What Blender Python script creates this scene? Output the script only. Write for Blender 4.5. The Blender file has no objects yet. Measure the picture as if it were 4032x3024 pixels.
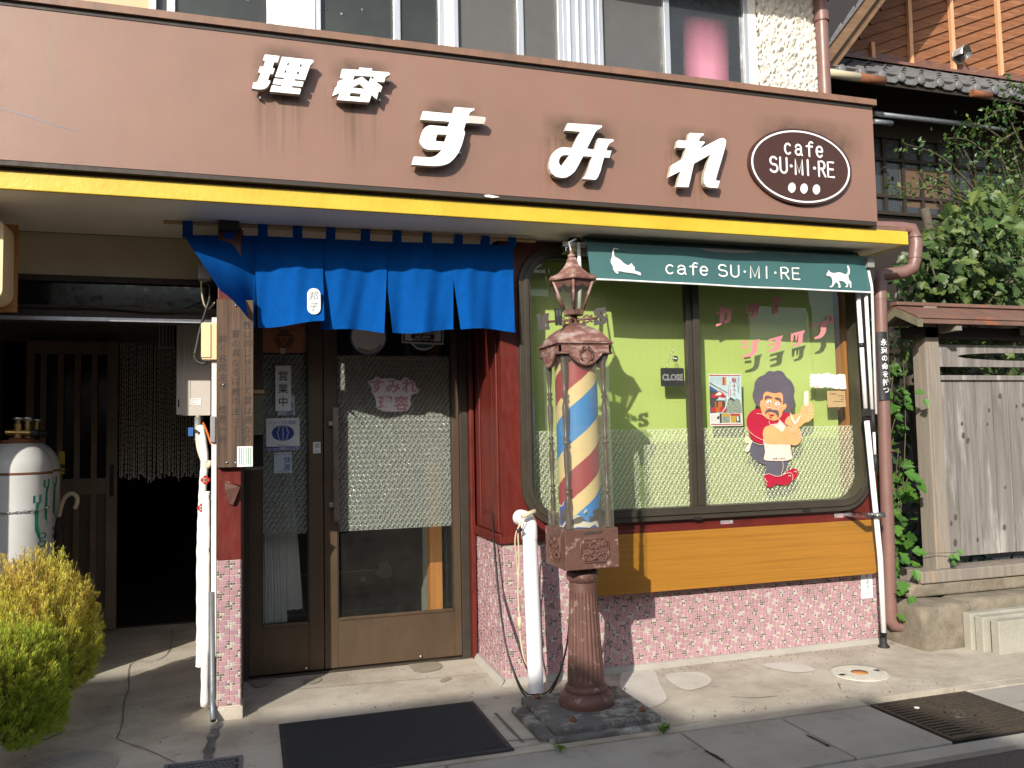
import bpy, bmesh, math, random
from mathutils import Vector as V, Matrix
from mathutils.geometry import tessellate_polygon
S = bpy.context.scene; COL = bpy.context.collection; R = random.Random(7); PI = math.pi
# ---------------------------------------------------------------- camera
F, CX, CY, EYE = 3270., 2016., 1512., 1.4
yaw, pit, rol = math.radians(17.52), math.radians(3.55), math.radians(-1.13)
FW = V((math.sin(yaw)*math.cos(pit), math.cos(yaw)*math.cos(pit), math.sin(pit)))
_rt = V((math.cos(yaw), -math.sin(yaw), 0)); _up = _rt.cross(FW)
RT = _rt*math.cos(rol)+_up*math.sin(rol); UP = -_rt*math.sin(rol)+_up*math.cos(rol)
cd = bpy.data.cameras.new('camera'); cam = bpy.data.objects.new('camera', cd); COL.objects.link(cam)
cam.matrix_world = Matrix(((RT.x, UP.x, -FW.x, 0), (RT.y, UP.y, -FW.y, 0), (RT.z, UP.z, -FW.z, EYE), (0, 0, 0, 1)))
cd.sensor_width = 36; cd.lens = F/4032*36; cd.clip_start = .05; cd.clip_end = 500; S.camera = cam
# ---------------------------------------------------------------- sky, sun, exposure
SUN = V((.76, 1, -.60)).normalized()
elev = math.asin(-SUN.z); az = math.atan2(-SUN.x, -SUN.y)
w = bpy.data.worlds.new('World'); S.world = w; w.use_nodes = True
nt = w.node_tree; bg = nt.nodes['Background']; sk = nt.nodes.new('ShaderNodeTexSky')
sk.sky_type = 'NISHITA'; sk.sun_disc = False; sk.sun_elevation = elev; sk.sun_rotation = az
sk.air_density = 1.1; sk.dust_density = 1.5
hs = nt.nodes.new('ShaderNodeHueSaturation'); hs.inputs['Saturation'].default_value = .7; nt.links.new(sk.outputs[0], hs.inputs['Color']); nt.links.new(hs.outputs[0], bg.inputs[0]); bg.inputs[1].default_value = .122
ld = bpy.data.lights.new('sun', 'SUN'); ld.energy = 3.6; ld.angle = math.radians(.5); ld.color = (1, .93, .81)
so = bpy.data.objects.new('sun', ld); COL.objects.link(so); so.rotation_euler = SUN.to_track_quat('-Z', 'Y').to_euler(); so.location = (-6, -8, 9)
S.view_settings.view_transform = 'Standard'; S.view_settings.look = 'None'; S.view_settings.exposure = .84; S.view_settings.gamma = 1
S.cycles.max_bounces = 8; S.cycles.transparent_max_bounces = 16; S.cycles.sample_clamp_indirect = 6
# ---------------------------------------------------------------- where a pixel of the photo meets a real plane
def ray(x, y): return RT*((x-CX)/F)-UP*((y-CY)/F)+FW
def W(x, y, Y): d = ray(x, y); t = Y/d.y; return V((d.x*t, Y, EYE+d.z*t))
def G(x, y, z=0.): d = ray(x, y); t = (z-EYE)/d.z; return V((d.x*t, d.y*t, z))
def crop(x0, y0, s): return lambda pts: [(x0+a*s, y0+b*s) for a, b in pts]
# ---------------------------------------------------------------- materials
MAT = {}
def _n(t, k, **kw):
    n = t.nodes.new(k)
    for a, b in kw.items(): setattr(n, a, b)
    return n
def _mix(t, f, a, b, mode='MIX'):
    m = _n(t, 'ShaderNodeMix', data_type='RGBA', blend_type=mode)
    for i, v in ((0, f), (6, a), (7, b)):
        if hasattr(v, 'is_linked') or hasattr(v, 'links'): t.links.new(v, m.inputs[i])
        else: m.inputs[i].default_value = v if i == 0 else (*v, 1) if len(v) == 3 else v
    return m.outputs[2]
def _ramp(t, src, lo, hi, a=(0, 0, 0), b=(1, 1, 1)):
    r = _n(t, 'ShaderNodeValToRGB'); e = r.color_ramp.elements
    e[0].position = lo; e[1].position = hi; e[0].color = (*a, 1); e[1].color = (*b, 1)
    t.links.new(src, r.inputs[0]); return r.outputs[0]
def _noise(t, co, sc, det=5, rough=.6, dist=0):
    n = _n(t, 'ShaderNodeTexNoise'); n.inputs['Scale'].default_value = sc; n.inputs['Detail'].default_value = det
    n.inputs['Roughness'].default_value = rough; n.inputs['Distortion'].default_value = dist
    t.links.new(co, n.inputs['Vector']); return n.outputs['Fac']
def _map(t, co, sc, rot=(0, 0, 0)):
    m = _n(t, 'ShaderNodeMapping'); m.inputs['Scale'].default_value = sc; m.inputs['Rotation'].default_value = rot
    t.links.new(co, m.inputs['Vector']); return m.outputs[0]
def M(name, c, c2=None, rough=.6, metal=0, ns=7, lo=.35, hi=.68, bump=0, bs=60, streak=None, attr=False, st=(1, 1, 1), spec=.5, c3=None, s3=30, lo3=.58, hi3=.66, trans=0):
    m = bpy.data.materials.new(name); m.use_nodes = True; t = m.node_tree; p = t.nodes['Principled BSDF']; L = t.links
    co = _n(t, 'ShaderNodeTexCoord').outputs['Object']
    if st != (1, 1, 1): co = _map(t, co, st)
    if attr:
        a = _n(t, 'ShaderNodeAttribute', attribute_name='Col'); base = a.outputs['Color']
        if c2: base = _mix(t, _ramp(t, _noise(t, co, ns), lo, hi), base, c2, 'MULTIPLY')
    else:
        c2 = c2 or tuple(v*.82 for v in c)
        base = _mix(t, _ramp(t, _noise(t, co, ns), lo, hi), c, c2)
    if c3: base = _mix(t, _ramp(t, _noise(t, co, s3, 6, .7), lo3, hi3), base, c3)
    if streak:
        sc, col, a, b = streak
        base = _mix(t, _ramp(t, _noise(t, _map(t, co, (sc, sc, .35)), 1., 4), a, b), base, col)
    L.new(base, p.inputs['Base Color'])
    p.inputs['Metallic'].default_value = metal; p.inputs['Specular IOR Level'].default_value = spec
    rn = _ramp(t, _noise(t, co, ns*3.1), .3, .7, (max(rough-.1, .02),)*3, (min(rough+.12, 1),)*3); L.new(rn, p.inputs['Roughness'])
    if bump:
        b = _n(t, 'ShaderNodeBump'); b.inputs['Strength'].default_value = min(bump, 1); b.inputs['Distance'].default_value = .01*max(1, bump)
        L.new(_noise(t, co, bs, 6, .65), b.inputs['Height']); L.new(b.outputs[0], p.inputs['Normal'])
    if trans:
        o = t.nodes['Material Output']; tr = _n(t, 'ShaderNodeBsdfTranslucent'); L.new(base, tr.inputs[0])
        mx = _n(t, 'ShaderNodeMixShader'); mx.inputs[0].default_value = trans
        L.new(p.outputs[0], mx.inputs[1]); L.new(tr.outputs[0], mx.inputs[2]); L.new(mx.outputs[0], o.inputs[0])
    MAT[name] = m; return m
def WOOD(name, c1, c2, st=(2, 40, 40), rough=.6, dist=1.2, c3=None, bump=.25, lo=.35, hi=.65, sc=1.0, spec=.4):
    m = bpy.data.materials.new(name); m.use_nodes = True; t = m.node_tree; p = t.nodes['Principled BSDF']; L = t.links
    co = _n(t, 'ShaderNodeTexCoord').outputs['Object']; mp = _map(t, co, st)
    g = _noise(t, mp, sc, 6, .62, dist); fine = _noise(t, _map(t, co, tuple(v*4 for v in st)), sc, 3)
    base = _mix(t, _ramp(t, g, lo, hi), c1, c2)
    base = _mix(t, _ramp(t, fine, .45, .75), base, tuple(v*.72 for v in c1))
    if c3: base = _mix(t, _ramp(t, _noise(t, _map(t, co, tuple(v*.35+.6 for v in st)), 1.5, 5), .55, .72), base, c3)
    L.new(base, p.inputs['Base Color']); p.inputs['Roughness'].default_value = rough; p.inputs['Specular IOR Level'].default_value = spec
    b = _n(t, 'ShaderNodeBump'); b.inputs['Strength'].default_value = bump; b.inputs['Distance'].default_value = .006
    L.new(fine, b.inputs['Height']); L.new(b.outputs[0], p.inputs['Normal']); MAT[name] = m
def GLASS(name, tint, refl=1., dirt=.0, rough=.01, wob=.0):
    m = bpy.data.materials.new(name); m.use_nodes = True; t = m.node_tree; L = t.links; t.nodes.remove(t.nodes['Principled BSDF'])
    o = t.nodes['Material Output']; tr = _n(t, 'ShaderNodeBsdfTransparent'); tr.inputs[0].default_value = (*tint, 1)
    gl = _n(t, 'ShaderNodeBsdfGlossy'); gl.inputs['Roughness'].default_value = rough
    fr = _n(t, 'ShaderNodeFresnel'); bk = _n(t, 'ShaderNodeNewGeometry'); ior = _n(t, 'ShaderNodeMapRange'); ior.inputs[3].default_value = 1.5; ior.inputs[4].default_value = 1/1.5; L.new(bk.outputs['Backfacing'], ior.inputs[0]); L.new(ior.outputs[0], fr.inputs[0])
    mu = _n(t, 'ShaderNodeMath', operation='MULTIPLY', use_clamp=True); mu.inputs[1].default_value = 1.6*refl; L.new(fr.outputs[0], mu.inputs[0])
    co = _n(t, 'ShaderNodeTexCoord').outputs['Object']
    if wob:
        b = _n(t, 'ShaderNodeBump'); b.inputs['Strength'].default_value = wob; b.inputs['Distance'].default_value = .01
        L.new(_noise(t, co, 2.5, 2), b.inputs['Height']); L.new(b.outputs[0], gl.inputs['Normal'])
    mx = _n(t, 'ShaderNodeMixShader'); L.new(mu.outputs[0], mx.inputs[0]); L.new(tr.outputs[0], mx.inputs[1]); L.new(gl.outputs[0], mx.inputs[2])
    out = mx.outputs[0]
    if dirt:
        df = _n(t, 'ShaderNodeBsdfDiffuse'); df.inputs[0].default_value = (.6, .58, .52, 1)
        m2 = _n(t, 'ShaderNodeMixShader'); L.new(_ramp(t, _noise(t, co, 4), .3, .8, (dirt*.4,)*3, (dirt*1.6,)*3), m2.inputs[0])
        L.new(out, m2.inputs[1]); L.new(df.outputs[0], m2.inputs[2]); out = m2.outputs[0]
    L.new(out, o.inputs[0]); MAT[name] = m
def PATTERN_GLASS(name, tint, cell=.026, diff=.22, dcol=(.62, .66, .6), gl_amt=.42, spk=.5):
    # pressed glass: star facets tilt the normal, pale diffuse specks paint in the sparkle
    m = bpy.data.materials.new(name); m.use_nodes = True; t = m.node_tree; L = t.links; t.nodes.remove(t.nodes['Principled BSDF'])
    o = t.nodes['Material Output']; geo = _n(t, 'ShaderNodeNewGeometry').outputs['Position']
    sx = _n(t, 'ShaderNodeSeparateXYZ'); L.new(geo, sx.inputs[0])
    def mth(op, a, b=None):
        n = _n(t, 'ShaderNodeMath', operation=op)
        for i, v in enumerate((a, b)):
            if v is None: continue
            if hasattr(v, 'links'): L.new(v, n.inputs[i])
            else: n.inputs[i].default_value = v
        return n.outputs[0]
    zz = mth('DIVIDE', sx.outputs[2], cell); row = mth('FLOOR', zz)
    xx = mth('ADD', mth('DIVIDE', sx.outputs[0], cell), mth('MULTIPLY', row, .34))
    u = mth('SUBTRACT', mth('FRACT', xx), .5); v = mth('SUBTRACT', mth('FRACT', zz), .5)
    ang = mth('ARCTAN2', v, u); r = mth('SQRT', mth('ADD', mth('MULTIPLY', u, u), mth('MULTIPLY', v, v)))
    h = mth('ADD', mth('MULTIPLY', mth('MULTIPLY', mth('SINE', mth('MULTIPLY', ang, 8.)), r), .8), mth('MULTIPLY', r, -1.5))
    b = _n(t, 'ShaderNodeBump'); b.inputs['Strength'].default_value = .9; b.inputs['Distance'].default_value = .0075
    L.new(h, b.inputs['Height'])
    u2 = mth('ADD', u, mth('MULTIPLY', v, -.45)); tear = mth('ADD', mth('MULTIPLY', mth('ABSOLUTE', u2), 2.1), mth('ABSOLUTE', mth('MULTIPLY', v, .95)))
    fan = mth('MULTIPLY', mth('SINE', mth('MULTIPLY', ang, 12.)), .34)
    jit = mth('MULTIPLY', mth('SUBTRACT', _noise(t, geo, 70, 4), .5), .8)
    u3 = mth('SUBTRACT', mth('ABSOLUTE', u), .5); v3 = mth('SUBTRACT', mth('ABSOLUTE', v), .36); dots = mth('ADD', mth('MULTIPLY', mth('SQRT', mth('ADD', mth('MULTIPLY', u3, u3), mth('MULTIPLY', v3, v3))), 2.6), .06)
    sp = _ramp(t, mth('ADD', mth('MINIMUM', mth('ADD', tear, fan), dots), jit), .20, .56, (1, 1, 1), (0, 0, 0))  # mask of the painted glints
    tr = _n(t, 'ShaderNodeBsdfTransparent'); L.new(_mix(t, _ramp(t, h, .0, .5), tuple(v*.8 for v in tint), tint), tr.inputs[0])
    gl = _n(t, 'ShaderNodeBsdfGlossy'); gl.inputs['Roughness'].default_value = .16; L.new(b.outputs[0], gl.inputs['Normal'])
    df = _n(t, 'ShaderNodeBsdfDiffuse'); df.inputs[0].default_value = (*dcol, 1); L.new(b.outputs[0], df.inputs['Normal'])
    m1 = _n(t, 'ShaderNodeMixShader'); m1.inputs[0].default_value = gl_amt*.35; L.new(tr.outputs[0], m1.inputs[1]); L.new(gl.outputs[0], m1.inputs[2])
    m2 = _n(t, 'ShaderNodeMixShader'); L.new(_ramp(t, sp, 0, 1, (diff*.45,)*3, (min(1, diff*.45+spk),)*3), m2.inputs[0]); L.new(m1.outputs[0], m2.inputs[1]); L.new(df.outputs[0], m2.inputs[2])
    L.new(m2.outputs[0], o.inputs[0]); MAT[name] = m
# ---------------------------------------------------------------- mesh builder
def tcurve(body, bold=0, spacing=1.0, shear=0):
    c = bpy.data.curves.new('t', 'FONT'); c.body = body; c.offset = bold; c.resolution_u = 3; c.space_character = spacing; c.shear = shear
    o = bpy.data.objects.new('t', c); COL.objects.link(o); dg = bpy.context.evaluated_depsgraph_get()
    me = bpy.data.meshes.new_from_object(o.evaluated_get(dg))
    vs = [v.co.copy() for v in me.vertices]; fs = [tuple(p.vertices) for p in me.polygons]
    bpy.data.objects.remove(o); bpy.data.curves.remove(c); bpy.data.meshes.remove(me); return vs, fs
class MB:
    def __init__(s): s.v = []; s.f = []; s.m = []; s.c = []; s.sm = []; s.col = (1, 1, 1); s.smooth = False
    def face(s, idx, m): s.f.append(tuple(idx)); s.m.append(m); s.c.append(s.col); s.sm.append(s.smooth)
    def add(s, pts): n = len(s.v); s.v += [V(p) for p in pts]; return n
    def quad(s, a, b, c, d, m): n = s.add((a, b, c, d)); s.face((n, n+1, n+2, n+3), m)
    def tri(s, a, b, c, m): n = s.add((a, b, c)); s.face((n, n+1, n+2), m)
    def box(s, a, b, m):
        x0, y0, z0 = [min(p, q) for p, q in zip(a, b)]; x1, y1, z1 = [max(p, q) for p, q in zip(a, b)]
        n = s.add([(x, y, z) for z in (z0, z1) for y in (y0, y1) for x in (x0, x1)])
        for q in ((0, 2, 3, 1), (4, 5, 7, 6), (0, 1, 5, 4), (1, 3, 7, 5), (3, 2, 6, 7), (2, 0, 4, 6)): s.face([n+i for i in q], m)
    def hexa(s, p, m):                                             # p: 4 bottom, 4 top corners in order
        n = s.add(p)
        for q in ((3, 2, 1, 0), (4, 5, 6, 7), (0, 1, 5, 4), (1, 2, 6, 5), (2, 3, 7, 6), (3, 0, 4, 7)): s.face([n+i for i in q], m)
    def beam(s, a, b, w, h, m, up=V((0, 0, 1))):
        a, b = V(a), V(b); d = (b-a).normalized(); sx = d.cross(up); sx = sx.normalized() if sx.length > 1e-5 else V((1, 0, 0)); sz = sx.cross(d)
        c = [(-w/2, -h/2), (w/2, -h/2), (w/2, h/2), (-w/2, h/2)]
        s.hexa([a+sx*i+sz*j for i, j in c]+[b+sx*i+sz*j for i, j in c], m)
    def poly(s, loops, dep, m, side=None):                         # loops[0] outline, the rest holes
        dep = V(dep); loops = [[V(p) for p in l] for l in loops]; flat = [p for l in loops for p in l]
        tr = tessellate_polygon(loops); n = s.add(flat)
        for a in tr: s.face([n+i for i in a], m)
        if dep.length > 0:
            k = s.add([p+dep for p in flat])
            for a in tr: s.face([k+i for i in reversed(a)], side or m)
            o = 0
            for l in loops:
                for i in range(len(l)): j = (i+1) % len(l); s.face((n+o+i, n+o+j, k+o+j, k+o+i), side or m)
                o += len(l)
    def tube(s, pts, r, m, seg=8, flat=1, fdir=V((0, 1, 0)), cap=True, closed=False, rnd=False):
        pts = [V(p) for p in pts]; rs = r if isinstance(r, (list, tuple)) else [r]*len(pts); N = len(pts)
        if rnd and not closed:
            d0 = (pts[0]-pts[1]).normalized(); d1 = (pts[-1]-pts[-2]).normalized(); r0, r1 = rs[0], rs[-1]
            pts = [pts[0]+d0*r0*k for k in (1, .87, .5)]+pts+[pts[-1]+d1*r1*k for k in (.5, .87, 1)]
            rs = [r0*.05, r0*.5, r0*.87]+list(rs)+[r1*.87, r1*.5, r1*.05]; N = len(pts)
        prev = None; n0 = len(s.v); sm = s.smooth; s.smooth = True
        for i, p in enumerate(pts):
            if closed: d = pts[(i+1) % N]-pts[i-1]
            else: d = pts[min(i+1, N-1)]-pts[max(i-1, 0)]
            d.normalize()
            if flat != 1: n = fdir
            elif prev is None: n = d.orthogonal().normalized()
            else: n = (prev-d*prev.dot(d)); n = n.normalized() if n.length > 1e-6 else d.orthogonal().normalized()
            prev = n; b = d.cross(n); b = b.normalized() if b.length > 1e-6 else d.orthogonal().normalized()
            s.add([p+(n*math.cos(a)*flat+b*math.sin(a))*rs[i] for a in [2*PI*k/seg for k in range(seg)]])
        for i in range(N if closed else N-1):
            for k in range(seg):
                a = n0+i*seg; c = n0+((i+1) % N)*seg; s.face((a+k, a+(k+1) % seg, c+(k+1) % seg, c+k), m)
        s.smooth = False
        if cap and not closed: s.face([n0+k for k in reversed(range(seg))], m); s.face([n0+(N-1)*seg+k for k in range(seg)], m)
        s.smooth = sm
    def lathe(s, prof, c, m, seg=32, fl=0, fd=0, mfun=None, sx=1, sy=1, a0=0, axis=None):
        c = V(c); n0 = len(s.v); N = len(prof); sm = s.smooth; s.smooth = True
        for j, (r, z) in enumerate(prof):
            for k in range(seg):
                a = a0+2*PI*k/seg; rr = r
                if fl and fl[0] <= j <= fl[1]: rr = r-fd*(.5+.5*math.cos(a*fl[2]))**2
                p = V((rr*math.cos(a)*sx, rr*math.sin(a)*sy, z))
                s.v.append(c+(p if axis is None else axis @ p))
        for j in range(N-1):
            for k in range(seg):
                a = n0+j*seg; b = a+seg; s.face((a+k, a+(k+1) % seg, b+(k+1) % seg, b+k), m)
        s.smooth = False
        if prof[0][0] > 1e-4: s.face([n0+k for k in reversed(range(seg))], m)
        if prof[-1][0] > 1e-4: s.face([n0+(N-1)*seg+k for k in range(seg)], m)
        s.smooth = sm
    def text(s, body, o, h, m, ex=(1, 0, 0), ez=(0, 0, 1), bold=0, al='c', sp=1., shear=0, wx=1., vert=None, lift=0.):
        o, ex, ez = V(o), V(ex), V(ez); nn = ex.cross(ez).normalized()
        if vert:
            for i, ch in enumerate(body):
                if ch.strip(): s.text(ch, o-ez*(vert*i), h, m, ex, ez, bold, 'c', 1, shear, wx, None, lift)
            return
        vs, fs = tcurve(body, bold, sp, shear)
        if not vs: return
        x0, x1 = min(v.x for v in vs), max(v.x for v in vs); y0, y1 = min(v.y for v in vs), max(v.y for v in vs)
        cx = {'c': (x0+x1)/2, 'l': x0, 'r': x1}[al]; cy = (y0+y1)/2
        if al == 'l' or al == 'r': cy = .36
        n = s.add([o+ex*((v.x-cx)*h*wx)+ez*((v.y-cy)*h)+nn*lift for v in vs])
        for f in fs: s.face([n+i for i in f], m)
    def put(s, name, parent=None, label=None, cat=None, group=None, kind=None, bev=0, ang=None, rec=True, loc=None):
        me = bpy.data.meshes.new(name); names = list(dict.fromkeys(s.m))
        if parent: base = parent['_l']; base = V(base)
        else:
            xs = [v.x for v in s.v]; ys = [v.y for v in s.v]; base = V(((min(xs)+max(xs))/2, (min(ys)+max(ys))/2, min(v.z for v in s.v)))
        me.from_pydata([v-base for v in s.v], [], s.f)
        for n in names: me.materials.append(MAT[n])
        ix = {n: i for i, n in enumerate(names)}
        me.polygons.foreach_set('material_index', [ix[n] for n in s.m]); me.polygons.foreach_set('use_smooth', s.sm)
        if any(c != (1, 1, 1) for c in s.c):
            at = me.color_attributes.new('Col', 'FLOAT_COLOR', 'CORNER'); d = []
            for f, c in zip(s.f, s.c): d += [*c, 1.]*len(f)
            at.data.foreach_set('color', d)
        me.update()
        if rec:
            bm = bmesh.new(); bm.from_mesh(me); bmesh.ops.remove_doubles(bm, verts=bm.verts, dist=1e-6) if rec == 2 else None
            bmesh.ops.recalc_face_normals(bm, faces=bm.faces); bm.to_mesh(me); bm.free()
        if ang: me.set_sharp_from_angle(angle=math.radians(ang))
        o = bpy.data.objects.new(name, me); COL.objects.link(o)
        if parent: o.parent = parent; o['_l'] = tuple(base)
        else: o.location = base; o['_l'] = tuple(base)
        if label: o['label'] = label
        if cat: o['category'] = cat
        if group: o['group'] = group
        if kind: o['kind'] = kind
        if bev:
            md = o.modifiers.new('bevel', 'BEVEL'); md.width = bev; md.segments = 2; md.limit_method = 'ANGLE'; md.angle_limit = math.radians(50)
        return o
def thing(name, label, cat, loc, group=None):
    o = bpy.data.objects.new(name, None); COL.objects.link(o); o.location = loc; o['_l'] = tuple(loc); o.empty_display_size = .1
    o['label'] = label; o['category'] = cat
    if group: o['group'] = group
    return o
def rrect(x0, x1, z0, z1, r, Y, n=8):
    p = []
    for cx, cz, a0 in ((x1-r, z1-r, 0), (x0+r, z1-r, 90), (x0+r, z0+r, 180), (x1-r, z0+r, 270)):
        for i in range(n+1): a = math.radians(a0+90*i/n); p.append((cx+r*math.cos(a), Y, cz+r*math.sin(a)))
    return p
def ell(cx, cz, rx, rz, Y, n=40, a0=0, a1=360):
    return [(cx+rx*math.cos(math.radians(a0+(a1-a0)*i/n)), Y, cz+rz*math.sin(math.radians(a0+(a1-a0)*i/n))) for i in range(n if a1-a0 == 360 else n+1)]
def smooth_pts(pts, k=4, closed=False):
    pts = [V(p) for p in pts]; out = []; N = len(pts)
    for i in range(N if closed else N-1):
        g = lambda j: pts[j % N] if closed else pts[max(0, min(N-1, j))]
        a, b, c, d = g(i-1), g(i), g(i+1), g(i+2)
        for q in range(k):
            t = q/k; out.append(.5*((2*b)+(c-a)*t+(2*a-5*b+4*c-d)*t*t+(3*b-a-3*c+d)*t**3))
    if not closed: out.append(pts[-1])
    return out
def flatsheet(name, pts, Y, m, dep=.002, parent=None, **k):
    b = MB(); b.poly([[W(x, y, Y) for x, y in pts]], (0, dep, 0), m); return b.put(name, parent, **k)
# ---------------------------------------------------------------- material library
M('brown_paint', (.228, .124, .092), (.20, .112, .083), .45, ns=1.6, streak=(11, (.20, .13, .085), .54, .8), bump=.05, bs=30)
M('brown_trim', (.22, .115, .075), (.16, .09, .06), .5, streak=(14, (.12, .075, .05), .5, .8))
M('dark_trim', (.03, .022, .018), rough=.6); M('black', (.012, .012, .012), rough=.5); M('blackrub', (.016, .016, .018), rough=.65, bump=.1)
M('yellow', (.57, .41, .035), (.50, .35, .022), .45, ns=5, bump=.25, bs=35, c3=(.55, .3, .05), s3=9, lo3=.66, hi3=.8)
M('soffit', (.80, .74, .62), (.70, .64, .52), .8, ns=2)
M('plaster', (.58, .50, .35), (.50, .43, .29), .85, ns=2.5, bump=.1)
M('dark_wood', (.035, .024, .018), (.022, .015, .012), .6, st=(1, 1, .2), ns=20)
M('porch_brown', (.11, .082, .06), (.085, .065, .048), .55)
M('porch_door', (.21, .15, .105), (.17, .12, .085), .5)
M('red', (.125, .016, .011), (.085, .011, .008), .38, ns=9, c3=(.17, .05, .035), s3=50, lo3=.7, hi3=.74, bump=.3, bs=18, st=(1, 1, .35))
M('grout', (.58, .50, .43), (.47, .41, .34), .9, ns=14, bump=.2, c3=(.3, .2, .12), s3=6, lo3=.62, hi3=.75)
M('tile', (1, 1, 1), (.9, .84, .82), .18, attr=True, ns=3, bump=.06, bs=30, lo=.4, hi=.8)
M('concrete', (.475, .43, .36), (.32, .28, .225), .9, ns=2.6, lo=.4, hi=.64, bump=.5, bs=60, c3=(.22, .19, .15), s3=9, lo3=.6, hi3=.74)
M('concrete2', (.37, .345, .305), (.29, .27, .235), .92, ns=3, bump=.4, bs=70, c3=(.17, .16, .14), s3=5, lo3=.6, hi3=.75)
M('concrete_dark', (.13, .125, .118), (.07, .066, .06), .92, ns=6, bump=.6, bs=30, c3=(.34, .33, .31), s3=9, lo3=.5, hi3=.66)
M('stone', (.235, .20, .15), (.14, .12, .09), .95, ns=9, bump=1, bs=24, c3=(.33, .17, .07), s3=4, lo3=.6, hi3=.76)
M('blockwork', (.36, .345, .29), (.29, .275, .23), .95, ns=6, bump=.5, bs=80)
M('asphalt', (.12, .095, .078), (.07, .062, .055), .95, ns=90, lo=.4, hi=.6, bump=1, bs=120, c3=(.16, .10, .06), s3=60, lo3=.6, hi3=.68)
M('crack', (.15, .135, .115), rough=.95); M('stain', (.24, .205, .15), (.28, .25, .2), .9, ns=9); M('patch', (.54, .51, .46), (.46, .43, .38), .9, ns=5, bump=.2)
M('bronze', (.105, .072, .045), (.088, .06, .038), .36, metal=.35, ns=4, st=(1, 1, .4))
M('bronze_dark', (.055, .045, .036), (.045, .037, .03), .4, metal=.3)
M('win_frame', (.06, .05, .038), (.05, .042, .032), .38, metal=.25, c3=(.12, .1, .08), s3=30, lo3=.72, hi3=.78)
M('alu', (.55, .57, .6), (.48, .5, .53), .35, metal=.6, st=(1, 1, .1), ns=20); M('chrome', (.7, .7, .7), rough=.2, metal=1); M('steel', (.4, .4, .4), rough=.35, metal=.9)
M('handle', (.32, .28, .26), (.24, .2, .19), .3, metal=.7)
M('white', (.8, .8, .8), (.74, .74, .73), .45, ns=4); M('letter', (.82, .82, .84), (.78, .78, .8), .4, ns=6); M('letter_side', (.48, .45, .38), (.36, .33, .27), .6, ns=25)
M('white_paint', (.78, .76, .72), (.66, .64, .58), .5, ns=9, c3=(.4, .33, .25), s3=24, lo3=.7, hi3=.76)
M('pvc', (.8, .81, .84), (.76, .77, .8), .32); M('lagging', (.78, .78, .77), (.7, .7, .69), .5, ns=20, bump=.4, bs=40)
M('stucco', (.64, .61, .56), (.54, .51, .46), .9, ns=12)
M('noren', (.002, .066, .275), (.0015, .056, .24), .95, spec=.05, ns=30, bump=.25, bs=400)
M('bamboo', (.42, .27, .13), (.33, .2, .09), .5); M('teal', (.045, .13, .135), (.04, .118, .122), .6, ns=5, trans=.05); M('teal_white', (.8, .8, .8), rough=.6)
WOOD('bench', (.315, .140, .017), (.265, .108, .011), (.45, 34, 34), .35, .7, bump=.04, lo=.55, hi=.64)
WOOD('nameplate', (.13, .078, .05), (.05, .031, .022), (60, 60, 1.5), .75, .6, c3=(.04, .03, .024), bump=.5)
WOOD('grey_wood', (.235, .215, .20), (.125, .112, .104), (13, 13, .8), .85, 2.2, c3=(.38, .36, .34), bump=.6)
WOOD('post_wood', (.27, .235, .195), (.19, .165, .14), (16, 16, .8), .85, .8, c3=(.36, .24, .15), bump=.5)
WOOD('orange_wood', (.46, .2, .055), (.36, .14, .035), (30, 30, 1.5), .5, .8)
WOOD('weatherboard', (.225, .09, .036), (.11, .042, .018), (1.2, 22, 22), .7, 1.6, c3=(.28, .14, .07), bump=.5)
WOOD('dark_plank', (.026, .018, .014), (.016, .012, .009), (2, 20, 20), .75, 1)
WOOD('rafter', (.17, .10, .055), (.10, .06, .034), (3, 12, 12), .75, 1)
M('knot', (.06, .045, .035), (.1, .08, .065), .9, ns=60)
M('batten', (.55, .3, .17), (.45, .23, .12), .7, ns=20, st=(1, 1, .2))
M('tile_roof', (.135, .135, .14), (.085, .085, .09), .55, ns=12, bump=.2); M('copper_sheet', (.16, .075, .055), (.11, .05, .035), .45, ns=8)
M('rust_roof', (.17, .095, .072), (.13, .07, .052), .5, ns=6, c3=(.3, .09, .03), s3=9, lo3=.58, hi3=.7)
M('moss_wood', (.17, .15, .10), (.11, .105, .065), .9, ns=14, bump=.4)
M('cast', (.125, .058, .044), (.088, .041, .032), .55, ns=11, c3=(.30, .19, .16), s3=16, lo3=.58, hi3=.66, streak=(30, (.15, .055, .04), .58, .75), bump=.3, bs=45)
M('cast_worn', (.155, .068, .053), (.31, .205, .175), .55, ns=13, st=(1, 1, 2.6), lo=.46, hi=.6, c3=(.33, .33, .34), s3=13, lo3=.62, hi3=.66, bump=.3, bs=40)
M('spindle', (.075, .047, .035), (.05, .033, .026), .35, ns=14); M('black_plate', (.02, .02, .022), (.1, .085, .08), .5, ns=9, lo=.55, hi=.8); M('plate_lit', (.085, .072, .07), (.06, .052, .052), .45)  # plate_lit: sunlit tone of the black letter plates put into the colour
M('pipe_brown', (.20, .108, .093), (.155, .085, .074), .42, ns=5, st=(1, 1, .5), c3=(.18, .09, .07), s3=6, lo3=.6, hi3=.74)
M('green_panel', (.44, .54, .155), (.43, .525, .15), .6, ns=2); M('pink', (.62, .235, .255), rough=.5); M('pink_print', (.5, .26, .32), rough=.5)
M('hair', (.105, .09, .115), rough=.5); M('skin', (.82, .33, .14), rough=.5); M('skin2', (.86, .38, .16), rough=.5); M('crimson', (.42, .012, .04), rough=.4); M('apron', (.76, .62, .52), rough=.55); M('trouser', (.105, .10, .13), rough=.5)
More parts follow.
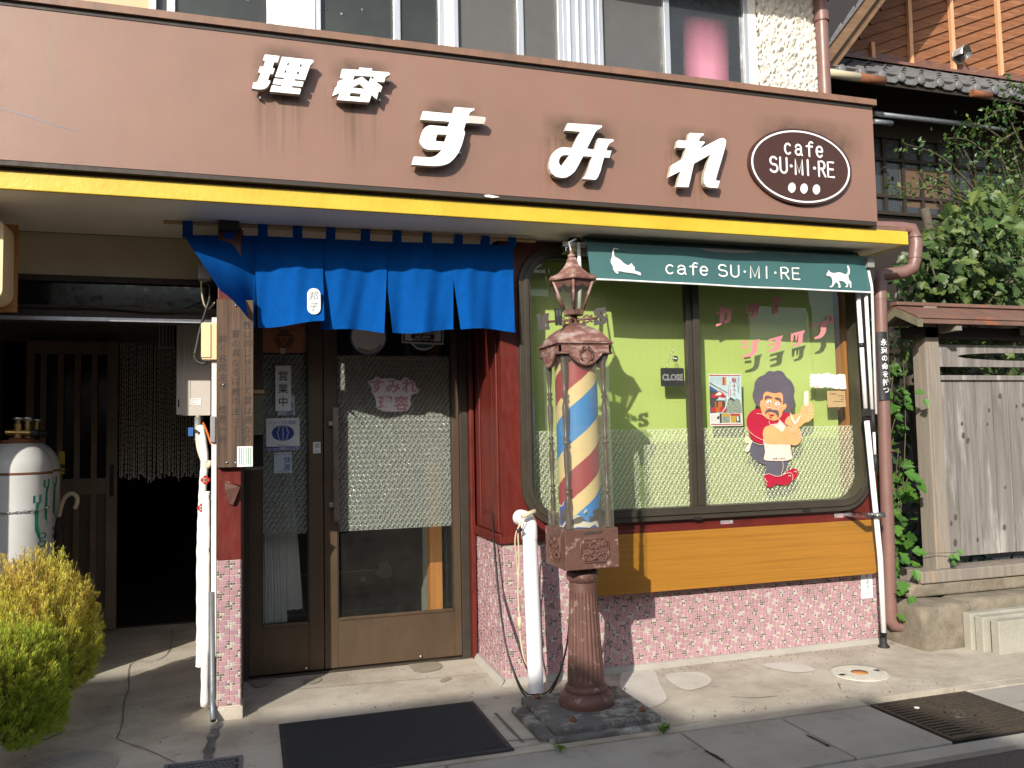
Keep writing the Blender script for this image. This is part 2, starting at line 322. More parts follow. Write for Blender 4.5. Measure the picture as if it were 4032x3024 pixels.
M('brown_sign', (.052, .018, .011), (.046, .016, .01), .35); M('enamel', (.8, .8, .82), rough=.4); M('ink', (.018, .018, .022), rough=.6); M('ink_faint', (.04, .03, .025), rough=.8); M('navy', (.02, .05, .26), rough=.5); M('grey_ink', (.2, .22, .26), rough=.6); M('line_white', (.9, .75, .62), rough=.5)
M('amber', (.42, .18, .08), (.34, .14, .06), .4); M('paper', (.74, .74, .74), rough=.8); M('paper_blue', (.5, .58, .62), rough=.6); M('kraft', (.42, .29, .15), (.38, .26, .13), .8); M('paper_red', (.5, .03, .035), rough=.6); M('paper_sky', (.55, .66, .72), (.45, .58, .66), .7, ns=20)
M('p_orange', (.6, .16, .03), (.45, .1, .02), .6, ns=60); M('p_dark', (.035, .03, .03), (.09, .08, .07), .6, ns=40); M('p_gold', (.55, .34, .05), rough=.6); M('p_mix', (.4, .42, .35), (.1, .14, .16), .6, ns=90, c3=(.6, .5, .1), s3=70)
M('green_ink', (.0, .22, .12), rough=.5); M('cyl_paint', (.56, .56, .56), (.5, .5, .5), .4, ns=4, c3=(.3, .2, .13), s3=14, lo3=.74, hi3=.8); M('rust', (.2, .07, .025), (.12, .05, .025), .85, ns=30); M('brass', (.5, .34, .12), rough=.35, metal=.8)
M('heater', (.5, .46, .42), (.46, .42, .385), .4); M('cream_box', (.74, .56, .33), (.7, .52, .3), .45); M('box_grey', (.25, .25, .26), rough=.5); M('cord', (.62, .52, .36), (.5, .42, .28), .5); M('red_plastic', (.45, .02, .02), rough=.4); M('blue_plastic', (.03, .12, .35), rough=.4); M('orange_wire', (.6, .13, .02), rough=.5)
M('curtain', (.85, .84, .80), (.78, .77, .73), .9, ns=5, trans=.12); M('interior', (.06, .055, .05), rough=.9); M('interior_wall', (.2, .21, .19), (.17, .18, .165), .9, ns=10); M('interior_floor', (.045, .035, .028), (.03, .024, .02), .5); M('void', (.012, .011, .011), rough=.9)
M('bead', (.72, .7, .66), rough=.5); M('dark_glass', (.01, .012, .013), rough=.12); M('mat', (.045, .047, .055), (.035, .037, .045), .8, ns=150, bump=.8, bs=250); M('mat_edge', (.03, .03, .034), rough=.7)
M('iron', (.06, .05, .042), (.09, .07, .05), .55, metal=.4, ns=20, bump=.3); M('iron_hole', (.008, .008, .008), rough=.9); M('cover_white', (.5, .48, .42), (.42, .4, .35), .7, ns=12); M('cover_orange', (.5, .22, .06), (.4, .18, .05), .7, ns=30); M('zinc', (.16, .18, .205), (.13, .15, .17), .5, metal=.4)
M('leafA', (1, 1, 1), None, .45, attr=True, trans=.3); M('leafB', (1, 1, 1), None, .6, attr=True, trans=.42, spec=.2); M('stem', (.09, .075, .04), rough=.8); M('bark', (.1, .08, .06), (.06, .05, .04), .9, bump=.5)
M('opp_wall', (.45, .41, .34), (.4, .36, .3), .8); M('opp_slat', (.3, .25, .2), (.24, .2, .16), .8); M('opp_roof', (.1, .1, .11), rough=.6)
M('win_glass_dark', (.032, .035, .037), (.025, .028, .03), .25, spec=.6); M('win_grey', (.085, .085, .085), (.075, .075, .076), .45); M('tan_wall', (.56, .4, .26), (.5, .34, .2), .8, ns=3)
GLASS('glass', (.9, .93, .9), .9, .015); GLASS('door_glass', (.85, .87, .85), .6, .02, wob=.05); GLASS('case_glass', (.9, .93, .88), .35, .075); GLASS('lamp_glass', (.85, .85, .8), .7, .06)
PATTERN_GLASS('pattern_green', (.95, .97, .9), .031, .30, (.84, .90, .66), .34, .62); PATTERN_GLASS('pattern_grey', (.5, .55, .51), .031, .42, (.50, .56, .49), .4, .5)
def _stars(name, base, star):
    m = bpy.data.materials.new(name); m.use_nodes = True; t = m.node_tree; p = t.nodes['Principled BSDF']; L = t.links
    co = _n(t, 'ShaderNodeTexCoord').outputs['Object']; vo = _n(t, 'ShaderNodeTexVoronoi'); vo.inputs['Scale'].default_value = 9; vo.inputs['Randomness'].default_value = .5
    L.new(_map(t, co, (1, 0, 1)), vo.inputs['Vector']); n = _noise(t, co, 60, 3)
    a = _n(t, 'ShaderNodeMath', operation='ADD'); mul = _n(t, 'ShaderNodeMath', operation='MULTIPLY'); mul.inputs[1].default_value = .16; L.new(n, mul.inputs[0]); L.new(vo.outputs['Distance'], a.inputs[0]); L.new(mul.outputs[0], a.inputs[1])
    f = _ramp(t, a.outputs[0], .13, .2, (1, 1, 1), (0, 0, 0)); mottle = _mix(t, _ramp(t, _noise(t, co, 3), .4, .65), base, tuple(v*1.5 for v in base))
    L.new(_mix(t, f, mottle, star), p.inputs['Base Color']); p.inputs['Roughness'].default_value = .3
    b = _n(t, 'ShaderNodeBump'); b.inputs['Strength'].default_value = .5; b.inputs['Distance'].default_value = .01; L.new(f, b.inputs['Height']); L.new(b.outputs[0], p.inputs['Normal']); MAT[name] = m
_stars('star_glass', (.022, .026, .024), (.07, .085, .075))
def _pole():
    m = bpy.data.materials.new('barber_stripe'); m.use_nodes = True; t = m.node_tree; p = t.nodes['Principled BSDF']; L = t.links
    co = _n(t, 'ShaderNodeTexCoord').outputs['Object']; sx = _n(t, 'ShaderNodeSeparateXYZ'); L.new(co, sx.inputs[0])
    def mth(op, a, b=None):
        n = _n(t, 'ShaderNodeMath', operation=op)
        for i, v in enumerate((a, b)):
            if v is None: continue
            if hasattr(v, 'links'): L.new(v, n.inputs[i])
            else: n.inputs[i].default_value = v
        return n.outputs[0]
    ang = mth('DIVIDE', mth('ARCTAN2', sx.outputs[1], sx.outputs[0]), 2*PI)
    n1 = _noise(t, co, 25, 4); wob = mth('MULTIPLY', mth('SUBTRACT', n1, .5), .02)
    q = mth('FRACT', mth('ADD', mth('ADD', mth('SUBTRACT', mth('DIVIDE', sx.outputs[2], .545), ang), PHASE), wob))
    r = _n(t, 'ShaderNodeValToRGB'); r.color_ramp.interpolation = 'CONSTANT'; e = r.color_ramp.elements
    cols = [(0, (.60, .44, .22)), (.22, (.012, .17, .46)), (.57, (.60, .44, .22)), (.735, (.27, .02, .03))]
    e[0].position, e[0].color = 0, (*cols[0][1], 1); e[1].position, e[1].color = .24, (*cols[1][1], 1)
    for ps, c in cols[2:]: k = e.new(ps); k.color = (*c, 1)
    L.new(q, r.inputs[0]); base = _mix(t, _ramp(t, _noise(t, co, 14, 6, .7), .55, .8), r.outputs[0], (.45, .2, .16), 'MIX'); base = _mix(t, .35, r.outputs[0], base)
    # torn paper near the foot
    zt = mth('SUBTRACT', mth('ADD', mth('MULTIPLY', mth('SUBTRACT', _noise(t, co, 7, 2), .5), .30), sx.outputs[2]), .5); torn = _ramp(t, zt, .475, .48, (1, 1, 1), (0, 0, 0))
    under = _n(t, 'ShaderNodeValToRGB'); under.color_ramp.interpolation = 'CONSTANT'; u = under.color_ramp.elements
    u[0].color = (.05, .04, .035, 1); u[1].position = .45; u[1].color = (.5, .46, .38, 1); k = u.new(.56); k.color = (.03, .06, .32, 1); k = u.new(.66); k.color = (.07, .05, .04, 1)
    L.new(_noise(t, co, 8, 1), under.inputs[0]); L.new(_mix(t, torn, base, under.outputs[0]), p.inputs['Base Color']); p.inputs['Roughness'].default_value = .5; MAT['barber_stripe'] = m
PHASE = .484
_pole()

def _soft(name, col):
    # a cloth close behind obscure glass: its outline is lost in the glass
    m = bpy.data.materials.new(name); m.use_nodes = True; t = m.node_tree; p = t.nodes['Principled BSDF']; L = t.links
    sx = _n(t, 'ShaderNodeSeparateXYZ'); L.new(_n(t, 'ShaderNodeTexCoord').outputs['Generated'], sx.inputs[0])
    a = _n(t, 'ShaderNodeMath', operation='SUBTRACT'); L.new(sx.outputs[0], a.inputs[0]); a.inputs[1].default_value = .5
    b = _n(t, 'ShaderNodeMath', operation='ABSOLUTE'); L.new(a.outputs[0], b.inputs[0])
    fx_ = _ramp(t, b.outputs[0], .12, .5, (1, 1, 1), (0, 0, 0)); fz_ = _ramp(t, sx.outputs[2], .35, 1, (1, 1, 1), (0, 0, 0))
    mu = _n(t, 'ShaderNodeMath', operation='MULTIPLY'); L.new(fx_, mu.inputs[0]); L.new(fz_, mu.inputs[1]); L.new(mu.outputs[0], p.inputs['Alpha'])
    p.inputs['Base Color'].default_value = (*col, 1); p.inputs['Roughness'].default_value = .4; MAT[name] = m
_soft('pink_cloth', (.46, .2, .27))

def _grime(name, col, streak, amt):
    # dirt with soft edges lying on the paint
    m = bpy.data.materials.new(name); m.use_nodes = True; t = m.node_tree; p = t.nodes['Principled BSDF']; L = t.links
    tc = _n(t, 'ShaderNodeTexCoord'); sx = _n(t, 'ShaderNodeSeparateXYZ'); L.new(tc.outputs['Generated'], sx.inputs[0])
    def mth(op, a, b=None):
        n = _n(t, 'ShaderNodeMath', operation=op, use_clamp=(op == 'MULTIPLY'))
        for i, v in enumerate((a, b)):
            if v is None: continue
            if hasattr(v, 'links'): L.new(v, n.inputs[i])
            else: n.inputs[i].default_value = v
        return n.outputs[0]
    x = mth('ABSOLUTE', mth('SUBTRACT', sx.outputs[0], .5)); fx_ = _ramp(t, x, .2, .5, (1, 1, 1), (0, 0, 0))
    if streak: fz_ = _ramp(t, sx.outputs[2], .0, 1.); ns = _ramp(t, _noise(t, _map(t, tc.outputs['Object'], (38, 1, .6)), 1, 4), .42, .7)
    else:
        z = mth('ABSOLUTE', mth('SUBTRACT', sx.outputs[2], .45)); fz_ = _ramp(t, z, .05, .45, (1, 1, 1), (0, 0, 0)); ns = _ramp(t, _noise(t, tc.outputs['Object'], 9, 4), .2, .7)
    L.new(mth('MULTIPLY', mth('MULTIPLY', mth('MULTIPLY', fx_, fz_), ns), amt), p.inputs['Alpha']); p.inputs['Base Color'].default_value = (*col, 1); p.inputs['Roughness'].default_value = .7; MAT[name] = m
_grime('soot', (.09, .065, .045), False, .85); _grime('drip', (.15, .105, .06), True, .75)
M('blind', (.10, .062, .038), (.075, .047, .029), .85, ns=20, st=(.3, 1, 6))
# ================================================================ SETTING
YF, YD, YE, YB, YU = 4.58, 5.24, 4.12, 4.08, 5.0
XR = 3.97; ZT = 2.54; XC = 1.376
b = MB(); b.box((-40, -40, -.30), (40, 60, -.035), 'asphalt'); b.put('road', kind='structure')
# concrete apron, with its cracks, patches and stains lying on it
ap = MB(); ap.box((-9, 3.66, -.2), (4.4, 7.0, 0), 'concrete'); ap.box((4.4, 3.66, -.2), (12, 7.0, -.004), 'concrete')
def ribbon(mb, pts, wd, m, z=.004):
    pts = [V((p.x, p.y, z)) for p in smooth_pts(pts, 3)]
    for i in range(len(pts)-1):
        a, c = pts[i], pts[i+1]; d = (c-a); d = V((-d.y, d.x, 0)).normalized(); k0 = wd*(.6+.8*R.random()); 
        if i == 0: kp = k0
        mb.quad(a-d*kp/2, a+d*kp/2, c+d*k0/2, c-d*k0/2, m); kp = k0
def gp(l): return [G(x, y) for x, y in l]
def blob(mb, pts, m, z=.004): mb.poly([[V((p.x, p.y, z)) for p in smooth_pts(gp(pts), 4, True)]], (0, 0, 0), m)
ribbon(ap, gp([(680, 2480), (668, 2560), (620, 2600), (525, 2610), (505, 2650), (508, 2710), (490, 2760), (482, 2850), (460, 2910)]), .0065, 'crack')
ribbon(ap, gp([(460, 2910), (520, 2935), (580, 2955), (690, 3005)]), .006, 'crack')
ribbon(ap, gp([(2880, 2745), (2970, 2750), (3060, 2742)]), .006, 'crack'); ribbon(ap, gp([(3300, 2690), (3310, 2715)]), .006, 'crack')
ribbon(ap, gp([(2440, 2718), (2455, 2724), (2462, 2712)]), .008, 'crack', .006)
blob(ap, [(2470, 2630), (2570, 2640), (2600, 2700), (2625, 2755), (2560, 2790), (2500, 2790), (2440, 2700)], 'patch')
blob(ap, [(2620, 2660), (2760, 2650), (2800, 2690), (2700, 2720)], 'patch'); blob(ap, [(3000, 2620), (3130, 2610), (3210, 2640), (3120, 2650)], 'patch')
for p in ([(980, 2670), (1060, 2650), (1080, 2680), (1010, 2710)], [(1200, 2678), (1265, 2670), (1250, 2690), (1205, 2695)], [(1610, 2615), (1720, 2608), (1735, 2635), (1650, 2650)], [(1735, 2680), (1770, 2668), (1775, 2675), (1740, 2690)]): blob(ap, p, 'stain')
ribbon(ap, gp([(855, 2850), (838, 2900), (822, 2960), (820, 2990)]), .045, 'concrete_dark')
ribbon(ap, gp([(1000, 2730), (1300, 2705), (1600, 2680), (1950, 2650)]), .004, 'stain', .004)
ribbon(ap, gp([(1950, 2810), (2040, 2905), (2060, 2925)]), .012, 'crack'); ribbon(ap, gp([(2000, 2920), (2300, 2895), (2500, 2870)]), .006, 'crack')
for l in ([(3175, 2895), (3200, 2905), (3265, 2938)], [(2775, 2955), (2800, 2968), (2850, 2995)]): ribbon(ap, gp(l), .016, 'iron_hole', .001)
ap.put('pavement', kind='structure')
b = MB(); b.box((-9, 3.585, -.2), (2.995, 3.655, -.002), 'concrete'); b.box((3.625, 3.585, -.2), (12, 3.655, -.002), 'concrete'); b.box((-9, 2.94, -.2), (12, 3.035, -.012), 'concrete2'); b.put('kerb_strip', kind='structure')
b = MB(); b.box((-9, 3.04, -.25), (12, 3.58, -.12), 'crack'); b.put('gutter_bed', kind='structure')
# gutter cover slabs between the joints seen in the photo
jx = [-3.2, -2.2, -1.2, -.2, .8, G(2720, 2907).x, G(3112, 2843).x, 3.0]
LAB = {4: 'shaded concrete gutter slab in front of the barber pole footing', 5: 'concrete gutter slab with chipped corner between two dark joints', 6: 'concrete gutter slab touching the left side of the iron drain grate'}
for i in range(len(jx)-1):
    b = MB(); b.box((jx[i]+.006, 3.045, -.12), (jx[i+1]-.006, 3.575, -.004), 'concrete2')
    if i >= 3:
        b.put('gutter_slab', label=LAB.get(i, 'shaded concrete gutter slab in front of the doormat'), cat='concrete slab', group='gutter cover slabs along the kerb', bev=.006)
b = MB(); b.box((3.63, 3.045, -.12), (5.4, 3.575, -.004), 'concrete2'); b.put('gutter_slab', label='sunlit concrete gutter slab right of the iron drain grate', cat='concrete slab', group='gutter cover slabs along the kerb', bev=.006)
# ================================================================ SHOP
shop = thing('shop_building', 'old barber shop turned cafe with brown fascia, yellow eave edge and pink mosaic tiled base', 'building', (1.4, 4.6, 0))
# --- pink mosaic: oblong and tiny square tiles standing proud of the grout
def mosaic(mb, o, ex, ez, w, h, n, seed, u=.0125):
    rr = random.Random(seed); o, ex, ez, n = V(o), V(ex), V(ez), V(n); nc, nr = int(round(w/u)), int(round(h/u)); ux, uz = w/nc, h/nr
    rects = []; off = rr.randint(0, 3)                              # the printed sheet pattern: eight small squares ringed by four oblongs, repeated on a (4,4),(8,0) lattice
    for q in range(-2, nr//4+3):
        for p in range(-2, nc//8+3):
            bx, by = p*8+(q % 2)*4+off, q*4; lite = rr.random() < .22
            for cx_, cy_, sw, hh in [(a_, b_, 1, 1) for a_, b_ in ((1, 0), (1, 1), (2, 1), (3, 1), (0, 2), (1, 2), (2, 2), (2, 3))]+[(3, 2, 3, 2), (0, 3, 2, 3), (-2, 0, 3, 2), (2, -2, 2, 3)]:
                x0_, x1_ = max(0, bx+cx_), min(nc, bx+cx_+sw); y0_, y1_ = max(0, by+cy_), min(nr, by+cy_+hh)
                if x1_ > x0_ and y1_ > y0_: rects.append((x0_, nr-y1_, x1_-x0_, y1_-y0_, sw*hh == 1, lite))
    for a, c, sw, hh, small, lite in rects:
        gap = .0011; x0, x1, z0, z1 = a*ux+gap, (a+sw)*ux-gap, c*uz+gap, (c+hh)*uz-gap
        if small:
            q = rr.random()+(.45 if lite else 0); col = (.115, .092, .095) if q < .64 else (.47, .445, .39) if q < 1.05 else (.39, .40, .37)
        else: k = .9+.2*rr.random(); t = rr.random()*.03; col = ((.37+t)*k, (.22+t*.5)*k, .262*k)
        mb.col = col; bv = .0018; hgt = .0035; P3 = lambda x, z, y: o+ex*x+ez*z+n*y
        i0 = mb.add([P3(x0, z0, .0005), P3(x1, z0, .0005), P3(x1, z1, .0005), P3(x0, z1, .0005), P3(x0+bv, z0+bv, hgt), P3(x1-bv, z0+bv, hgt), P3(x1-bv, z1-bv, hgt), P3(x0+bv, z1-bv, hgt)])
        mb.face((i0+4, i0+5, i0+6, i0+7), 'tile')
        for k in range(4): mb.face((i0+k, i0+(k+1) % 4, i0+4+(k+1) % 4, i0+4+k), 'tile')
    mb.col = (1, 1, 1)
ZR = .792                                                          # where the tiles end and the red woodwork begins
b = MB(); b.col = (.5, .42, .3)
b.box((XC, YF, .0), (XR, YF+.12, ZR), 'grout'); b.box((XC, YF+.12, 0), (XC+.10, YD+.05, ZR), 'grout')
mosaic(b, (XC, YF, .02), (1, 0, 0), (0, 0, 1), XR-XC, ZR-.02, (0, -1, 0), 3); mosaic(b, (XC, YD+.0, .03), (0, -1, 0), (0, 0, 1), YD-YF, ZR-.03, (-1, 0, 0), 4)
b.box((XR-.03, YF+.13, 0), (XR, 8, 2.53), 'grout')
b.put('tiled_wall', shop, rec=False)
b = MB(); b.hexa([(XC-.012, YF-.05, -.01), (XR, YF-.035, -.01), (XR, YF, -.01), (XC-.012, YF, -.01), (XC-.006, YF-.012, .03), (XR, YF-.01, .028), (XR, YF-.001, .03), (XC-.006, YF-.001, .032)], 'concrete2')
b.hexa([(XC-.05, YF-.05, -.01), (XC-.013, YF-.05, -.01), (XC-.001, YD, -.01), (XC-.05, YD, -.01), (XC-.02, YF-.03, .03), (XC-.007, YF-.012, .03), (XC-.001, YD, .04), (XC-.02, YD, .04)], 'concrete2'); b.put('plinth', shop)
# --- tiled left pillar and its red post
PL0, PL1 = -.163, -.048
b = MB(); b.col = (.5, .42, .3); b.box((PL0, 4.53, .0), (PL1, 4.66, ZR), 'grout'); mosaic(b, (PL0, 4.53, .065), (1, 0, 0), (0, 0, 1), PL1-PL0, ZR-.065, (0, -1, 0), 9)
mosaic(b, (PL1, 4.53, .065), (0, 1, 0), (0, 0, 1), .12, ZR-.065, (1, 0, 0), 10); b.put('tiled_pillar', shop, rec=False)
b = MB(); b.box((PL0-.004, 4.515, -.01), (PL1+.012, 4.67, .06), 'concrete'); b.put('pillar_foot', shop, bev=.006)
b = MB(); b.box((PL0+.002, 4.532, ZR+.001), (PL1+.003, 4.66, ZT), 'red'); b.put('red_post', shop, bev=.004)
b = MB(); b.box((PL0-.03, 4.60, .3), (PL0-.006, 4.68, 2.05), 'white_paint'); b.put('white_batten', shop)
b = MB(); b.box((PL1-.08, 4.67, 0), (PL1+.01, 7.4, ZT), 'porch_brown'); b.put('porch_side_wall', shop)
# --- red woodwork round the shop window
WX0, WX1, WZ0, WZ1 = 1.482, 3.900, .872, 2.505
b = MB(); out = [(XC, YF-.012, ZR), (XR, YF-.012, ZR), (XR, YF-.012, ZT), (XC, YF-.012, ZT)]
b.poly([out, rrect(WX0+.02, WX1-.02, WZ0+.02, WZ1-.02, .2, YF-.012)], (0, .06, 0), 'red'); b.put('red_wall', shop)
b = MB(); b.box((XC-.012, YF-.03, ZR-.004), (XR+.004, YF-.013, ZR+.035), 'red'); b.box((XC-.03, YF-.03, ZR-.004), (XC-.013, YD-.06, ZR+.045), 'red'); b.put('red_sill_rail', shop, bev=.003)
b = MB(); b.box((XC, YF+.049, ZR+.001), (XC+.05, YD+.05, ZT), 'red')
for a in ((YF+.055, YF+.15), (YF+.44, YF+.52)): b.box((XC-.012, a[0], ZR+.05), (XC-.001, a[1], ZT), 'red')
b.box((XC-.0115, YF+.151, ZR+.05), (XC-.0005, YF+.439, ZR+.13), 'red'); b.box((XC-.007, YF+.17, ZR+.15), (XC-.0005, YF+.42, ZT), 'red'); b.put('recess_panelling', shop, bev=.004)
b = MB(); b.box((1.335, YD-.10, 0.0), (XC-.013, YD+.06, ZT), 'red'); b.put('red_door_post', shop, bev=.004)
# --- eave: soffit, yellow edge, dark gutter line, roof slab
XE = W(3577, 940, YE).x
b = MB(); b.box((-5, YE+.022, ZT), (XE-.002, YU+.2, ZT+.02), 'soffit'); b.box((XC, YF-.011, ZT-.085), (XR, YF+.06, ZT-.001), 'dark_wood'); b.put('soffit', shop)
yz1 = W(2016, 806, YE).z; yz0 = W(2016, 867, YE).z
b = MB(); b.box((-5, YE, yz0), (XE, YE+.021, yz1), 'yellow'); b.box((XE-.02, YE+.0215, yz0), (XE, YU, yz1), 'yellow'); b.put('yellow_edge', shop, bev=.004)
b = MB(); b.box((-5, YE+.012, yz1+.001), (XE-.006, YE+.05, yz1+.026), 'brown_trim'); b.box((-5, YE+.051, yz1+.001), (XE-.03, YU, yz1+.04), 'dark_trim'); b.put('eave_trim', shop)
# --- upper floor
fx = lambda x, y=100, Y=YU: W(x, y, Y).x
b = MB(); xs0 = fx(2975, 150); b.box((xs0, YU, 2.6), (4.03, YU+.15, 5.4), 'stucco'); b.box((4.0, YU+.151, 2.6), (4.03, 9, 5.4), 'stucco')
b.box((fx(560, 20), YU-.004, 4.75), (xs0-.001, YU+.13, 5.4), 'stucco'); b.box((-5, YU+.02, 2.6), (fx(590, 20)-.001, YU+.13, 5.4), 'tan_wall'); b.box((fx(590, 20), YU+.06, 2.6), (xs0-.001, YU+.13, 3.2), 'stucco')
st = b.put('upper_wall', shop)
# rough-cast: real displaced grains over the stucco field
b = MB(); nx, nz = 62, 150; x0, x1, z0, z1 = xs0+.004, 4.028, 3.2, 5.2; g = [[(R.random()**1.5)*.042 for _ in range(nx+1)] for _ in range(nz+1)]
b.smooth = True; b.add([(x0+(x1-x0)*i/nx+R.uniform(-.004, .004), YU-.003-g[j][i], z0+(z1-z0)*j/nz+R.uniform(-.004, .004)) for j in range(nz+1) for i in range(nx+1)])
for j in range(nz):
    for i in range(nx): a = j*(nx+1)+i; b.face((a, a+1, a+nx+2, a+nx+1), 'stucco')
b.put('roughcast', shop)
b = MB(); b.box((-5, 4.55, 4.70), (4.25, 4.999, 4.80), 'dark_plank'); b.box((-5, 4.53, 4.66), (4.28, 4.549, 4.84), 'brown_trim'); b.box((-5, 4.5, 4.81), (4.4, 9, 4.9), 'tile_roof'); b.put('upper_eave', shop)
def upwin(x0, x1, glass, mull, lab):
    z0, z1 = 3.2, 4.74; fr = MB(); 
    for a, c in ((x0, x0+.035), (x1-.035, x1)): fr.box((a, YU-.01, z0), (c, YU+.06, z1), 'alu')
    fr.box((x0+.0005, YU-.008, z0-.04), (x1-.0005, YU+.058, z0+.02), 'alu'); fr.box((x0+.0005, YU-.008, z1-.02), (x1-.0005, YU+.058, z1+.004), 'alu')
    f = fr.put('upper_window', shop, label=lab, bev=.003)
    m = MB(); m.box((mull-.022, YU-.004, z0), (mull+.022, YU+.045, z1), 'alu'); m.put('mullion', f, bev=.003)
    p = MB(); p.box((x0+.036, YU+.030, z0), (mull-.023, YU+.036, z1), glass[0]); p.put('pane', f)
    p = MB(); p.box((mull+.023, YU+.018, z0), (x1-.036, YU+.024, z1), glass[1]); p.put('pane', f); return f
upwin(fx(590, 20), fx(1075, 40), ('star_glass', 'star_glass'), fx(600, 20)+.1, 'upper window with dark star-patterned glass at the left')
upwin(fx(1240, 60), fx(1747, 110), ('star_glass', 'star_glass'), fx(1563, 90), 'upper window with dark star-patterned glass between white posts')
upwin(fx(1783, 120), fx(2215, 160), ('win_grey', 'win_grey'), fx(2050, 140), 'upper window with dull grey glass')
w4 = upwin(fx(2355, 160), fx(2945, 200), ('win_grey', 'win_glass_dark'), fx(2628, 190), 'upper window with a pink cloth showing behind its right pane')
b = MB(); b.poly([[W(x, y, YU+.0165) for x, y in [(2690, 60), (2870, 75), (2870, 370), (2690, 350)]]], (0, .0008, 0), 'pink_cloth')
b.put('pink_cloth', w4)
b = MB(); b.box((fx(1075, 40)+.001, YU-.018, 3.2), (fx(1240, 60)-.001, YU+.05, 4.74), 'white'); b.box((fx(1148, 40)-.003, YU-.021, 3.2), (fx(1148, 40)+.003, YU-.0185, 4.74), 'alu'); b.put('window_post', shop, bev=.003)
b = MB(); b.box((fx(1747, 100)+.001, YU-.015, 3.2), (fx(1783, 100)-.001, YU+.05, 4.74), 'white'); b.put('window_post', shop, bev=.003)
b = MB(); xa, xb = fx(2215, 160)+.001, fx(2355, 160)-.001; b.box((xa, YU-.008, 3.2), (xb, YU+.05, 4.74), 'alu')
for k in (.18, .42, .62, .85): b.box((xa+(xb-xa)*k-.006, YU-.022, 3.2), (xa+(xb-xa)*k+.006, YU-.0085, 4.74), 'alu')
b.put('window_post', shop, bev=.002)
b = MB(); b.box((fx(2945, 180)+.001, YU-.012, 3.2), (xs0-.001, YU+.06, 4.74), 'white_paint'); b.put('window_trim', shop, bev=.003)
# --- porch on the left: lintel, ceiling, back wall, sliding door, dark hall
XL = -1.78
b = MB(); b.box((-5, 4.62, 0), (XL, 4.78, ZT-.001), 'plaster'); b.box((XL-.12, 4.781, 0), (XL, 7.0, ZT-.001), 'porch_brown'); b.put('porch_left_wall', shop)
YL = 4.95; zl = lambda y, x=300: W(x, y, YL).z
b = MB(); b.box((XL+.001, YL, zl(1085)), (PL1-.081, YL+.05, zl(915)), 'plaster'); b.put('lintel_panel', shop)
b = MB(); b.box((XL+.001, YL-.012, zl(915)+.001), (PL1-.081, YL+.06, ZT-.001), 'dark_wood'); b.box((XL+.001, YL-.012, zl(1110)), (PL1-.081, YL+.06, zl(1085)-.001), 'dark_wood'); b.box((XL+.001, YL-.03, zl(1262)), (PL1-.081, YL+.12, zl(1205)), 'dark_wood'); b.put('lintel_beams', shop, bev=.003)
b = MB(); b.box((XL+.001, YL+.02, zl(1205)+.001), (PL1-.081, YL+.028, zl(1110)-.001), 'dark_glass'); b.put('transom_pane', shop)
b = MB(); b.box((XL+.001, YL-.042, zl(1266)), (PL1-.081, YL-.031, zl(1252)), 'alu'); b.put('lintel_rail', shop)
b = MB(); b.box((XL, YL+.13, 2.24), (PL1-.081, 7.0, 2.28), 'porch_brown'); b.put('porch_ceiling', shop)
YP = 7.0; xo = fx(464, 2000, YP); zd = W(300, 1345, YP).z
b = MB(); b.box((XL, YP, zd), (PL1, YP+.12, 2.24), 'porch_brown'); b.box((xo-1.5, YP+.001, 0), (XL+.0, YP+.12, zd), 'porch_brown')
b.box((xo, YP-.01, -.01), (PL1-.08, YP+.15, .012), 'bronze_dark'); b.put('porch_back_wall', shop)
sd = MB(); 
for p0, p1 in ((xo-.075, xo), (xo-.62, xo-.57)): sd.box((p0, YP-.06, .01), (p1, YP-.015, zd-.001), 'porch_door')
for z0_, z1_ in ((.01, .16), (1.02, 1.14), (zd-.1, zd-.002)): sd.box((xo-.57, YP-.056, z0_), (xo-.076, YP-.02, z1_), 'porch_door')
sl = sd.put('sliding_door', shop, bev=.002)
for k in range(4): b = MB(); x = xo-.16-.115*k; b.box((x-.02, YP-.066, .162), (x+.02, YP-.0565, zd-.102), 'porch_door'); b.put('bar', sl)
b = MB(); b.box((xo-.57, YP-.04, .16), (xo-.076, YP-.034, 1.02), 'porch_brown'); b.put('lower_panel', sl); b = MB(); b.box((xo-.57, YP-.04, 1.14), (xo-.076, YP-.034, zd-.1), 'dark_glass'); b.put('pane', sl)
b = MB(); b.box((xo-.05, YP-.064, 1.0), (xo-.022, YP-.0605, 1.24), 'black'); b.put('handle', sl)
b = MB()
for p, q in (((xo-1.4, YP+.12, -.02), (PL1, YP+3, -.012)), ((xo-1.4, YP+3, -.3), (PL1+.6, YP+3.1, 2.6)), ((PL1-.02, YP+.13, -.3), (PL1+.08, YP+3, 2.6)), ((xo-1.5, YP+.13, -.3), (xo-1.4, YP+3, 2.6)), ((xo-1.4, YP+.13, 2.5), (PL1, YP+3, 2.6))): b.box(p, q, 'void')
b.put('dark_hall', shop)
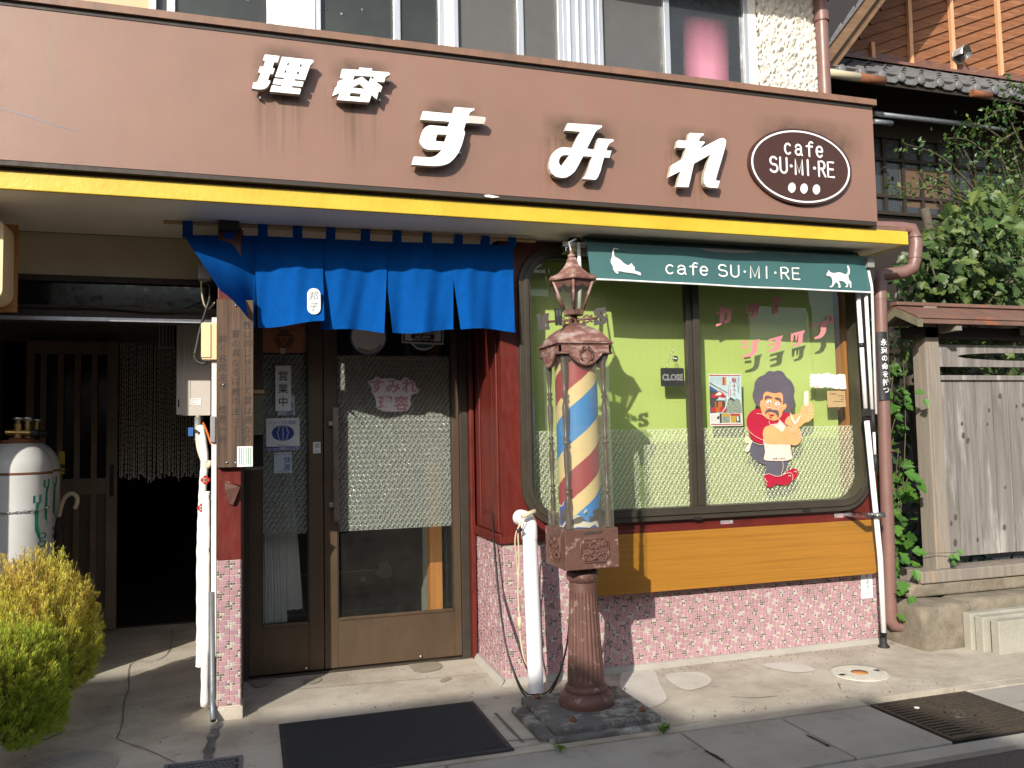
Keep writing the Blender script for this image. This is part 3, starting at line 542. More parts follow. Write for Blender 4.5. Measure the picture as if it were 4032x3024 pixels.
# --- entrance door
dx = lambda x, y=2000: W(x, y, YD).x
DZ = 2.30
b = MB(); x0, x1 = dx(957), dx(1846)
for p0, p1 in ((x0, dx(979)), (dx(1800, 1990)+.012, 1.334)): b.box((p0, YD-.05, 0.0), (p1, YD+.06, DZ), 'bronze_dark')
b.box((x0, YD-.05, DZ+.001), (1.334, YD+.06, ZT-.001), 'bronze_dark'); b.box((x0, YD-.055, -.02), (1.334, YD+.06, .012), 'bronze_dark'); b.put('door_frame', shop, bev=.003)
def leaf(x0, x1, gx0, gx1, gz0, lab):
    m = MB(); y0, y1 = YD-.035, YD+.01
    m.box((x0, y0, .02), (gx0, y1, DZ-.002), 'bronze'); m.box((gx1, y0, .02), (x1, y1, DZ-.002), 'bronze'); m.box((gx0+.0005, y0+.002, .02), (gx1-.0005, y1, gz0), 'bronze'); m.box((gx0+.0005, y0+.002, 2.2), (gx1-.0005, y1, DZ-.002), 'bronze')
    for a in ((gx0, gx0+.008), (gx1-.008, gx1)): m.box((a[0]+.0006, y0+.006, gz0+.001), (a[1], y1-.002, 2.199), 'bronze_dark')
    m.box((gx0+.009, y0-.006, gz0-.01), (gx1-.009, y0+.0015, gz0+.008), 'bronze')
    d = m.put('entrance_door', shop, label=lab, bev=.002)
    for z0_, z1_, g, nm in ((gz0, .83, 'door_glass', 'clear_pane'), (.832, 1.92, 'pattern_grey', 'patterned_pane'), (1.922, 2.2, 'door_glass', 'clear_pane')):
        q = MB(); q.quad((gx0+.008, YD-.005, z0_), (gx1-.008, YD-.005, z0_), (gx1-.008, YD-.005, z1_), (gx0+.008, YD-.005, z1_), g); q.put(nm, d)
    return d
dl = leaf(dx(980), dx(1271), dx(1030), dx(1214), W(1120, 2455, YD).z, 'narrow left door leaf with white curtain behind its glass')
dr = leaf(dx(1275), dx(1800, 1990)+.010, dx(1326), dx(1780, 1990), W(1500, 2418, YD).z, 'wide right door leaf with ribbed pull handle')
for d, (px, py) in ((dl, (1205, 2632)), (dr, (1657, 2585))):
    q = MB(); c = W(px, py, YD-.036); q.lathe([(.009, 0), (.009, .004), (.004, .006), (0, .006)], c, 'chrome', 14, axis=Matrix.Rotation(PI/2, 3, 'X')); q.put('floor_lock', d)
h = MB(); hx, hz0, hz1 = W(1322, 1830, YD-.075).x, W(1315, 2055, YD-.07).z, W(1315, 1605, YD-.07).z
h.box((hx-.016, YD-.088, hz0), (hx+.016, YD-.066, hz1), 'handle')
for k in range(6): h.box((hx-.0145+k*.0053, YD-.0905, hz0+.002), (hx-.0115+k*.0053, YD-.0885, hz1-.002), 'handle')
for zz in (W(1290, 1668, YD-.05).z, W(1290, 1988, YD-.05).z): h.box((hx-.042, YD-.080, zz-.014), (hx-.017, YD-.050, zz+.014), 'chrome'); h.box((hx-.042, YD-.0495, zz-.012), (hx-.02, YD-.0355, zz+.012), 'chrome')
h.put('pull_handle', dr, bev=.002)
# --- the room behind the door and the shop window
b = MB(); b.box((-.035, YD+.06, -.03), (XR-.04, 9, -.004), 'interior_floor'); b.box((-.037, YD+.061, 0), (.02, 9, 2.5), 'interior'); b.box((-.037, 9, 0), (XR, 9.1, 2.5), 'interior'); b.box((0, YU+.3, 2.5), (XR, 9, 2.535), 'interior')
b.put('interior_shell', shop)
b = MB(); xq = 1.20; b.box((xq, YD+.62, 0), (xq+.05, 8.2, 2.5), 'interior_wall'); b.box((xq-.006, YD+.63, 0), (xq-.0005, 8.2, .09), 'dark_wood'); b.box((xq+.16, YD+.1, 0), (xq+.2, YD+.5, 2.5), 'plaster'); b.put('partition', shop)
b = MB(); b.box((xq-.01, YD+.50, 0), (xq+.075, YD+.615, 2.5), 'orange_wood'); b.put('wooden_jamb', shop)
b = MB(); b.box((XR-.09, YF+.14, .85), (XR-.04, 6.2, 2.5), 'orange_wood'); b.box((3.62, 5.5, .8), (3.87, 5.56, 2.5), 'orange_wood'); b.put('inner_side_boards', shop)
# --- shop window
wf = MB(); wf.poly([rrect(WX0, WX1, WZ0, WZ1, .235, YF-.055), rrect(WX0+.07, WX1-.07, WZ0+.075, WZ1-.07, .165, YF-.055)], (0, .10, 0), 'win_frame')
wf.poly([rrect(WX0+.030, WX1-.030, WZ0+.032, WZ1-.030, .21, YF-.068), rrect(WX0+.055, WX1-.055, WZ0+.058, WZ1-.055, .185, YF-.068)], (0, .0125, 0), 'win_frame')
win = wf.put('shop_window', shop, bev=.002)
YG = YF+.03
b = MB(); m0, m1 = W(2717, 1700, YF).x, W(2765, 1700, YF).x; b.box((m0, YG-.03, WZ0+.076), ((m0+m1)/2-.004, YG+.012, WZ1-.071), 'win_frame'); b.box(((m0+m1)/2-.003, YG-.045, WZ0+.076), (m1, YG-.005, WZ1-.071), 'win_frame'); b.put('mullion', win, bev=.002)
b = MB()
for x in (2765, 3190): b = MB(); c = W(x, 2040 if x < 3000 else 2010, YF-.056); b.box((c.x-.055, YF-.0575, c.z-.009), (c.x+.0, YF-.0545, c.z+.009), 'black'); b.put('drain_slot', win)
gl, gr, gz0, gz1, gm = WX0+.05, WX1-.05, WZ0+.05, WZ1-.05, W(2500, 1690, YG).z
for xa, xb in ((gl, m0+.01), (m1-.01, gr)):
    for z0_, z1_, g, nm in ((gz0, gm, 'pattern_green', 'patterned_pane'), (gm+.001, gz1, 'glass', 'clear_pane')):
        b = MB(); b.quad((xa, YG, z0_), (xb, YG, z0_), (xb, YG, z1_), (xa, YG, z1_), g); b.put(nm, win)
b = MB(); x = W(2093, 1400, YG).x; b.box((x-.006, YG-.022, 1.35), (x+.004, YG-.004, 1.62), 'alu'); b.put('window_catch', win)
YS = 4.745
b = MB(); xa, xb = W(2092, 1500, YS).x, W(3292, 1500, YS).x; xm = (m0+m1)/2+.05
b.box((xa, YS, .88), (xm-.002, YS+.012, 2.53), 'green_panel'); b.box((xm+.002, YS-.003, .88), (xb, YS+.010, 2.53), 'green_panel'); b.put('green_board', label='lime green board closing off the shop window from inside', cat='board')
# ================================================================ SIGNBOARD and its letters
XB = W(3447, 700, YB).x; bz0, bz1 = W(2016, 771, YB).z, W(2016, 262, YB).z
sg = thing('signboard', 'long brown metal signboard with raised white Japanese letters above the yellow eave', 'signboard', (0, YB, bz0))
b = MB(); b.box((-5, YB, bz0), (XB, YU-.15, bz1), 'brown_paint'); b.put('panel', sg)
b = MB(); b.box((-5, YB-.022, bz1+.022), (XB+.016, YU-.1, bz1+.058), 'brown_trim'); b.box((-5, YB-.004, bz1+.0005), (XB-.004, YU-.14, bz1+.021), 'dark_trim'); b.put('cap', sg)  # dark strip colours in the shadow gap under the cap
b = MB(); b.box((-5, YB+.003, bz0-.022), (XB-.004, YB+.05, bz0-.001), 'dark_trim'); b.put('shadow_strip', sg)  # dark strip painted in for the shadow line below the board
b = MB(); b.poly([[W(x, y, YB-.0012) for x, y in [(0, 425), (100, 452), (300, 518), (290, 517), (100, 456), (0, 429)]]], (0, .0006, 0), 'grey_ink'); b.put('scratch', sg)
b = MB(); b.poly([[W(x, y, YB-.003) for x, y in [(1905, 768), (1925, 766), (1960, 773), (1968, 776), (1940, 779), (1912, 775)]]], (0, .002, 0), 'white_paint'); b.put('paint_chip', sg)
YLET = YB-.060
def letter(loops, cv, lab):
    mb = MB()
    for grp in loops: mb.poly([[W(x, y, YLET) for x, y in cv(l)] for l in grp], (0, .030, 0), 'letter', 'letter_side')
    c = mb.v[0]
    for q in range(3): p = mb.v[(q*7) % len(mb.v)]; mb.box((p.x-.004, YLET+.031, p.z-.03), (p.x+.004, YB-.0005, p.z-.022), 'steel')
    return mb.put('letter', sg, label=lab)
c1 = crop(960, 180, .14465)
letter([[[(580, 235), (975, 280), (920, 455), (825, 445), (778, 605), (845, 620), (792, 772), (710, 768), (655, 938), (722, 945), (705, 1020), (650, 1110), (590, 1155), (520, 1185), (440, 1190), (330, 1180), (220, 1155), (262, 1005), (345, 990), (380, 950), (460, 740), (388, 720), (445, 562), (535, 572), (580, 415), (518, 400), (545, 300)]],
 [[(1040, 297), (1880, 385), (1902, 420), (1880, 460), (1815, 525), (1790, 580), (1665, 935), (1385, 905), (1375, 950), (1615, 975), (1628, 1000), (1590, 1115), (1318, 1092), (1308, 1140), (1540, 1162), (1560, 1185), (1520, 1320), (708, 1245), (765, 1072), (1015, 1105), (1028, 1065), (785, 1038), (830, 890), (1085, 918), (1098, 872), (845, 845)], [(1192, 465), (1238, 470), (1218, 535), (1172, 530)], [(1535, 503), (1588, 508), (1566, 576), (1512, 570)], [(1118, 668), (1168, 673), (1146, 740), (1098, 735)], [(1460, 707), (1515, 712), (1494, 778), (1440, 772)]]], c1, 'white raised first kanji of the pair at upper left')
c2 = crop(1280, 240, .13562)
letter([[[(490, 240), (520, 228), (980, 258), (992, 190), (1365, 215), (1355, 290), (1830, 325), (1880, 355), (1878, 395), (1760, 465), (1740, 510), (1715, 615), (1478, 600), (1660, 745), (1610, 905), (1560, 870), (1500, 1110), (1345, 985), (1290, 1170), (1265, 1200), (345, 1130), (425, 925), (205, 1020), (290, 775), (330, 755), (375, 585), (580, 515), (425, 495)], [(855, 420), (1415, 455), (1400, 545), (1330, 465), (1260, 610), (1075, 455), (810, 565)], [(995, 665), (1160, 812), (778, 772)], [(738, 922), (1042, 948), (1012, 1045), (712, 1022)]]], c2, 'white raised second kanji of the pair at upper left')
c3 = crop(1600, 400, .18085)
letter([[[(360, 205), (1000, 265), (1042, 118), (1480, 150), (1478, 185), (1400, 225), (1365, 270), (1352, 300), (1720, 345), (1688, 490), (1292, 462), (1252, 612), (1278, 680), (1235, 850), (1200, 960), (1140, 1110), (1040, 1240), (940, 1330), (820, 1380), (680, 1400), (560, 1400), (115, 1372), (170, 1195), (520, 1215), (620, 1190), (700, 1130), (770, 1052), (460, 1045), (370, 1005), (320, 940), (292, 880), (300, 800), (350, 640), (410, 560), (480, 525), (540, 515), (905, 548), (942, 435), (305, 392)], [(680, 712), (882, 718), (835, 875), (655, 862), (640, 840), (660, 740)]]], c3, 'white raised hiragana with a broken grey crossbar end')
b = MB(); b.poly([[W(x, y, YLET-.0015) for x, y in c3([(1354, 302), (1560, 320), (1640, 345), (1735, 355), (1715, 440), (1685, 488), (1352, 463)])]], (0, .0012, 0), 'heater'); b.put('broken_face', sg)
c4 = crop(2120, 460, .18085)
letter([[[(640, 135), (1370, 185), (1388, 205), (1370, 235), (1290, 280), (1255, 310), (1230, 350), (1055, 690), (1228, 718), (1300, 468), (1625, 490), (1642, 510), (1630, 530), (1550, 575), (1520, 615), (1478, 730), (1592, 740), (1548, 890), (1430, 882), (1400, 990), (1350, 1180), (1290, 1320), (1245, 1370), (965, 1350), (1040, 1250), (1090, 1130), (1172, 865), (975, 855), (850, 1090), (790, 1190), (700, 1270), (600, 1320), (490, 1325), (380, 1300), (290, 1230), (240, 1120), (240, 1000), (280, 850), (330, 770), (400, 710), (480, 672), (560, 660), (740, 680), (790, 560), (912, 322), (580, 295)], [(560, 825), (672, 832), (502, 1075), (465, 1040), (445, 990), (450, 930), (490, 860)]]], c4, 'white raised hiragana in the middle of the signboard')
c5 = crop(2600, 500, .16873)
letter([[[(685, 137), (1005, 150), (1020, 170), (1005, 195), (945, 230), (920, 270), (902, 335), (1020, 338), (1038, 362), (1020, 390), (910, 515), (1330, 295), (1400, 262), (1460, 258), (1510, 280), (1535, 320), (1530, 400), (1490, 560), (1330, 1100), (1295, 1230), (1310, 1250), (1390, 1255), (1342, 1425), (1130, 1410), (1070, 1385), (1025, 1310), (1015, 1210), (1030, 1080), (1170, 640), (785, 855), (660, 1405), (390, 1395), (470, 1030), (205, 1165), (262, 890), (530, 735), (565, 640), (600, 490), (380, 475), (412, 308), (640, 325)]]], c5, 'white raised hiragana nearest the oval cafe sign')
for (x0_, x1_, yt_, ym_, yb_) in ((985, 1255, 160, 290, 640), (1290, 1545, 215, 330, 670), (1640, 1900, 375, 480, 745), (2130, 2440, 440, 540, 800), (2620, 2880, 490, 590, 825), (2960, 3400, 450, 600, 840)):
    b = MB(); q0, q1, q2_, q3 = [W(x, y, YB-.0010) for x, y in ((x0_, yt_-25), (x1_, yt_+10), (x1_, ym_+60), (x0_, ym_+40))]; b.quad(q0, q1, q2_, q3, 'soot'); b.put('grime', sg, rec=False)
    if x0_ < 2900: b = MB(); q0, q1, q2_, q3 = [W(x, y, YB-.0016) for x, y in ((x0_-15, ym_), (x1_-40, ym_+10), (x1_-40, yb_+8), (x0_-15, yb_))]; b.quad(q0, q1, q2_, q3, 'drip'); b.put('grime', sg, rec=False)
# ================================================================ stroke letters for the cafe lettering
def arc(cx, cy, rx, ry, a0, a1, n=14): return [(cx+rx*math.cos(math.radians(a0+(a1-a0)*i/n)), cy+ry*math.sin(math.radians(a0+(a1-a0)*i/n))) for i in range(n+1)]
GLY = {'c': (.62, [arc(.32, .36, .26, .36, 48, 312)]), 'a': (.66, [arc(.3, .5, .23, .22, 165, 0, 8)+[(.53, .3), (.54, .1), (.6, .01)], [(.53, .42)]+arc(.28, .2, .23, .2, 75, 285, 10)+[(.42, .04), (.53, .16)]]),
 'f': (.56, [[(.58, .96), (.47, 1.0), (.36, .97), (.29, .86), (.28, .7), (.28, 0)], [(.06, .68), (.54, .68)]]), 'e': (.64, [[(.06, .38), (.57, .38)]+arc(.32, .4, .26, .34, 4, 180, 9)+arc(.32, .36, .26, .36, 190, 318, 9)]),
 'S': (.72, [arc(.36, .75, .28, .25, 35, 180, 8)+arc(.36, .74, .28, .24, 195, 250, 3)+arc(.38, .26, .30, .26, 70, 0, 5)+arc(.36, .26, .32, .26, -15, -150, 8)]), 'U': (.72, [[(.08, 1), (.08, .3)]+arc(.36, .28, .28, .28, 180, 360, 10)+[(.64, .3), (.64, 1)]]),
 'M': (.74, [[(.07, 0), (.07, 1), (.37, .08), (.67, 1), (.67, 0)]]), 'I': (.58, [[(.29, 0), (.29, 1)]]), 'R': (.68, [[(.08, 0), (.08, 1), (.36, 1)]+arc(.36, .75, .25, .25, 80, -90, 8)+[(.08, .5)], [(.34, .5), (.64, 0)]]), 'E': (.64, [[(.6, 0), (.08, 0), (.08, 1), (.58, 1)], [(.08, .52), (.52, .52)]]), '.': (.34, [[(.17, .5), (.171, .5)]]), ' ': (.35, [])}
def strokes(parent, s, o, h, m, Y, r=.085, sp=.12, al='c', wx=1., shear=0., yfun=None):
    tot = sum(GLY[c][0]+sp for c in s)-sp; x = -tot/2 if al == 'c' else 0
    for c in s:
        mb = MB()
        for k, l in enumerate(GLY[c][1]):
            pts = [V((o[0]+(x+p[0])*h*wx, Y-.0003*k, o[1]+(p[1]-.5)*h)) for p in l]
            if yfun: pts = [V((p.x, yfun(p.x, p.z), p.z)) for p in pts]
            mb.tube(pts, h*r*(1.5 if c == '.' else 1), m, 8, .10, V((0, 1, 0)), rnd=True)
        if mb.f: mb.put('letter' if c != '.' else 'dot', parent)
        x += GLY[c][0]+sp
oc = crop(2940, 500, .19892)
YO = YB-.022
cc = W(*oc([(1085, 790)])[0], YO); ex_ = W(*oc([(2080, 870)])[0], YO).x-cc.x; ez_ = W(*oc([(980, 30)])[0], YO).z
ezr = (ez_-W(*oc([(1200, 1545)])[0], YO).z)/2; cz = ez_-ezr
ov = thing('oval_cafe_sign', 'dark brown oval sign with white rim, lettering and three coffee beans', 'sign', (cc.x, YB, cz-ezr))
b = MB(); b.poly([ell(cc.x, cz, ex_, ezr, YO, 64)], (0, YB-.001-YO, 0), 'brown_sign'); b.put('board', ov, ang=40)
b = MB(); b.poly([ell(cc.x, cz, ex_*.958, ezr*.948, YO-.002, 64), ell(cc.x, cz, ex_*.925, ezr*.903, YO-.002, 64)], (0, .0015, 0), 'enamel'); b.put('rim', ov)
px = lambda x, y: W(*oc([(x, y)])[0], YO)
a = px(1115, 425); strokes(ov, 'cafe', (a.x+.005, a.z), px(1240, 265).z-px(1240, 560).z-.006, 'enamel', YO-.001, .078, .30, wx=.95)
a = px(1100, 795); hS = px(570, 590).z-px(570, 905).z-.006; strokes(ov, 'SU.M I.RE'.replace(' ', ''), (a.x, a.z), hS, 'enamel', YO-.001, .078, .135, wx=.885)
for x, y in ((893, 1203), (1133, 1220), (1378, 1238)):
    c = px(x, y); rw, rh = .0245, .031; rot = math.radians(-22)
    p = [(c.x+rw*math.cos(t)*math.cos(rot)-rh*math.sin(t)*math.sin(rot), YO-.002, c.z+rw*math.cos(t)*math.sin(rot)+rh*math.sin(t)*math.cos(rot)) for t in [2*PI*i/28 for i in range(28)]]
    b = MB(); b.poly([p], (0, .0015, 0), 'enamel'); b.tube(smooth_pts([(c.x-.017, YO-.0025, c.z-.026), (c.x-.010, YO-.0025, c.z-.008), (c.x+.006, YO-.0025, c.z+.004), (c.x+.014, YO-.0025, c.z+.022)]), .0016, 'grey_ink', 6, .3); b.put('coffee_bean', ov)
# ================================================================ NOREN (split curtain over the door)
YN = 4.50
nr = thing('noren_curtain', 'blue cotton split curtain with a white name patch hanging over the door', 'curtain', (.6, YN, 1.95))
ra, rb = W(645, 872, YN+.05), W(2108, 948, YN-.05)
b = MB(); pts = [ra.lerp(rb, i/14) for i in range(15)]; b.tube(pts, [.0115 if i % 4 else .0128 for i in range(15)], 'bamboo', 10); b.put('bamboo_rod', nr)
rodp = lambda x: ra.lerp(rb, (x-645)/(2108-645))
b = MB(); b.smooth = True; PAN = {}
def panel(key, tl, tr, br, bl, yl, yr, amp, ph, k, v0=.42, nu=26, nv=22, curl=None):
    def pt(u, v):
        q = max(0, (v-v0)/(1-v0)); xl = tl[0]+(bl[0]-tl[0])*q; xr = tr[0]+(br[0]-tr[0])*q
        yt = tl[1]+(tr[1]-tl[1])*u; yb = bl[1]+(br[1]-bl[1])*u
        Y = YN+(.05-.1*((xl+(xr-xl)*u)-645)/1463)+(yl*(1-u)+yr*u)*v**1.5+amp*(.25+v)*math.sin(ph+u*k)+.004*math.sin(u*23+v*5+ph)
        x = xl+(xr-xl)*u; y = yt+(yb-yt)*v+6*math.sin(u*PI*1.5+ph)*v*v
        if curl: Y, x, y = curl(u, v, Y, x, y)
        return W(x, y, Y)
    PAN[key] = pt; n = b.add([pt(i/nu, j/nv) for j in range(nv+1) for i in range(nu+1)])
    for j in range(nv):
        for i in range(nu): a = n+j*(nu+1)+i; b.face((a, a+1, a+nu+2, a+nu+1), 'noren')
    # hem
    for i in range(nu): p, q = pt(i/nu, .965), pt((i+1)/nu, .965); r, s_ = pt(i/nu, 1), pt((i+1)/nu, 1); o = V((0, -.003, 0)); b.quad(p+o, q+o, s_+o, r+o, 'noren')
def curl1(u, v, Y, x, y):
    Y = YN+.05-.40*(1-u)**1.3*v-.05*math.sin(u*3)*v+.006*math.sin(u*14)
    return Y, x, y
def p1():
    nu, nv = 30, 26
    L = smooth_pts([V((726, 925, 0)), V((748, 965, 0)), V((790, 1025, 0)), V((832, 1090, 0)), V((869, 1147, 0))], 8); Rr = [V((1006, 928+(1296-928)*i/32, 0)) for i in range(33)]
    def pt(u, v):
        a = L[min(32, int(v*32))]; c = Rr[min(32, int(v*32))]; sag = 26*math.sin(u*PI)*v
        x = a.x+(c.x-a.x)*u; y = a.y+(c.y-a.y)*(u**(1+.15*v))-sag*.35
        Y = YN+.045-.42*(1-u)**1.25*v**1.2+.03*math.sin(u*7+1)*v*u
        return W(x, y, Y)
    PAN[1] = pt; n = b.add([pt(i/nu, j/nv) for j in range(nv+1) for i in range(nu+1)])
    for j in range(nv):
        for i in range(nu): a = n+j*(nu+1)+i; b.face((a, a+1, a+nu+2, a+nu+1), 'noren')
p1()
panel(2, (1006, 928), (1272, 940), (1277, 1268), (1016, 1288), .01, -.10, .020, .6, 7.5)
panel(3, (1272, 940), (1522, 951), (1513, 1308), (1262, 1296), .02, -.01, .020, 2.4, 8)
panel(4, (1522, 951), (1785, 959), (1785, 1303), (1546, 1309), -.01, -.01, .020, .2, 9)
panel(5, (1785, 959), (2021, 966), (2028, 1303), (1814, 1296), -.02, .0, .020, 2.9, 8)
for x in (730, 880, 1004, 1135, 1262, 1398, 1524, 1648, 1776, 1890, 2004):
    c = rodp(x); wd = .024; y0 = 928+(966-928)*(x-726)/1295+8; e = W(x, y0, c.y)
    for sgn in (-1, 1):
        pts = [(c.z+.014, sgn*.004), (c.z+.008, sgn*.0145), (c.z-.010, sgn*.0145), (e.z, sgn*.002)]
        for (za, ya), (zb, yb) in zip(pts, pts[1:]): b.quad((c.x-wd, c.y+ya, za), (c.x+wd, c.y+ya, za), (c.x+wd*1.05, c.y+yb, zb), (c.x-wd*1.05, c.y+yb, zb), 'noren')
cl = b.put('cloth', nr, rec=False)
pc = PAN[2](.86, .77); b = MB(); Yp = min(PAN[2](u, v).y for u in (.75, .8, .86, .95) for v in (.6, .7, .8, .9))-.004
cc2 = W(1236, 1186, Yp); b.poly([rrect(cc2.x-.034, cc2.x+.034, cc2.z-.069, cc2.z+.069, .033, Yp, 10)], (0, .0012, 0), 'white'); b.text('邦子', (cc2.x, Yp-.0012, cc2.z+.028), .050, 'grey_ink', bold=.004, vert=.058, shear=.1); b.put('name_patch', nr)
# wooden block at the rod's left hanger
b = MB(); p, q = W(862, 852, 4.50), W(942, 910, 4.50); b.box((p.x, 4.47, q.z), (q.x, 4.58, ZT-.001), 'dark_wood'); b.put('curtain_hanger', label='dark wooden block under the eave holding the left part of the bamboo curtain rod', cat='bracket')
# ================================================================ AWNING
YA = 4.30
aw = thing('awning', 'narrow dark green awning with white cats and cafe lettering on its hanging flap', 'awning', (2.9, YA, 0))
TL, TR, BR, BL = W(2308, 955, YA), W(3414, 1012, YA), W(3438, 1151, YA), W(2327, 1097, YA)
ya = lambda x, z: YA+.006*math.sin(x*5)+.004*math.sin(x*11+z*9)
b = MB(); b.smooth = True; nu, nv = 60, 8
def vp(u, v): p = TL.lerp(TR, u).lerp(BL.lerp(BR, u), v); return V((p.x, ya(p.x, p.z), p.z))
n = b.add([vp(i/nu, j/nv) for j in range(nv+1) for i in range(nu+1)])
for j in range(nv):
    for i in range(nu): a = n+j*(nu+1)+i; b.face((a, a+1, a+nu+2, a+nu+1), 'teal')
b.put('flap', aw, rec=False)
b = MB(); pts = [vp(i/nu, 1)+V((0, -.001, -.003)) for i in range(nu+1)]; b.tube(pts, .0055, 'white', 8); b.put('white_hem', aw)
b = MB(); b.hexa([TL+V((.02, .01, -.01)), TR+V((-.02, .01, -.01)), TR+V((-.02, .17, .09)), TL+V((.02, .17, .09)), TL+V((.02, .006, -.004)), TR+V((-.02, .006, -.004)), TR+V((-.02, .17, .096)), TL+V((.02, .17, .096))], 'teal'); b.put('canopy', aw)
b = MB(); b.tube([(TL.x, 4.47, ZT-.06), (TR.x, 4.47, ZT-.06)], .035, 'box_grey', 14); b.tube([(TL.x-.01, YA+.012, TL.z-.004), (TR.x+.03, YA+.012, TR.z-.004)], .011, 'box_grey', 10); b.put('roller', aw)
p0, p1_ = W(2655, 1055, YA-.012), W(3128, 1080, YA-.012)
mid = W(2890, 1067, YA); hh = W(2860, 1040, YA).z-W(2860, 1090, YA).z; strokes(aw, 'cafe SU.MI.RE', (mid.x, mid.z), hh*.90, 'teal_white', YA, .075, .185, wx=1.36, yfun=lambda x, z: ya(x, z)-.0035)
k1 = crop(2350, 970, .09494); k2 = crop(3200, 1030, .11302)
cat1 = [(600, 340), (615, 200), (630, 125), (665, 90), (720, 85), (800, 105), (850, 118), (865, 140), (855, 152), (800, 140), (740, 128), (690, 132), (678, 180), (675, 330), (690, 400), (710, 450), (860, 520), (960, 600), (1080, 710), (1160, 765), (1230, 798), (1290, 792), (1350, 760), (1375, 725), (1410, 715), (1440, 785), (1510, 850), (1530, 900), (1540, 945), (1530, 985), (1500, 992), (1640, 1060), (1760, 1090), (1780, 1115), (1765, 1145), (1800, 1180), (1795, 1210), (1760, 1222), (1715, 1215), (1670, 1185), (1500, 1140), (1300, 1108), (1150, 1095), (1020, 1065), (940, 1045), (900, 1055), (860, 1045), (750, 995), (860, 1095), (862, 1125), (840, 1150), (800, 1145), (735, 1105), (700, 1055), (650, 980), (632, 920), (640, 870), (600, 800), (560, 720), (538, 650), (545, 580), (580, 490)]
cat2 = [(430, 460), (450, 410), (500, 370), (485, 310), (505, 312), (560, 375), (640, 410), (720, 412), (800, 395), (880, 385), (950, 400), (1030, 440), (1090, 455), (1150, 430), (1175, 380), (1180, 280), (1160, 200), (1155, 160), (1180, 145), (1205, 165), (1240, 260), (1250, 350), (1235, 440), (1190, 500), (1205, 590), (1225, 660), (1285, 705), (1298, 760), (1295, 850), (1305, 900), (1285, 925), (1258, 915), (1250, 850), (1238, 775), (1195, 765), (1185, 860), (1160, 905), (1120, 910), (1085, 885), (1095, 865), (1135, 860), (1130, 800), (1080, 745), (1010, 695), (960, 692), (860, 675), (890, 760), (925, 860), (920, 915), (880, 928), (845, 905), (845, 880), (870, 860), (830, 790), (770, 715), (690, 830), (650, 890), (600, 915), (550, 895), (545, 865), (600, 860), (625, 820), (645, 740), (645, 680), (610, 570), (560, 525), (510, 512), (470, 520), (440, 490)]
for cv, l, lab in ((k1, cat1, 'white stretching cat printed at the left end'), (k2, cat2, 'white walking cat printed at the right end')):
    b = MB(); pts = [W(x, y, YA) for x, y in cv(l)]; b.poly([[V((p.x, YA-.0125, p.z)) for p in pts]], (0, .0006, 0), 'teal_white'); b.put('cat_print', aw, label=lab)
# side arms, brackets and the two folded white support poles at the right
b = MB(); p = W(2262, 928, 4.45); b.lathe([(.045, 0), (.045, .03), (.03, .05)], (p.x, 4.45, ZT-.05), 'black', 20)
p, q = W(2214, 952, 4.36), W(2302, 975, 4.36); b.box((p.x, 4.35, q.z), (q.x, 4.362, p.z), 'alu'); b.box((p.x+.02, 4.363, q.z-.025), (q.x-.03, 4.45, q.z+.02), 'chrome'); b.box((p.x+.03, 4.33, q.z-.03), (p.x+.07, 4.349, q.z-.002), 'bamboo')
b.put('bracket', aw, bev=.002); b = MB(); p = W(3405, 1040, 4.3); b.box((p.x+.0, 4.27, p.z-.025), (p.x+.05, 4.45, p.z+.03), 'box_grey'); b.box((p.x-.04, 4.4, p.z+.02), (p.x+.04, 4.46, ZT-.002), 'dark_trim'); b.put('bracket', aw, bev=.002)
b = MB(); b.tube([W(2277, 955, 4.33), W(2284, 1090, 4.36), W(2281, 1215, 4.38)], .011, 'white', 10); b.put('support_pole', aw, label='short white pole hanging behind the lantern')
b = MB(); A, B_, C_, D_ = W(3378, 1150, 4.36), W(3410, 1628, 4.36), W(3466, 2200, 4.36), W(3480, 2490, 4.36)
b.tube([A, B_], .0135, 'white', 12); b.tube([B_, C_, D_], .0165, 'white', 12)
for y0_, y1_ in ((1350, 1368),): b.tube([W(3391, y0_, 4.36), W(3393, y1_, 4.36)], .0155, 'black', 12)
b.tube([W(3407, 1608, 4.36), W(3411, 1655, 4.36)], .020, 'blackrub', 12); sp1 = b.put('support_pole', aw, label='white telescopic pole standing on the pavement')
b = MB(); e0 = G(3480, 2548); b.lathe([(.036, 0), (.036, .008), (.024, .02), (.019, .03), (.022, .06), (.018, .075), (.024, .08), (.023, .13), (.018, .14)], (e0.x, e0.y, 0), 'blackrub', 18); b.put('rubber_foot', sp1)
b = MB(); A2, B2 = W(3409, 1150, 4.33), W(3434, 1612, 4.33); b.tube([A2, B2], .0115, 'white', 10); b.tube([W(3420, 1066, 4.29), W(3433, 1130, 4.29), W(3450, 1630, 4.31)], .008, 'white', 8); b.tube([B2, W(3441, 1700, 4.33)], .013, 'blackrub', 10); b.tube([W(3441, 1700, 4.33), W(3446, 1790, 4.33)], .008, 'white', 8); b.tube([W(3446, 1790, 4.33), W(3450, 1850, 4.33)], .011, 'blackrub', 8)
p = W(3432, 1625, 4.34); b.box((p.x-.05, 4.33, p.z-.02), (p.x+.025, 4.37, p.z+.02), 'blackrub'); b.put('support_pole', aw, label='thin folded white pole beside the telescopic one')
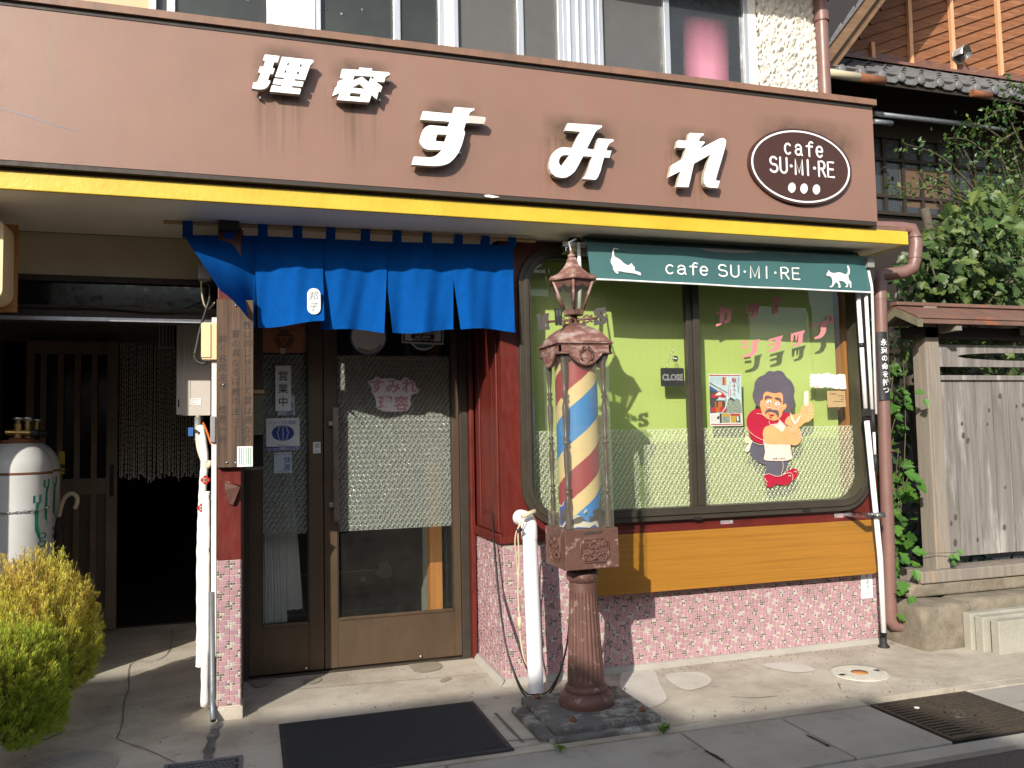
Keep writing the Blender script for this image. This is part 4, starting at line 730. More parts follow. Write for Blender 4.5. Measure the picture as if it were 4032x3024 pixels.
b = MB(); p, q = W(3405, 2020, 4.36), W(3462, 2036, 4.36); b.box((p.x, 4.34, q.z-.002), (q.x+.03, 4.352, p.z+.002), 'chrome'); b.box((p.x, 4.353, q.z-.002), (p.x+.012, YF-.013, p.z+.002), 'chrome'); b.tube([(W(3457, 2028, 4.31).x+.021*math.cos(a), 4.315+.021*math.sin(a), p.z-.01) for a in [2*PI*i/16 for i in range(16)]], .006, 'chrome', 8, closed=True); b.put('pole_clip', aw)
# ================================================================ FOLD-DOWN BENCH BOARD
bn = thing('bench_board', 'orange varnished wooden bench board folded down against the pink tiles', 'bench', (2.9, 4.5, .48))
yt, yb = 4.535, 4.488; x0 = 1.87; xr0, xr1 = W(3438, 2046, yt).x, W(3462, 2250, yb).x; zt, zb = W(3000, 2072, yt).z, W(3000, 2296, yb).z
b = MB(); r = .05; loop = [(x0, zt), (xr0, zt)]+[(xr1-r+r*math.cos(math.radians(-a)), zb+r+r*math.sin(math.radians(-a))) for a in range(0, 91, 15)]+[(x0, zb)]
b.poly([[(x, yt+(yb-yt)*(zt-z)/(zt-zb), z) for x, z in loop]], (0, .028, 0), 'bench'); b.put('board', bn, bev=.004)
for x, y in ((2862, 2068), (3308, 2040)):
    b = MB(); c = W(x, y, YF-.016); b.poly([[(c.x-.044, YF-.0185, c.z-.028), (c.x+.044, YF-.0185, c.z-.028), (c.x+.044, YF-.0185, c.z+.03), (c.x-.044, YF-.0185, c.z+.03)], [(c.x-.024, YF-.0185, c.z-.020), (c.x+.024, YF-.0185, c.z-.020), (c.x+.024, YF-.0185, c.z+.018), (c.x-.024, YF-.0185, c.z+.018)]], (0, .003, 0), 'box_grey')
    b.box((c.x-.0235, YF-.0165, c.z-.0195), (c.x+.0235, YF-.0145, c.z+.0175), 'pink_print'); b.box((c.x-.044, yt-.002, c.z-.05), (c.x+.044, YF-.016, c.z-.029), 'steel')
    for sx in (-.034, .034):
        for sz in (-.016, .02): b.lathe([(.0045, 0), (.0045, .0022), (0, .003)], (c.x+sx, YF-.0186, c.z+sz), 'chrome', 10, axis=Matrix.Rotation(PI/2, 3, 'X'))
    b.put('hinge', bn)
# ================================================================ BARBER POLE
px0, py0 = 1.612, 3.965
bp = thing('barber_pole', 'old rust-red cast iron barber pole with striped drum in a glass case and lantern top', 'barber pole', (px0, py0, .05))
c0 = (px0, py0, 0)
b = MB(); b.lathe([(.136, .05), (.140, .07), (.136, .095), (.118, .112), (.106, .118), (.108, .128), (.104, .142), (.096, .15)], c0, 'cast', 40); b.put('base_ring', bp, ang=50)
prof = [(.093, .15), (.0925, .175), (.092, .185)]+[(.092-.022*k/10, .19+.41*k/10) for k in range(11)]+[(.0695, .605), (.0685, .62), (.0675, .655)]
b = MB(); b.lathe(prof, c0, 'cast', 220, fl=(3, 13, 22), fd=.0045); b.put('fluted_column', bp, ang=70)
b = MB(); b.lathe([(.0675, .655), (.072, .662), (.080, .672), (.083, .688), (.082, .700), (.076, .712), (.062, .713), (.05, .70), (.05, .738)], c0, 'cast', 36); b.put('collar', bp, ang=60)
h = .142; z0, z1 = .738, .932
b = MB(); b.box((px0-h, py0-h, z0), (px0+h, py0+h, z1), 'cast'); bx = b.put('lower_box', bp, bev=.003)
def relief(mb, fu, w2, h2):                                        # scroll panel, fu(u,v)->point just proud of the face
    fr = []
    for cx_, cz_, a0 in ((w2, h2, 180), (-w2, h2, 270), (-w2, -h2, 0), (w2, -h2, 90)):
        pts = [(cx_+.022*math.cos(math.radians(a0+90*(i/4))), cz_+.022*math.sin(math.radians(a0+90*(i/4)))) for i in range(5)]
        fr += pts[::-1]
    mb.tube([fu(u, v) for u, v in fr], .0042, 'cast', 8, closed=True)
    mb.tube([fu(u*.9, v*.88) for u, v in fr], .002, 'cast', 6, closed=True)
    for sx in (-1, 1):
        for sz in (-1, 1):
            sp_ = [(sx*(.052-.016*(1-t)*math.cos(t*9)), sz*(.030-.016*(1-t)*math.sin(t*9))) for t in [i/14 for i in range(14)]][::-1]
            mb.tube([fu(u, v) for u, v in sp_+[(sx*.05, sz*.012), (sx*.03, sz*.020), (sx*.012, sz*.034)]], .0036, 'cast', 8)
            sp2 = [(sx*(.020-.011*(1-t)*math.cos(t*8)), sz*(.015-.011*(1-t)*math.sin(t*8))) for t in [i/12 for i in range(12)]]
            mb.tube([fu(u, v) for u, v in sp2+[(sx*.004, sz*.004)]], .0032, 'cast', 8)
        for k in (-.5, -.25, 0, .25, .5): mb.tube([fu(.0, sx*.03), fu(.026*k, sx*.048)], [.003, .0045], 'cast', 6)
b = MB(); relief(b, lambda u, v: V((px0+.012+u, py0-h-.0025, .838-.008+v)), .075, .058); b.put('scroll_panel', bx)
b = MB(); relief(b, lambda u, v: V((px0-h-.0025, py0-u, .83+v)), .075, .058); b.put('scroll_panel', bx)
b = MB(); b.poly([[(px0-.045, py0-h-.004, .909), (px0+.052, py0-h-.004, .912), (px0+.056, py0-h-.004, .924), (px0-.036, py0-h-.004, .921)]], (0, .0035, 0), 'iron'); b.text('hirahoshi', (px0+.012, py0-h-.0048, .9165), .012, 'steel', bold=.01, shear=.2); b.put('maker_badge', bx)
b = MB(); b.lathe([(.108, .935), (.108, 1.80)], c0, 'barber_stripe', 64); b.put('striped_drum', bp, ang=60)
g = .128; zb_, zt_ = .934, 1.80
for (xa, ya_), (xb_, yb_) in (((-g, -g), (g, -g)), ((g, -g), (g, g)), ((g, g), (-g, g)), ((-g, g), (-g, -g))):
    b = MB(); b.quad((px0+xa, py0+ya_, zb_), (px0+xb_, py0+yb_, zb_), (px0+xb_, py0+yb_, zt_), (px0+xa, py0+ya_, zt_), 'case_glass'); b.put('glass_pane', bp)
spf0 = [(.016, .935), (.016, 1.0), (.0125, 1.02), (.016, 1.06), (.012, 1.09), (.011, 1.10), (.0165, 1.112), (.011, 1.124), (.0165, 1.137), (.010, 1.15), (.0145, 1.24), (.0155, 1.31), (.010, 1.345), (.0165, 1.357), (.011, 1.37), (.0165, 1.383), (.010, 1.396), (.0145, 1.47), (.0155, 1.54), (.010, 1.572), (.0165, 1.585), (.011, 1.598), (.0165, 1.61), (.0095, 1.625), (.014, 1.68), (.0165, 1.73), (.017, 1.80)]
spf = [(r_*.72 if r_ < .0115 else r_*.92, z_) for r_, z_ in spf0]
for sx in (-1, 1):
    for sy in (-1, 1): b = MB(); b.lathe(spf, (px0+sx*.106, py0+sy*.106, 0), 'spindle', 14); b.put('spindle', bp, ang=60)
# cap: scalloped band, bell dome
b = MB(); a = .140; e = .147
def lobe(fu):
    t = [i/28 for i in range(29)]; low = [(-a, 1.802)]+[(-.088+.176*k, 1.802-.060*(math.sin(PI*k)**.8)) for k in t]+[(a, 1.802)]
    b.poly([[fu(u, z, 0) for u, z in low]+[fu(a, 1.853, 0), fu(-a, 1.853, 0)]], fu(0, 0, .012)-fu(0, 0, 0), 'cast_worn')
    b.tube([fu(u, z+.003, -.001) for u, z in low], .0065, 'cast', 8)
lobe(lambda u, z, d: V((px0+u, py0-a+d, z))); lobe(lambda u, z, d: V((px0+u, py0+a-d, z)))
lobe(lambda u, z, d: V((px0-a+d, py0+u, z))); lobe(lambda u, z, d: V((px0+a-d, py0+u, z)))
b.put('scalloped_band', bp)
b = MB(); P3 = lambda u, v: V((px0+.004+u, py0-a-.006, 1.792+v))
b.poly([[P3(u, v) for u, v in [(0, -.040), (.022, -.018), (.024, .006), (.010, .012), (0, .018), (-.010, .012), (-.024, .006), (-.022, -.018)]]], (0, .006, 0), 'cast_worn')
for sx in (-1, 1):
    b.tube([P3(sx*u, v) for u, v in [(.024, -.026), (.032, -.010), (.036, .008), (.036, .022), (.028, .026), (.022, .020), (.026, .013), (.030, .016)]], .0034, 'cast', 8)
    b.tube([P3(sx*u, v) for u, v in [(.020, .020), (.024, .036), (.016, .044), (.007, .040), (.006, .030), (.012, .026), (.016, .031)]], .0034, 'cast', 8)
b.put('crest', bp)
b = MB(); pr_ = [(1.853, .151), (1.860, .150), (1.863, .143), (1.872, .135), (1.885, .128), (1.907, .111), (1.921, .099), (1.934, .083), (1.945, .065), (1.954, .0475), (1.957, .044)]
b.smooth = True
for i in range(len(pr_)-1):
    (za, ha), (zc, hc) = pr_[i], pr_[i+1]
    for k in range(4):
        c_ = [(-1, -1), (1, -1), (1, 1), (-1, 1)]; p, q = c_[k], c_[(k+1) % 4]
        b.quad((px0+p[0]*ha, py0+p[1]*ha, za), (px0+q[0]*ha, py0+q[1]*ha, za), (px0+q[0]*hc, py0+q[1]*hc, zc), (px0+p[0]*hc, py0+p[1]*hc, zc), 'cast_worn')
b.smooth = False; b.box((px0-.144, py0-.144, 1.846), (px0+.144, py0+.144, 1.8525), 'cast'); b.box((px0-.048, py0-.048, 1.957), (px0+.048, py0+.048, 1.966), 'cast')
b.put('bell_dome', bp, rec=2, ang=48)
b = MB()
for sx in (-1, 1):
    for sy in (-1, 1): b.lathe([(.007, 1.966), (.007, 1.976), (.003, 1.982), (0, 1.982)], (px0+sx*.037, py0+sy*.037, 0), 'cast', 10)
b.lathe([(.030, 1.966), (.026, 1.974), (.018, 1.980), (.018, 2.015)], c0, 'cast', 20); b.put('vane_hub', bp)
# compass vane: N-S bar and E-W bar with letters
dn = V((-.80, .60, 0)); de = V((.58, .81, 0)); vc = V((px0, py0, 1.990))
vn = MB(); vn.tube([vc-dn*.125+V((0, 0, .0)), vc-dn*.02, vc+dn*.02, vc+dn*.140], .0068, 'cast', 10); vn.tube([vc-de*.085, vc+de*.10], .0068, 'cast', 10); vn.lathe([(.017, -.014), (.017, .014)], vc, 'cast', 16, axis=Matrix.Rotation(PI/2, 3, 'Y'))
for d, s_ in ((dn, -1), (dn, 1), (de, 1)):
    c_ = vc+d*(.068*s_); vn.tube([c_+d*(.018*math.cos(t))+V((0, 0, .018*math.sin(t))) for t in [2*PI*i/18 for i in range(18)]], .0045, 'cast', 8, closed=True)
    for sz in (-1, 1): vn.tube([c_+d*(s_*.016)+V((0, 0, sz*.006)), c_+d*(s_*.03)+V((0, 0, sz*.018))], .005, 'cast', 6)
v_ = vn.put('compass_vane', bp)
k8 = crop(2080, 1180, .18083)
def vlet(pts, Y): 
    m = MB(); m.poly([[W(x, y, Y) for x, y in k8(pts)]], (0, .003, 0), 'plate_lit'); m.put('letter_plate', v_)
vlet([(258, 310), (352, 303), (358, 378), (346, 380), (350, 490), (398, 296), (522, 290), (526, 355), (514, 358), (524, 580), (540, 582), (541, 650), (444, 652), (442, 585), (458, 583), (462, 478), (410, 658), (298, 662), (272, 378), (262, 378)], py0+.09)
vlet([(1500, 262), (1530, 215), (1580, 190), (1640, 184), (1668, 192), (1668, 178), (1762, 166), (1775, 300), (1690, 305), (1670, 270), (1630, 258), (1612, 275), (1640, 318), (1740, 360), (1790, 430), (1780, 490), (1730, 540), (1650, 550), (1598, 545), (1595, 556), (1512, 564), (1500, 440), (1580, 430), (1620, 470), (1662, 475), (1660, 445), (1600, 400), (1520, 340)], py0-.085)
m = MB(); m.poly([[W(x, y, py0-.10) for x, y in k8([(640, 185), (835, 183), (836, 250), (820, 254), (806, 560), (752, 560), (736, 515), (722, 560), (665, 557), (652, 250), (641, 246)])], [W(x, y, py0-.10) for x, y in k8([(696, 192), (711, 192), (713, 360), (704, 360)])], [W(x, y, py0-.10) for x, y in k8([(764, 192), (779, 192), (776, 360), (768, 360)])]], (0, .003, 0), 'ink'); m.put('letter_plate', v_)  # W plate in near-black ink, its shade put into the colour
# lantern
cz_ = c0; b = MB(); vA = math.radians(-90-20)                         # a corner of the hexagon faces the street
hexr = lambda r, z: [V((px0+r*math.cos(vA+i*PI/3), py0+r*math.sin(vA+i*PI/3), z)) for i in range(6)]
def hexloft(mb, lv, m):
    for (ra_, za), (rb_, zc) in zip(lv, lv[1:]):
        p, q = hexr(ra_, za), hexr(rb_, zc)
        for i in range(6): mb.quad(p[i], p[(i+1) % 6], q[(i+1) % 6], q[i], m)
    mb.poly([hexr(*lv[0])], (0, 0, 0), m); mb.poly([hexr(*lv[-1])], (0, 0, 0), m)
hexloft(b, [(.055, 2.012), (.057, 2.014), (.060, 2.038), (.050, 2.040)], 'cast'); b.put('lantern_base', bp)
top_, bot_ = hexr(.118, 2.186), hexr(.057, 2.04)
for i in range(6): b = MB(); b.tube([bot_[i], top_[i]], .0085, 'cast_worn', 4); b.put('lantern_post', bp)
for i in range(6):
    b = MB(); j = (i+1) % 6; b.quad(bot_[i], bot_[j], top_[j], top_[i], 'lamp_glass'); gp_ = b.put('lantern_pane', bp)
b = MB()
for i in range(6):
    j = (i+1) % 6; n8 = 12; up_ = [top_[i].lerp(top_[j], k/n8)*1 for k in range(n8+1)]
    dn_ = [bot_[i].lerp(bot_[j], k/n8) for k in range(n8+1)]
    for k in range(n8):
        f0, f1 = [.14+.12*abs(math.sin(PI*2*q/n8)) for q in (k, k+1)]
        o = (top_[i].lerp(top_[j], .5)-V((px0, py0, 2.186))).normalized()*.002
        b.quad(up_[k]+o, up_[k+1]+o, up_[k+1].lerp(dn_[k+1], f1)+o, up_[k].lerp(dn_[k], f0)+o, 'cast')
b.put('lantern_valance', bp)
b = MB(); hexloft(b, [(.124, 2.184), (.138, 2.187), (.140, 2.196), (.131, 2.206), (.090, 2.224), (.062, 2.248), (.040, 2.275), (.024, 2.312), (.020, 2.314)], 'cast_worn'); b.put('lantern_roof', bp, rec=2)
b = MB(); b.lathe([(.020, 2.313), (.021, 2.33), (.014, 2.334), (.008, 2.338), (.012, 2.345), (.007, 2.352), (0, 2.356)], c0, 'cast', 16); b.put('finial', bp)
bp.rotation_euler = (0, math.radians(-.55), 0)
# wire that ties the finial to the eave
b = MB(); f0 = W(2258, 1000, 3.97); b.tube([f0+V((-.01, 0, .0)), f0+V((-.004, .05, .07)), W(2268, 942, 4.2)], [.004, .006, .005], 'alu', 8); b.put('tie_strap', label='pale metal strap tying the barber pole finial up to the eave', cat='strap')
# footing
ft = MB(); ft.box((1.335, 3.675, 0), (1.88, 4.19, .05), 'concrete_dark'); ft.box((1.26, 3.665, -.01), (1.334, 4.12, .028), 'concrete_dark'); ft.box((1.30, 3.63, -.01), (1.90, 3.674, .022), 'concrete_dark')
fo = ft.put('pole_footing', label='dark weathered square concrete footing under the barber pole', cat='footing', bev=.012)
for x, y in ((1.41, 4.13), (1.45, 3.74), (1.82, 3.76), (1.80, 4.13)): b = MB(); b.lathe([(.016, .05), (.016, .062), (.009, .063), (.009, .072), (0, .073)], (x, y, 0), 'rust', 6); b.put('anchor_bolt', fo)
# ================================================================ PIPES AND CABLES BY THE WALL
g0 = G(2112, 2752); 
b = MB(); t0 = W(2084, 2085, g0.y+.02); b.tube([(g0.x, g0.y, 0), t0], .041, 'pvc', 20); pv = thing('white_drain_pipe', 'thick white plastic pipe with a bent top standing beside the barber pole', 'pipe', (g0.x, g0.y, 0)); b.put('pipe', pv, ang=60)
b = MB(); ctr = t0+V((-.0, .055, 0)); b.tube([t0-V((0, 0, .05)), t0, t0+V((0, .004, .022)), t0+V((-.004, .018, .044)), t0+V((-.010, .042, .054)), t0+V((-.014, .075, .056)), t0+V((-.016, .105, .056))], .0445, 'pvc', 20); b.put('elbow', pv, ang=60)
def cable(pts, r, m, label, nm='cable', seg=7):
    b = MB(); b.tube(smooth_pts(pts, 5), r, m, seg); return b.put(nm, label=label, cat='cable')
pl = [W(1927, 1420, YD-.12), W(1927, 1600, YD-.2), W(1932, 1900, YD-.35), W(1946, 2150, 4.62), W(1962, 2330, 4.50), W(1988, 2520, 4.36), W(2020, 2640, 4.30), W(2062, 2733, 4.23), W(2108, 2752, 4.20), W(2160, 2735, 4.20), W(2200, 2660, 4.17), W(2232, 2540, 4.10), W(2246, 2400, 4.02), W(2262, 2300, 3.98), (1.60, 3.97, .73)]
cable(pl, .0052, 'black', 'black cable looping from the red wall down past the white pipe to the barber pole')
cable([p+V((.012, .03, -.012*math.sin(i*.9))) for i, p in enumerate(map(V, pl[3:11]))], .004, 'black', 'second thinner black cable hanging just behind the first one')
cord = MB(); cord.tube(smooth_pts([W(2066, 2050, 4.23), W(2042, 2075, 4.22), W(2028, 2130, 4.24), W(2038, 2250, 4.28), W(2044, 2380, 4.28), W(2046, 2455, 4.28)], 5), .0042, 'cord', 7)
cord.tube(smooth_pts([W(2050, 2050, 4.24), W(2040, 2100, 4.235), W(2044, 2200, 4.25), W(2040, 2330, 4.27), W(2046, 2440, 4.28)], 5), .0042, 'cord', 7)
cord.tube(smooth_pts([W(2046, 2470, 4.28), W(2052, 2540, 4.28), W(2066, 2600, 4.28), W(2088, 2640, 4.31), W(2104, 2690, 4.36)], 5), .0042, 'cord', 7)
ec = cord.put('extension_cord', label='cream extension cord tied over the white pipe and hanging down the pink tiles', cat='cable')
b = MB(); p, q = W(2044, 2430, 4.28), W(2048, 2480, 4.28); b.tube([p, q], [.010, .011], 'cord', 8); p = W(2075, 2037, 4.225); b.tube([p+V((-.03, 0, .004)), p+V((.05, .01, .03))], .013, 'cord', 8); p = W(2045, 2088, 4.225); b.tube([p+V((-.016, -.004, 0)), p+V((.012, -.004, .004))], .009, 'black', 8); b.put('plug', ec)
# brown downpipe at the right corner, with elbows
YDP = 4.53
dp = thing('rain_downpipe', 'faded pinkish brown rain pipe running down the right corner of the shop', 'downpipe', (4.02, YDP, 0))
b = MB(); r = .043; a0 = W(3440, 900, 4.60); e1 = W(3600, 905, 4.52); e2 = W(3602, 1035, 4.50); e3 = W(3470, 1090, 4.55)
ptsd = [V((a0.x-.5, 4.62, a0.z)), V((e1.x-.09, 4.54, e1.z+.012)), V((e1.x-.02, 4.525, e1.z+.006)), V((e1.x+.0, 4.52, e1.z-.05)), V((e1.x, 4.51, e1.z-.10)), V((e2.x, 4.50, e2.z+.02)), V((e2.x-.015, 4.505, e2.z-.035)), V((e2.x-.08, 4.52, e2.z-.065)), V((4.07, 4.57, W(3490, 1085, 4.57).z)), W(3464, 1120, YDP), W(3466, 1180, YDP)]
b.tube(ptsd, r, 'pipe_brown', 18); PT, PB = W(3466, 1180, YDP), W(3507, 2440, YDP); b.tube([PT, PB], r*.95, 'pipe_brown', 18); b.put('pipe', dp, ang=50)
b = MB(); xb0 = PB.x; b.tube([(xb0, YDP, .21), (xb0+.002, YDP, .15), (xb0+.016, YDP-.005, .125), (xb0+.075, YDP-.03, .105), (xb0+.115, YDP-.045, .09), (xb0+.135, YDP-.05, .06), (xb0+.138, YDP-.05, -.005)], r*1.06, 'pipe_brown', 18)
b.put('elbow', dp, ang=50); b = MB(); b.tube([(xb0+.138, YDP-.05, .02), (xb0+.138, YDP-.05, .05)], r*1.16, 'pipe_brown', 18); b.put('socket', dp, ang=50)
for zz in (1.72, 1.245, .99): b = MB(); b.tube([(PT.x, YDP, zz), (PT.x, YDP, zz+.008)], r*1.12, 'copper_sheet', 18); b.put('band', dp, ang=50)
b = MB(); b.tube([(e1.x, 4.513, e1.z-.045), (e1.x, 4.513, e1.z-.056)], r*1.08, 'pipe_brown', 18); b.put('band', dp, ang=50); b = MB(); b.tube([(e2.x, 4.50, e2.z+.04), (e2.x, 4.50, e2.z+.03)], r*1.08, 'pipe_brown', 18); b.put('band', dp, ang=50)
b = MB(); xs_, zs0, zs1 = (PT.x+PB.x)/2, W(3470, 1575, YDP-.05).z, W(3465, 1305, YDP-.05).z
n = 12; b.smooth = True; an = [math.radians(200+150*i/n) for i in range(n+1)]; i0 = b.add([(xs_+.0465*math.cos(a), YDP+.0465*math.sin(a), z) for z in (zs0, zs1) for a in an])
for i in range(n): b.face((i0+i, i0+i+1, i0+n+2+i, i0+n+1+i), 'ink')
ps = b.put('pole_sign', label='black vertical sign strip with white Japanese letters wrapped round the brown rain pipe', cat='sign')
b = MB(); zz = (zs1-zs0)
for i, ch in enumerate('永遠の命を持つ'):
    m = MB(); m.text(ch, (0, 0, 0), .047, 'enamel', bold=.022); z = zs1-zz*(.155+.117*i)
    n0 = b.add([(xs_+.0475*math.cos(math.radians(262)+v.x/.0475), YDP+.0475*math.sin(math.radians(262)+v.x/.0475), z+v.z) for v in m.v]); [b.face([n0+k for k in f], 'enamel') for f in m.f]
for i, ch in enumerate('ために死にはし'):
    m = MB(); m.text(ch, (0, 0, 0), .040, 'enamel', bold=.02); z = zs1-zz*(.175+.112*i)
    n0 = b.add([(xs_+.0475*math.cos(math.radians(325)+v.x/.0475), YDP+.0475*math.sin(math.radians(325)+v.x/.0475), z+v.z) for v in m.v]); [b.face([n0+k for k in f], 'enamel') for f in m.f]
b.put('lettering', ps, rec=False)
# upper downpipe beside the roughcast
YU2 = 4.93; xp = W(3240, 200, YU2).x
up = thing('upper_downpipe', 'brown rain pipe running down the corner of the rough white upper wall', 'downpipe', (xp, YU2, 2.6))
b = MB(); b.tube([(xp-.004, YU2, 5.3), (xp+.004, YU2, 2.7)], .045, 'pipe_brown', 18); b.put('pipe', up, ang=50)
b = MB(); zc = W(3225, 70, YU2).z; b.tube([(xp, YU2, zc+.04), (xp, YU2, zc-.02)], .052, 'pipe_brown', 18); b.tube([(xp, YU2, zc-.02), (xp, YU2, zc-.03)], .054, 'copper_sheet', 18); b.put('collar', up, ang=50)
# ================================================================ SIGNS AND STICKERS ON THE DOOR
dk = crop(1280, 1280, .22604); dk2 = crop(1000, 1260, .38554)
def sticker(nm, label, loops, cat='sticker', Y=YD-.009, dep=.0012, m='paper'):
    b = MB(); b.poly([[W(x, y, Y) for x, y in l] for l in loops], (0, dep, 0), m); return b.put(nm, label=label, cat=cat)
def decal(parent, nm, build): b = MB(); build(b); return b.put(nm, parent)
def twrite(b, s, x, y, Y, hpx, m, **k):
    p = W(x, y, Y); hh = (W(x, y-hpx/2, Y)-W(x, y+hpx/2, Y)).z; k2 = dict(k)
    if 'vert' in k2: k2['vert'] = k2['vert']*hh/hpx
    b.text(s, p, hh, m, **k2)
Y1 = YD-.0096
st = sticker('shop_name_sticker', 'white cloud-shaped sticker with pink Japanese letters on the door glass', [dk([(760, 975), (840, 945), (880, 900), (930, 900), (960, 935), (1150, 925), (1200, 930), (1240, 965), (1330, 965), (1370, 915), (1430, 910), (1470, 960), (1540, 975), (1570, 1010), (1580, 1075), (1630, 1120), (1620, 1170), (1560, 1200), (1500, 1215), (1485, 1300), (1500, 1380), (1470, 1440), (1430, 1490), (1350, 1500), (1210, 1510), (1000, 1500), (970, 1470), (910, 1465), (890, 1400), (885, 1300), (850, 1220), (815, 1170), (820, 1110), (790, 1060), (745, 1000)])])
def _f(b):
    for s_, x, y in (('す', 905, 1060), ('み', 1185, 1070), ('れ', 1470, 1060)): q = dk([(x, y)])[0]; twrite(b, s_, q[0], q[1], Y1, 60, 'pink_print', bold=.03)
    for s_, x, y in (('理', 1050, 1355), ('容', 1330, 1355)): q = dk([(x, y)])[0]; twrite(b, s_, q[0], q[1], Y1, 60, 'pink_print', bold=.03)
decal(st, 'lettering', _f)
q = dk([(757, 240)])[0]; c = W(q[0], q[1]-8, YD-.009); rr_ = W(dk([(1070, 240)])[0][0], q[1], YD-.009).x-c.x
b = MB(); b.poly([ell(c.x, c.z, rr_, rr_, YD-.009, 48)], (0, .0012, 0), 'paper'); st = b.put('round_sticker', label='round white member shop sticker with a thin blue rim half hidden by the curtain', cat='sticker')
def _f(b):
    b.poly([ell(c.x, c.z, rr_*.985, rr_*.985, Y1, 48), ell(c.x, c.z, rr_*.93, rr_*.93, Y1, 48)], (0, 0, 0), 'blue_plastic')
    for i, ch in enumerate('全国理容組合加盟店'):
        a = math.radians(232+11.2*i); e_ = V((-math.sin(a), 0, math.cos(a))); n_ = V((-math.cos(a), 0, -math.sin(a)))
        b.text(ch, (c.x+rr_*.82*math.cos(a), Y1, c.z+rr_*.82*math.sin(a)), rr_*.165, 'ink', ex=e_, ez=n_, bold=.02)
decal(st, 'print', _f)
st = sticker('shop_member_sticker', 'teal framed sticker with a number plate and a round lobe below', [dk([(1335, -60), (2065, -60), (2062, 330), (2050, 345), (1915, 335), (1850, 400), (1760, 440), (1680, 440), (1590, 410), (1490, 318), (1345, 308), (1335, 290)])], m='paper')
def _f(b):
    w_ = lambda l, Y=Y1: [W(x, y, Y) for x, y in dk(l)]
    b.poly([w_([(1352, -60), (2045, -60), (2045, 315), (1355, 290)]), w_([(1390, -40), (2015, -40), (2015, 285), (1392, 268)])], (0, 0, 0), 'teal'); b.poly([w_([(1535, 325), (1890, 340), (1830, 390), (1750, 410), (1680, 408), (1600, 385)])], (0, 0, 0), 'teal')
    b.poly([w_([(1500, 158), (1906, 165), (1904, 245), (1500, 232)])], (0, 0, 0), 'ink')
    q = dk([(1705, 203)])[0]; twrite(b, 'NC-2000', q[0], q[1], Y1-.0006, 13, 'enamel', bold=.035, wx=1.2)
    q = dk([(1710, 272)])[0]; twrite(b, '洗浄消毒設置店', q[0], q[1], Y1, 12, 'ink', bold=.03); q = dk([(1710, 125)])[0]; twrite(b, '感染症予防対策', q[0], q[1], Y1, 18, 'ink', bold=.03)
decal(st, 'print', _f)
q2 = lambda l: dk2(l)
st = sticker('amber_member_sign', 'translucent brown plastic sign with a hexagonal striped emblem hanging inside the left door glass', [q2([(78, 20), (540, 20), (535, 320), (515, 335), (85, 335)])], 'sign', YD-.012, .002, 'amber')
def _f(b):
    Yq = YD-.0128; cq = W(*q2([(310, 200)])[0], Yq); sc = W(*q2([(410, 200)])[0], Yq).x-cq.x
    R3 = lambda x, z, a: (cq.x+sc*(x*math.cos(a)-z*math.sin(a)), Yq, cq.z+sc*(x*math.sin(a)+z*math.cos(a)))
    for a in (0, 2*PI/3, 4*PI/3):
        for k in range(4):
            z = .92-.155*k; h0 = .47+.19*(k*.155/.155)*.55
            b.poly([[R3(-h0, z, a), R3(h0, z, a), R3(h0+.05, z-.085, a), R3(-h0-.05, z-.085, a)]], (0, 0, 0), 'ink')
    b.text('S', (cq.x, Yq, cq.z), sc*.62, 'ink', bold=.02); q = q2([(310, 62)])[0]; twrite(b, '加盟店', q[0]+40, q[1]-8, Yq, 26, 'paper_red', bold=.02); twrite(b, '全国理容生活衛生同業組合', q[0], q[1]+14, Yq, 9, 'ink')
decal(st, 'print', _f)
st = sticker('open_plate', 'white vertical plate reading open for business hanging on the left door glass', [q2([(218, 468), (378, 466), (380, 928), (219, 930)])], 'sign', YD-.022, .003, 'white')
def _f(b):
    for s_, y in (('営', 570), ('業', 700), ('中', 833)): q = q2([(298, y)])[0]; twrite(b, s_, q[0], q[1], YD-.0228, 40, 'ink', bold=.012)
    q = q2([(297, 478)])[0]; p_ = W(q[0], q[1], YD-.018); t_ = W(*q2([(295, 345)])[0], YD-.016); b.tube([p_, t_], .0012, 'black', 5); b.box((t_.x-.014, YD-.020, t_.z), (t_.x+.014, YD-.0125, t_.z+.035), 'cord')
decal(st, 'print', _f)
for (l, (tx, ty), lab) in (([(240, 765), (415, 763), (418, 972), (242, 975)], (370, 870), 'pale blue sticker mostly hidden behind the white hanging plate'), ([(205, 1355), (385, 1350), (386, 1558), (205, 1566)], (338, 1430), 'pale blue comfort sticker lowest on the left door glass')):
    st = sticker('comfort_sticker', lab, [q2(l)], m='paper_blue'); st['group'] = 'pale blue comfort stickers'
    def _f(b):
        q = q2([(tx, ty)])[0]
        for i, ch in enumerate('快適'): twrite(b, ch, q[0]-(1 if i else -1), q[1]+i*28, Y1, 28, 'navy', bold=.006, shear=.05)
        q = q2([((l[0][0]+l[1][0])/2, l[0][1]+18)])[0]; twrite(b, '理容店は清潔で快適', q[0], q[1], Y1, 7, 'grey_ink'); q = q2([((l[0][0]+l[1][0])/2, l[2][1]-14)])[0]; twrite(b, '全国理容連合会', q[0], q[1], Y1, 6, 'grey_ink')
    decal(st, 'print', _f)
st = sticker('shaving_sticker', 'square white sticker with two profile faces in a blue oval on the left door glass', [q2([(123, 1005), (465, 998), (467, 1326), (124, 1334)])])
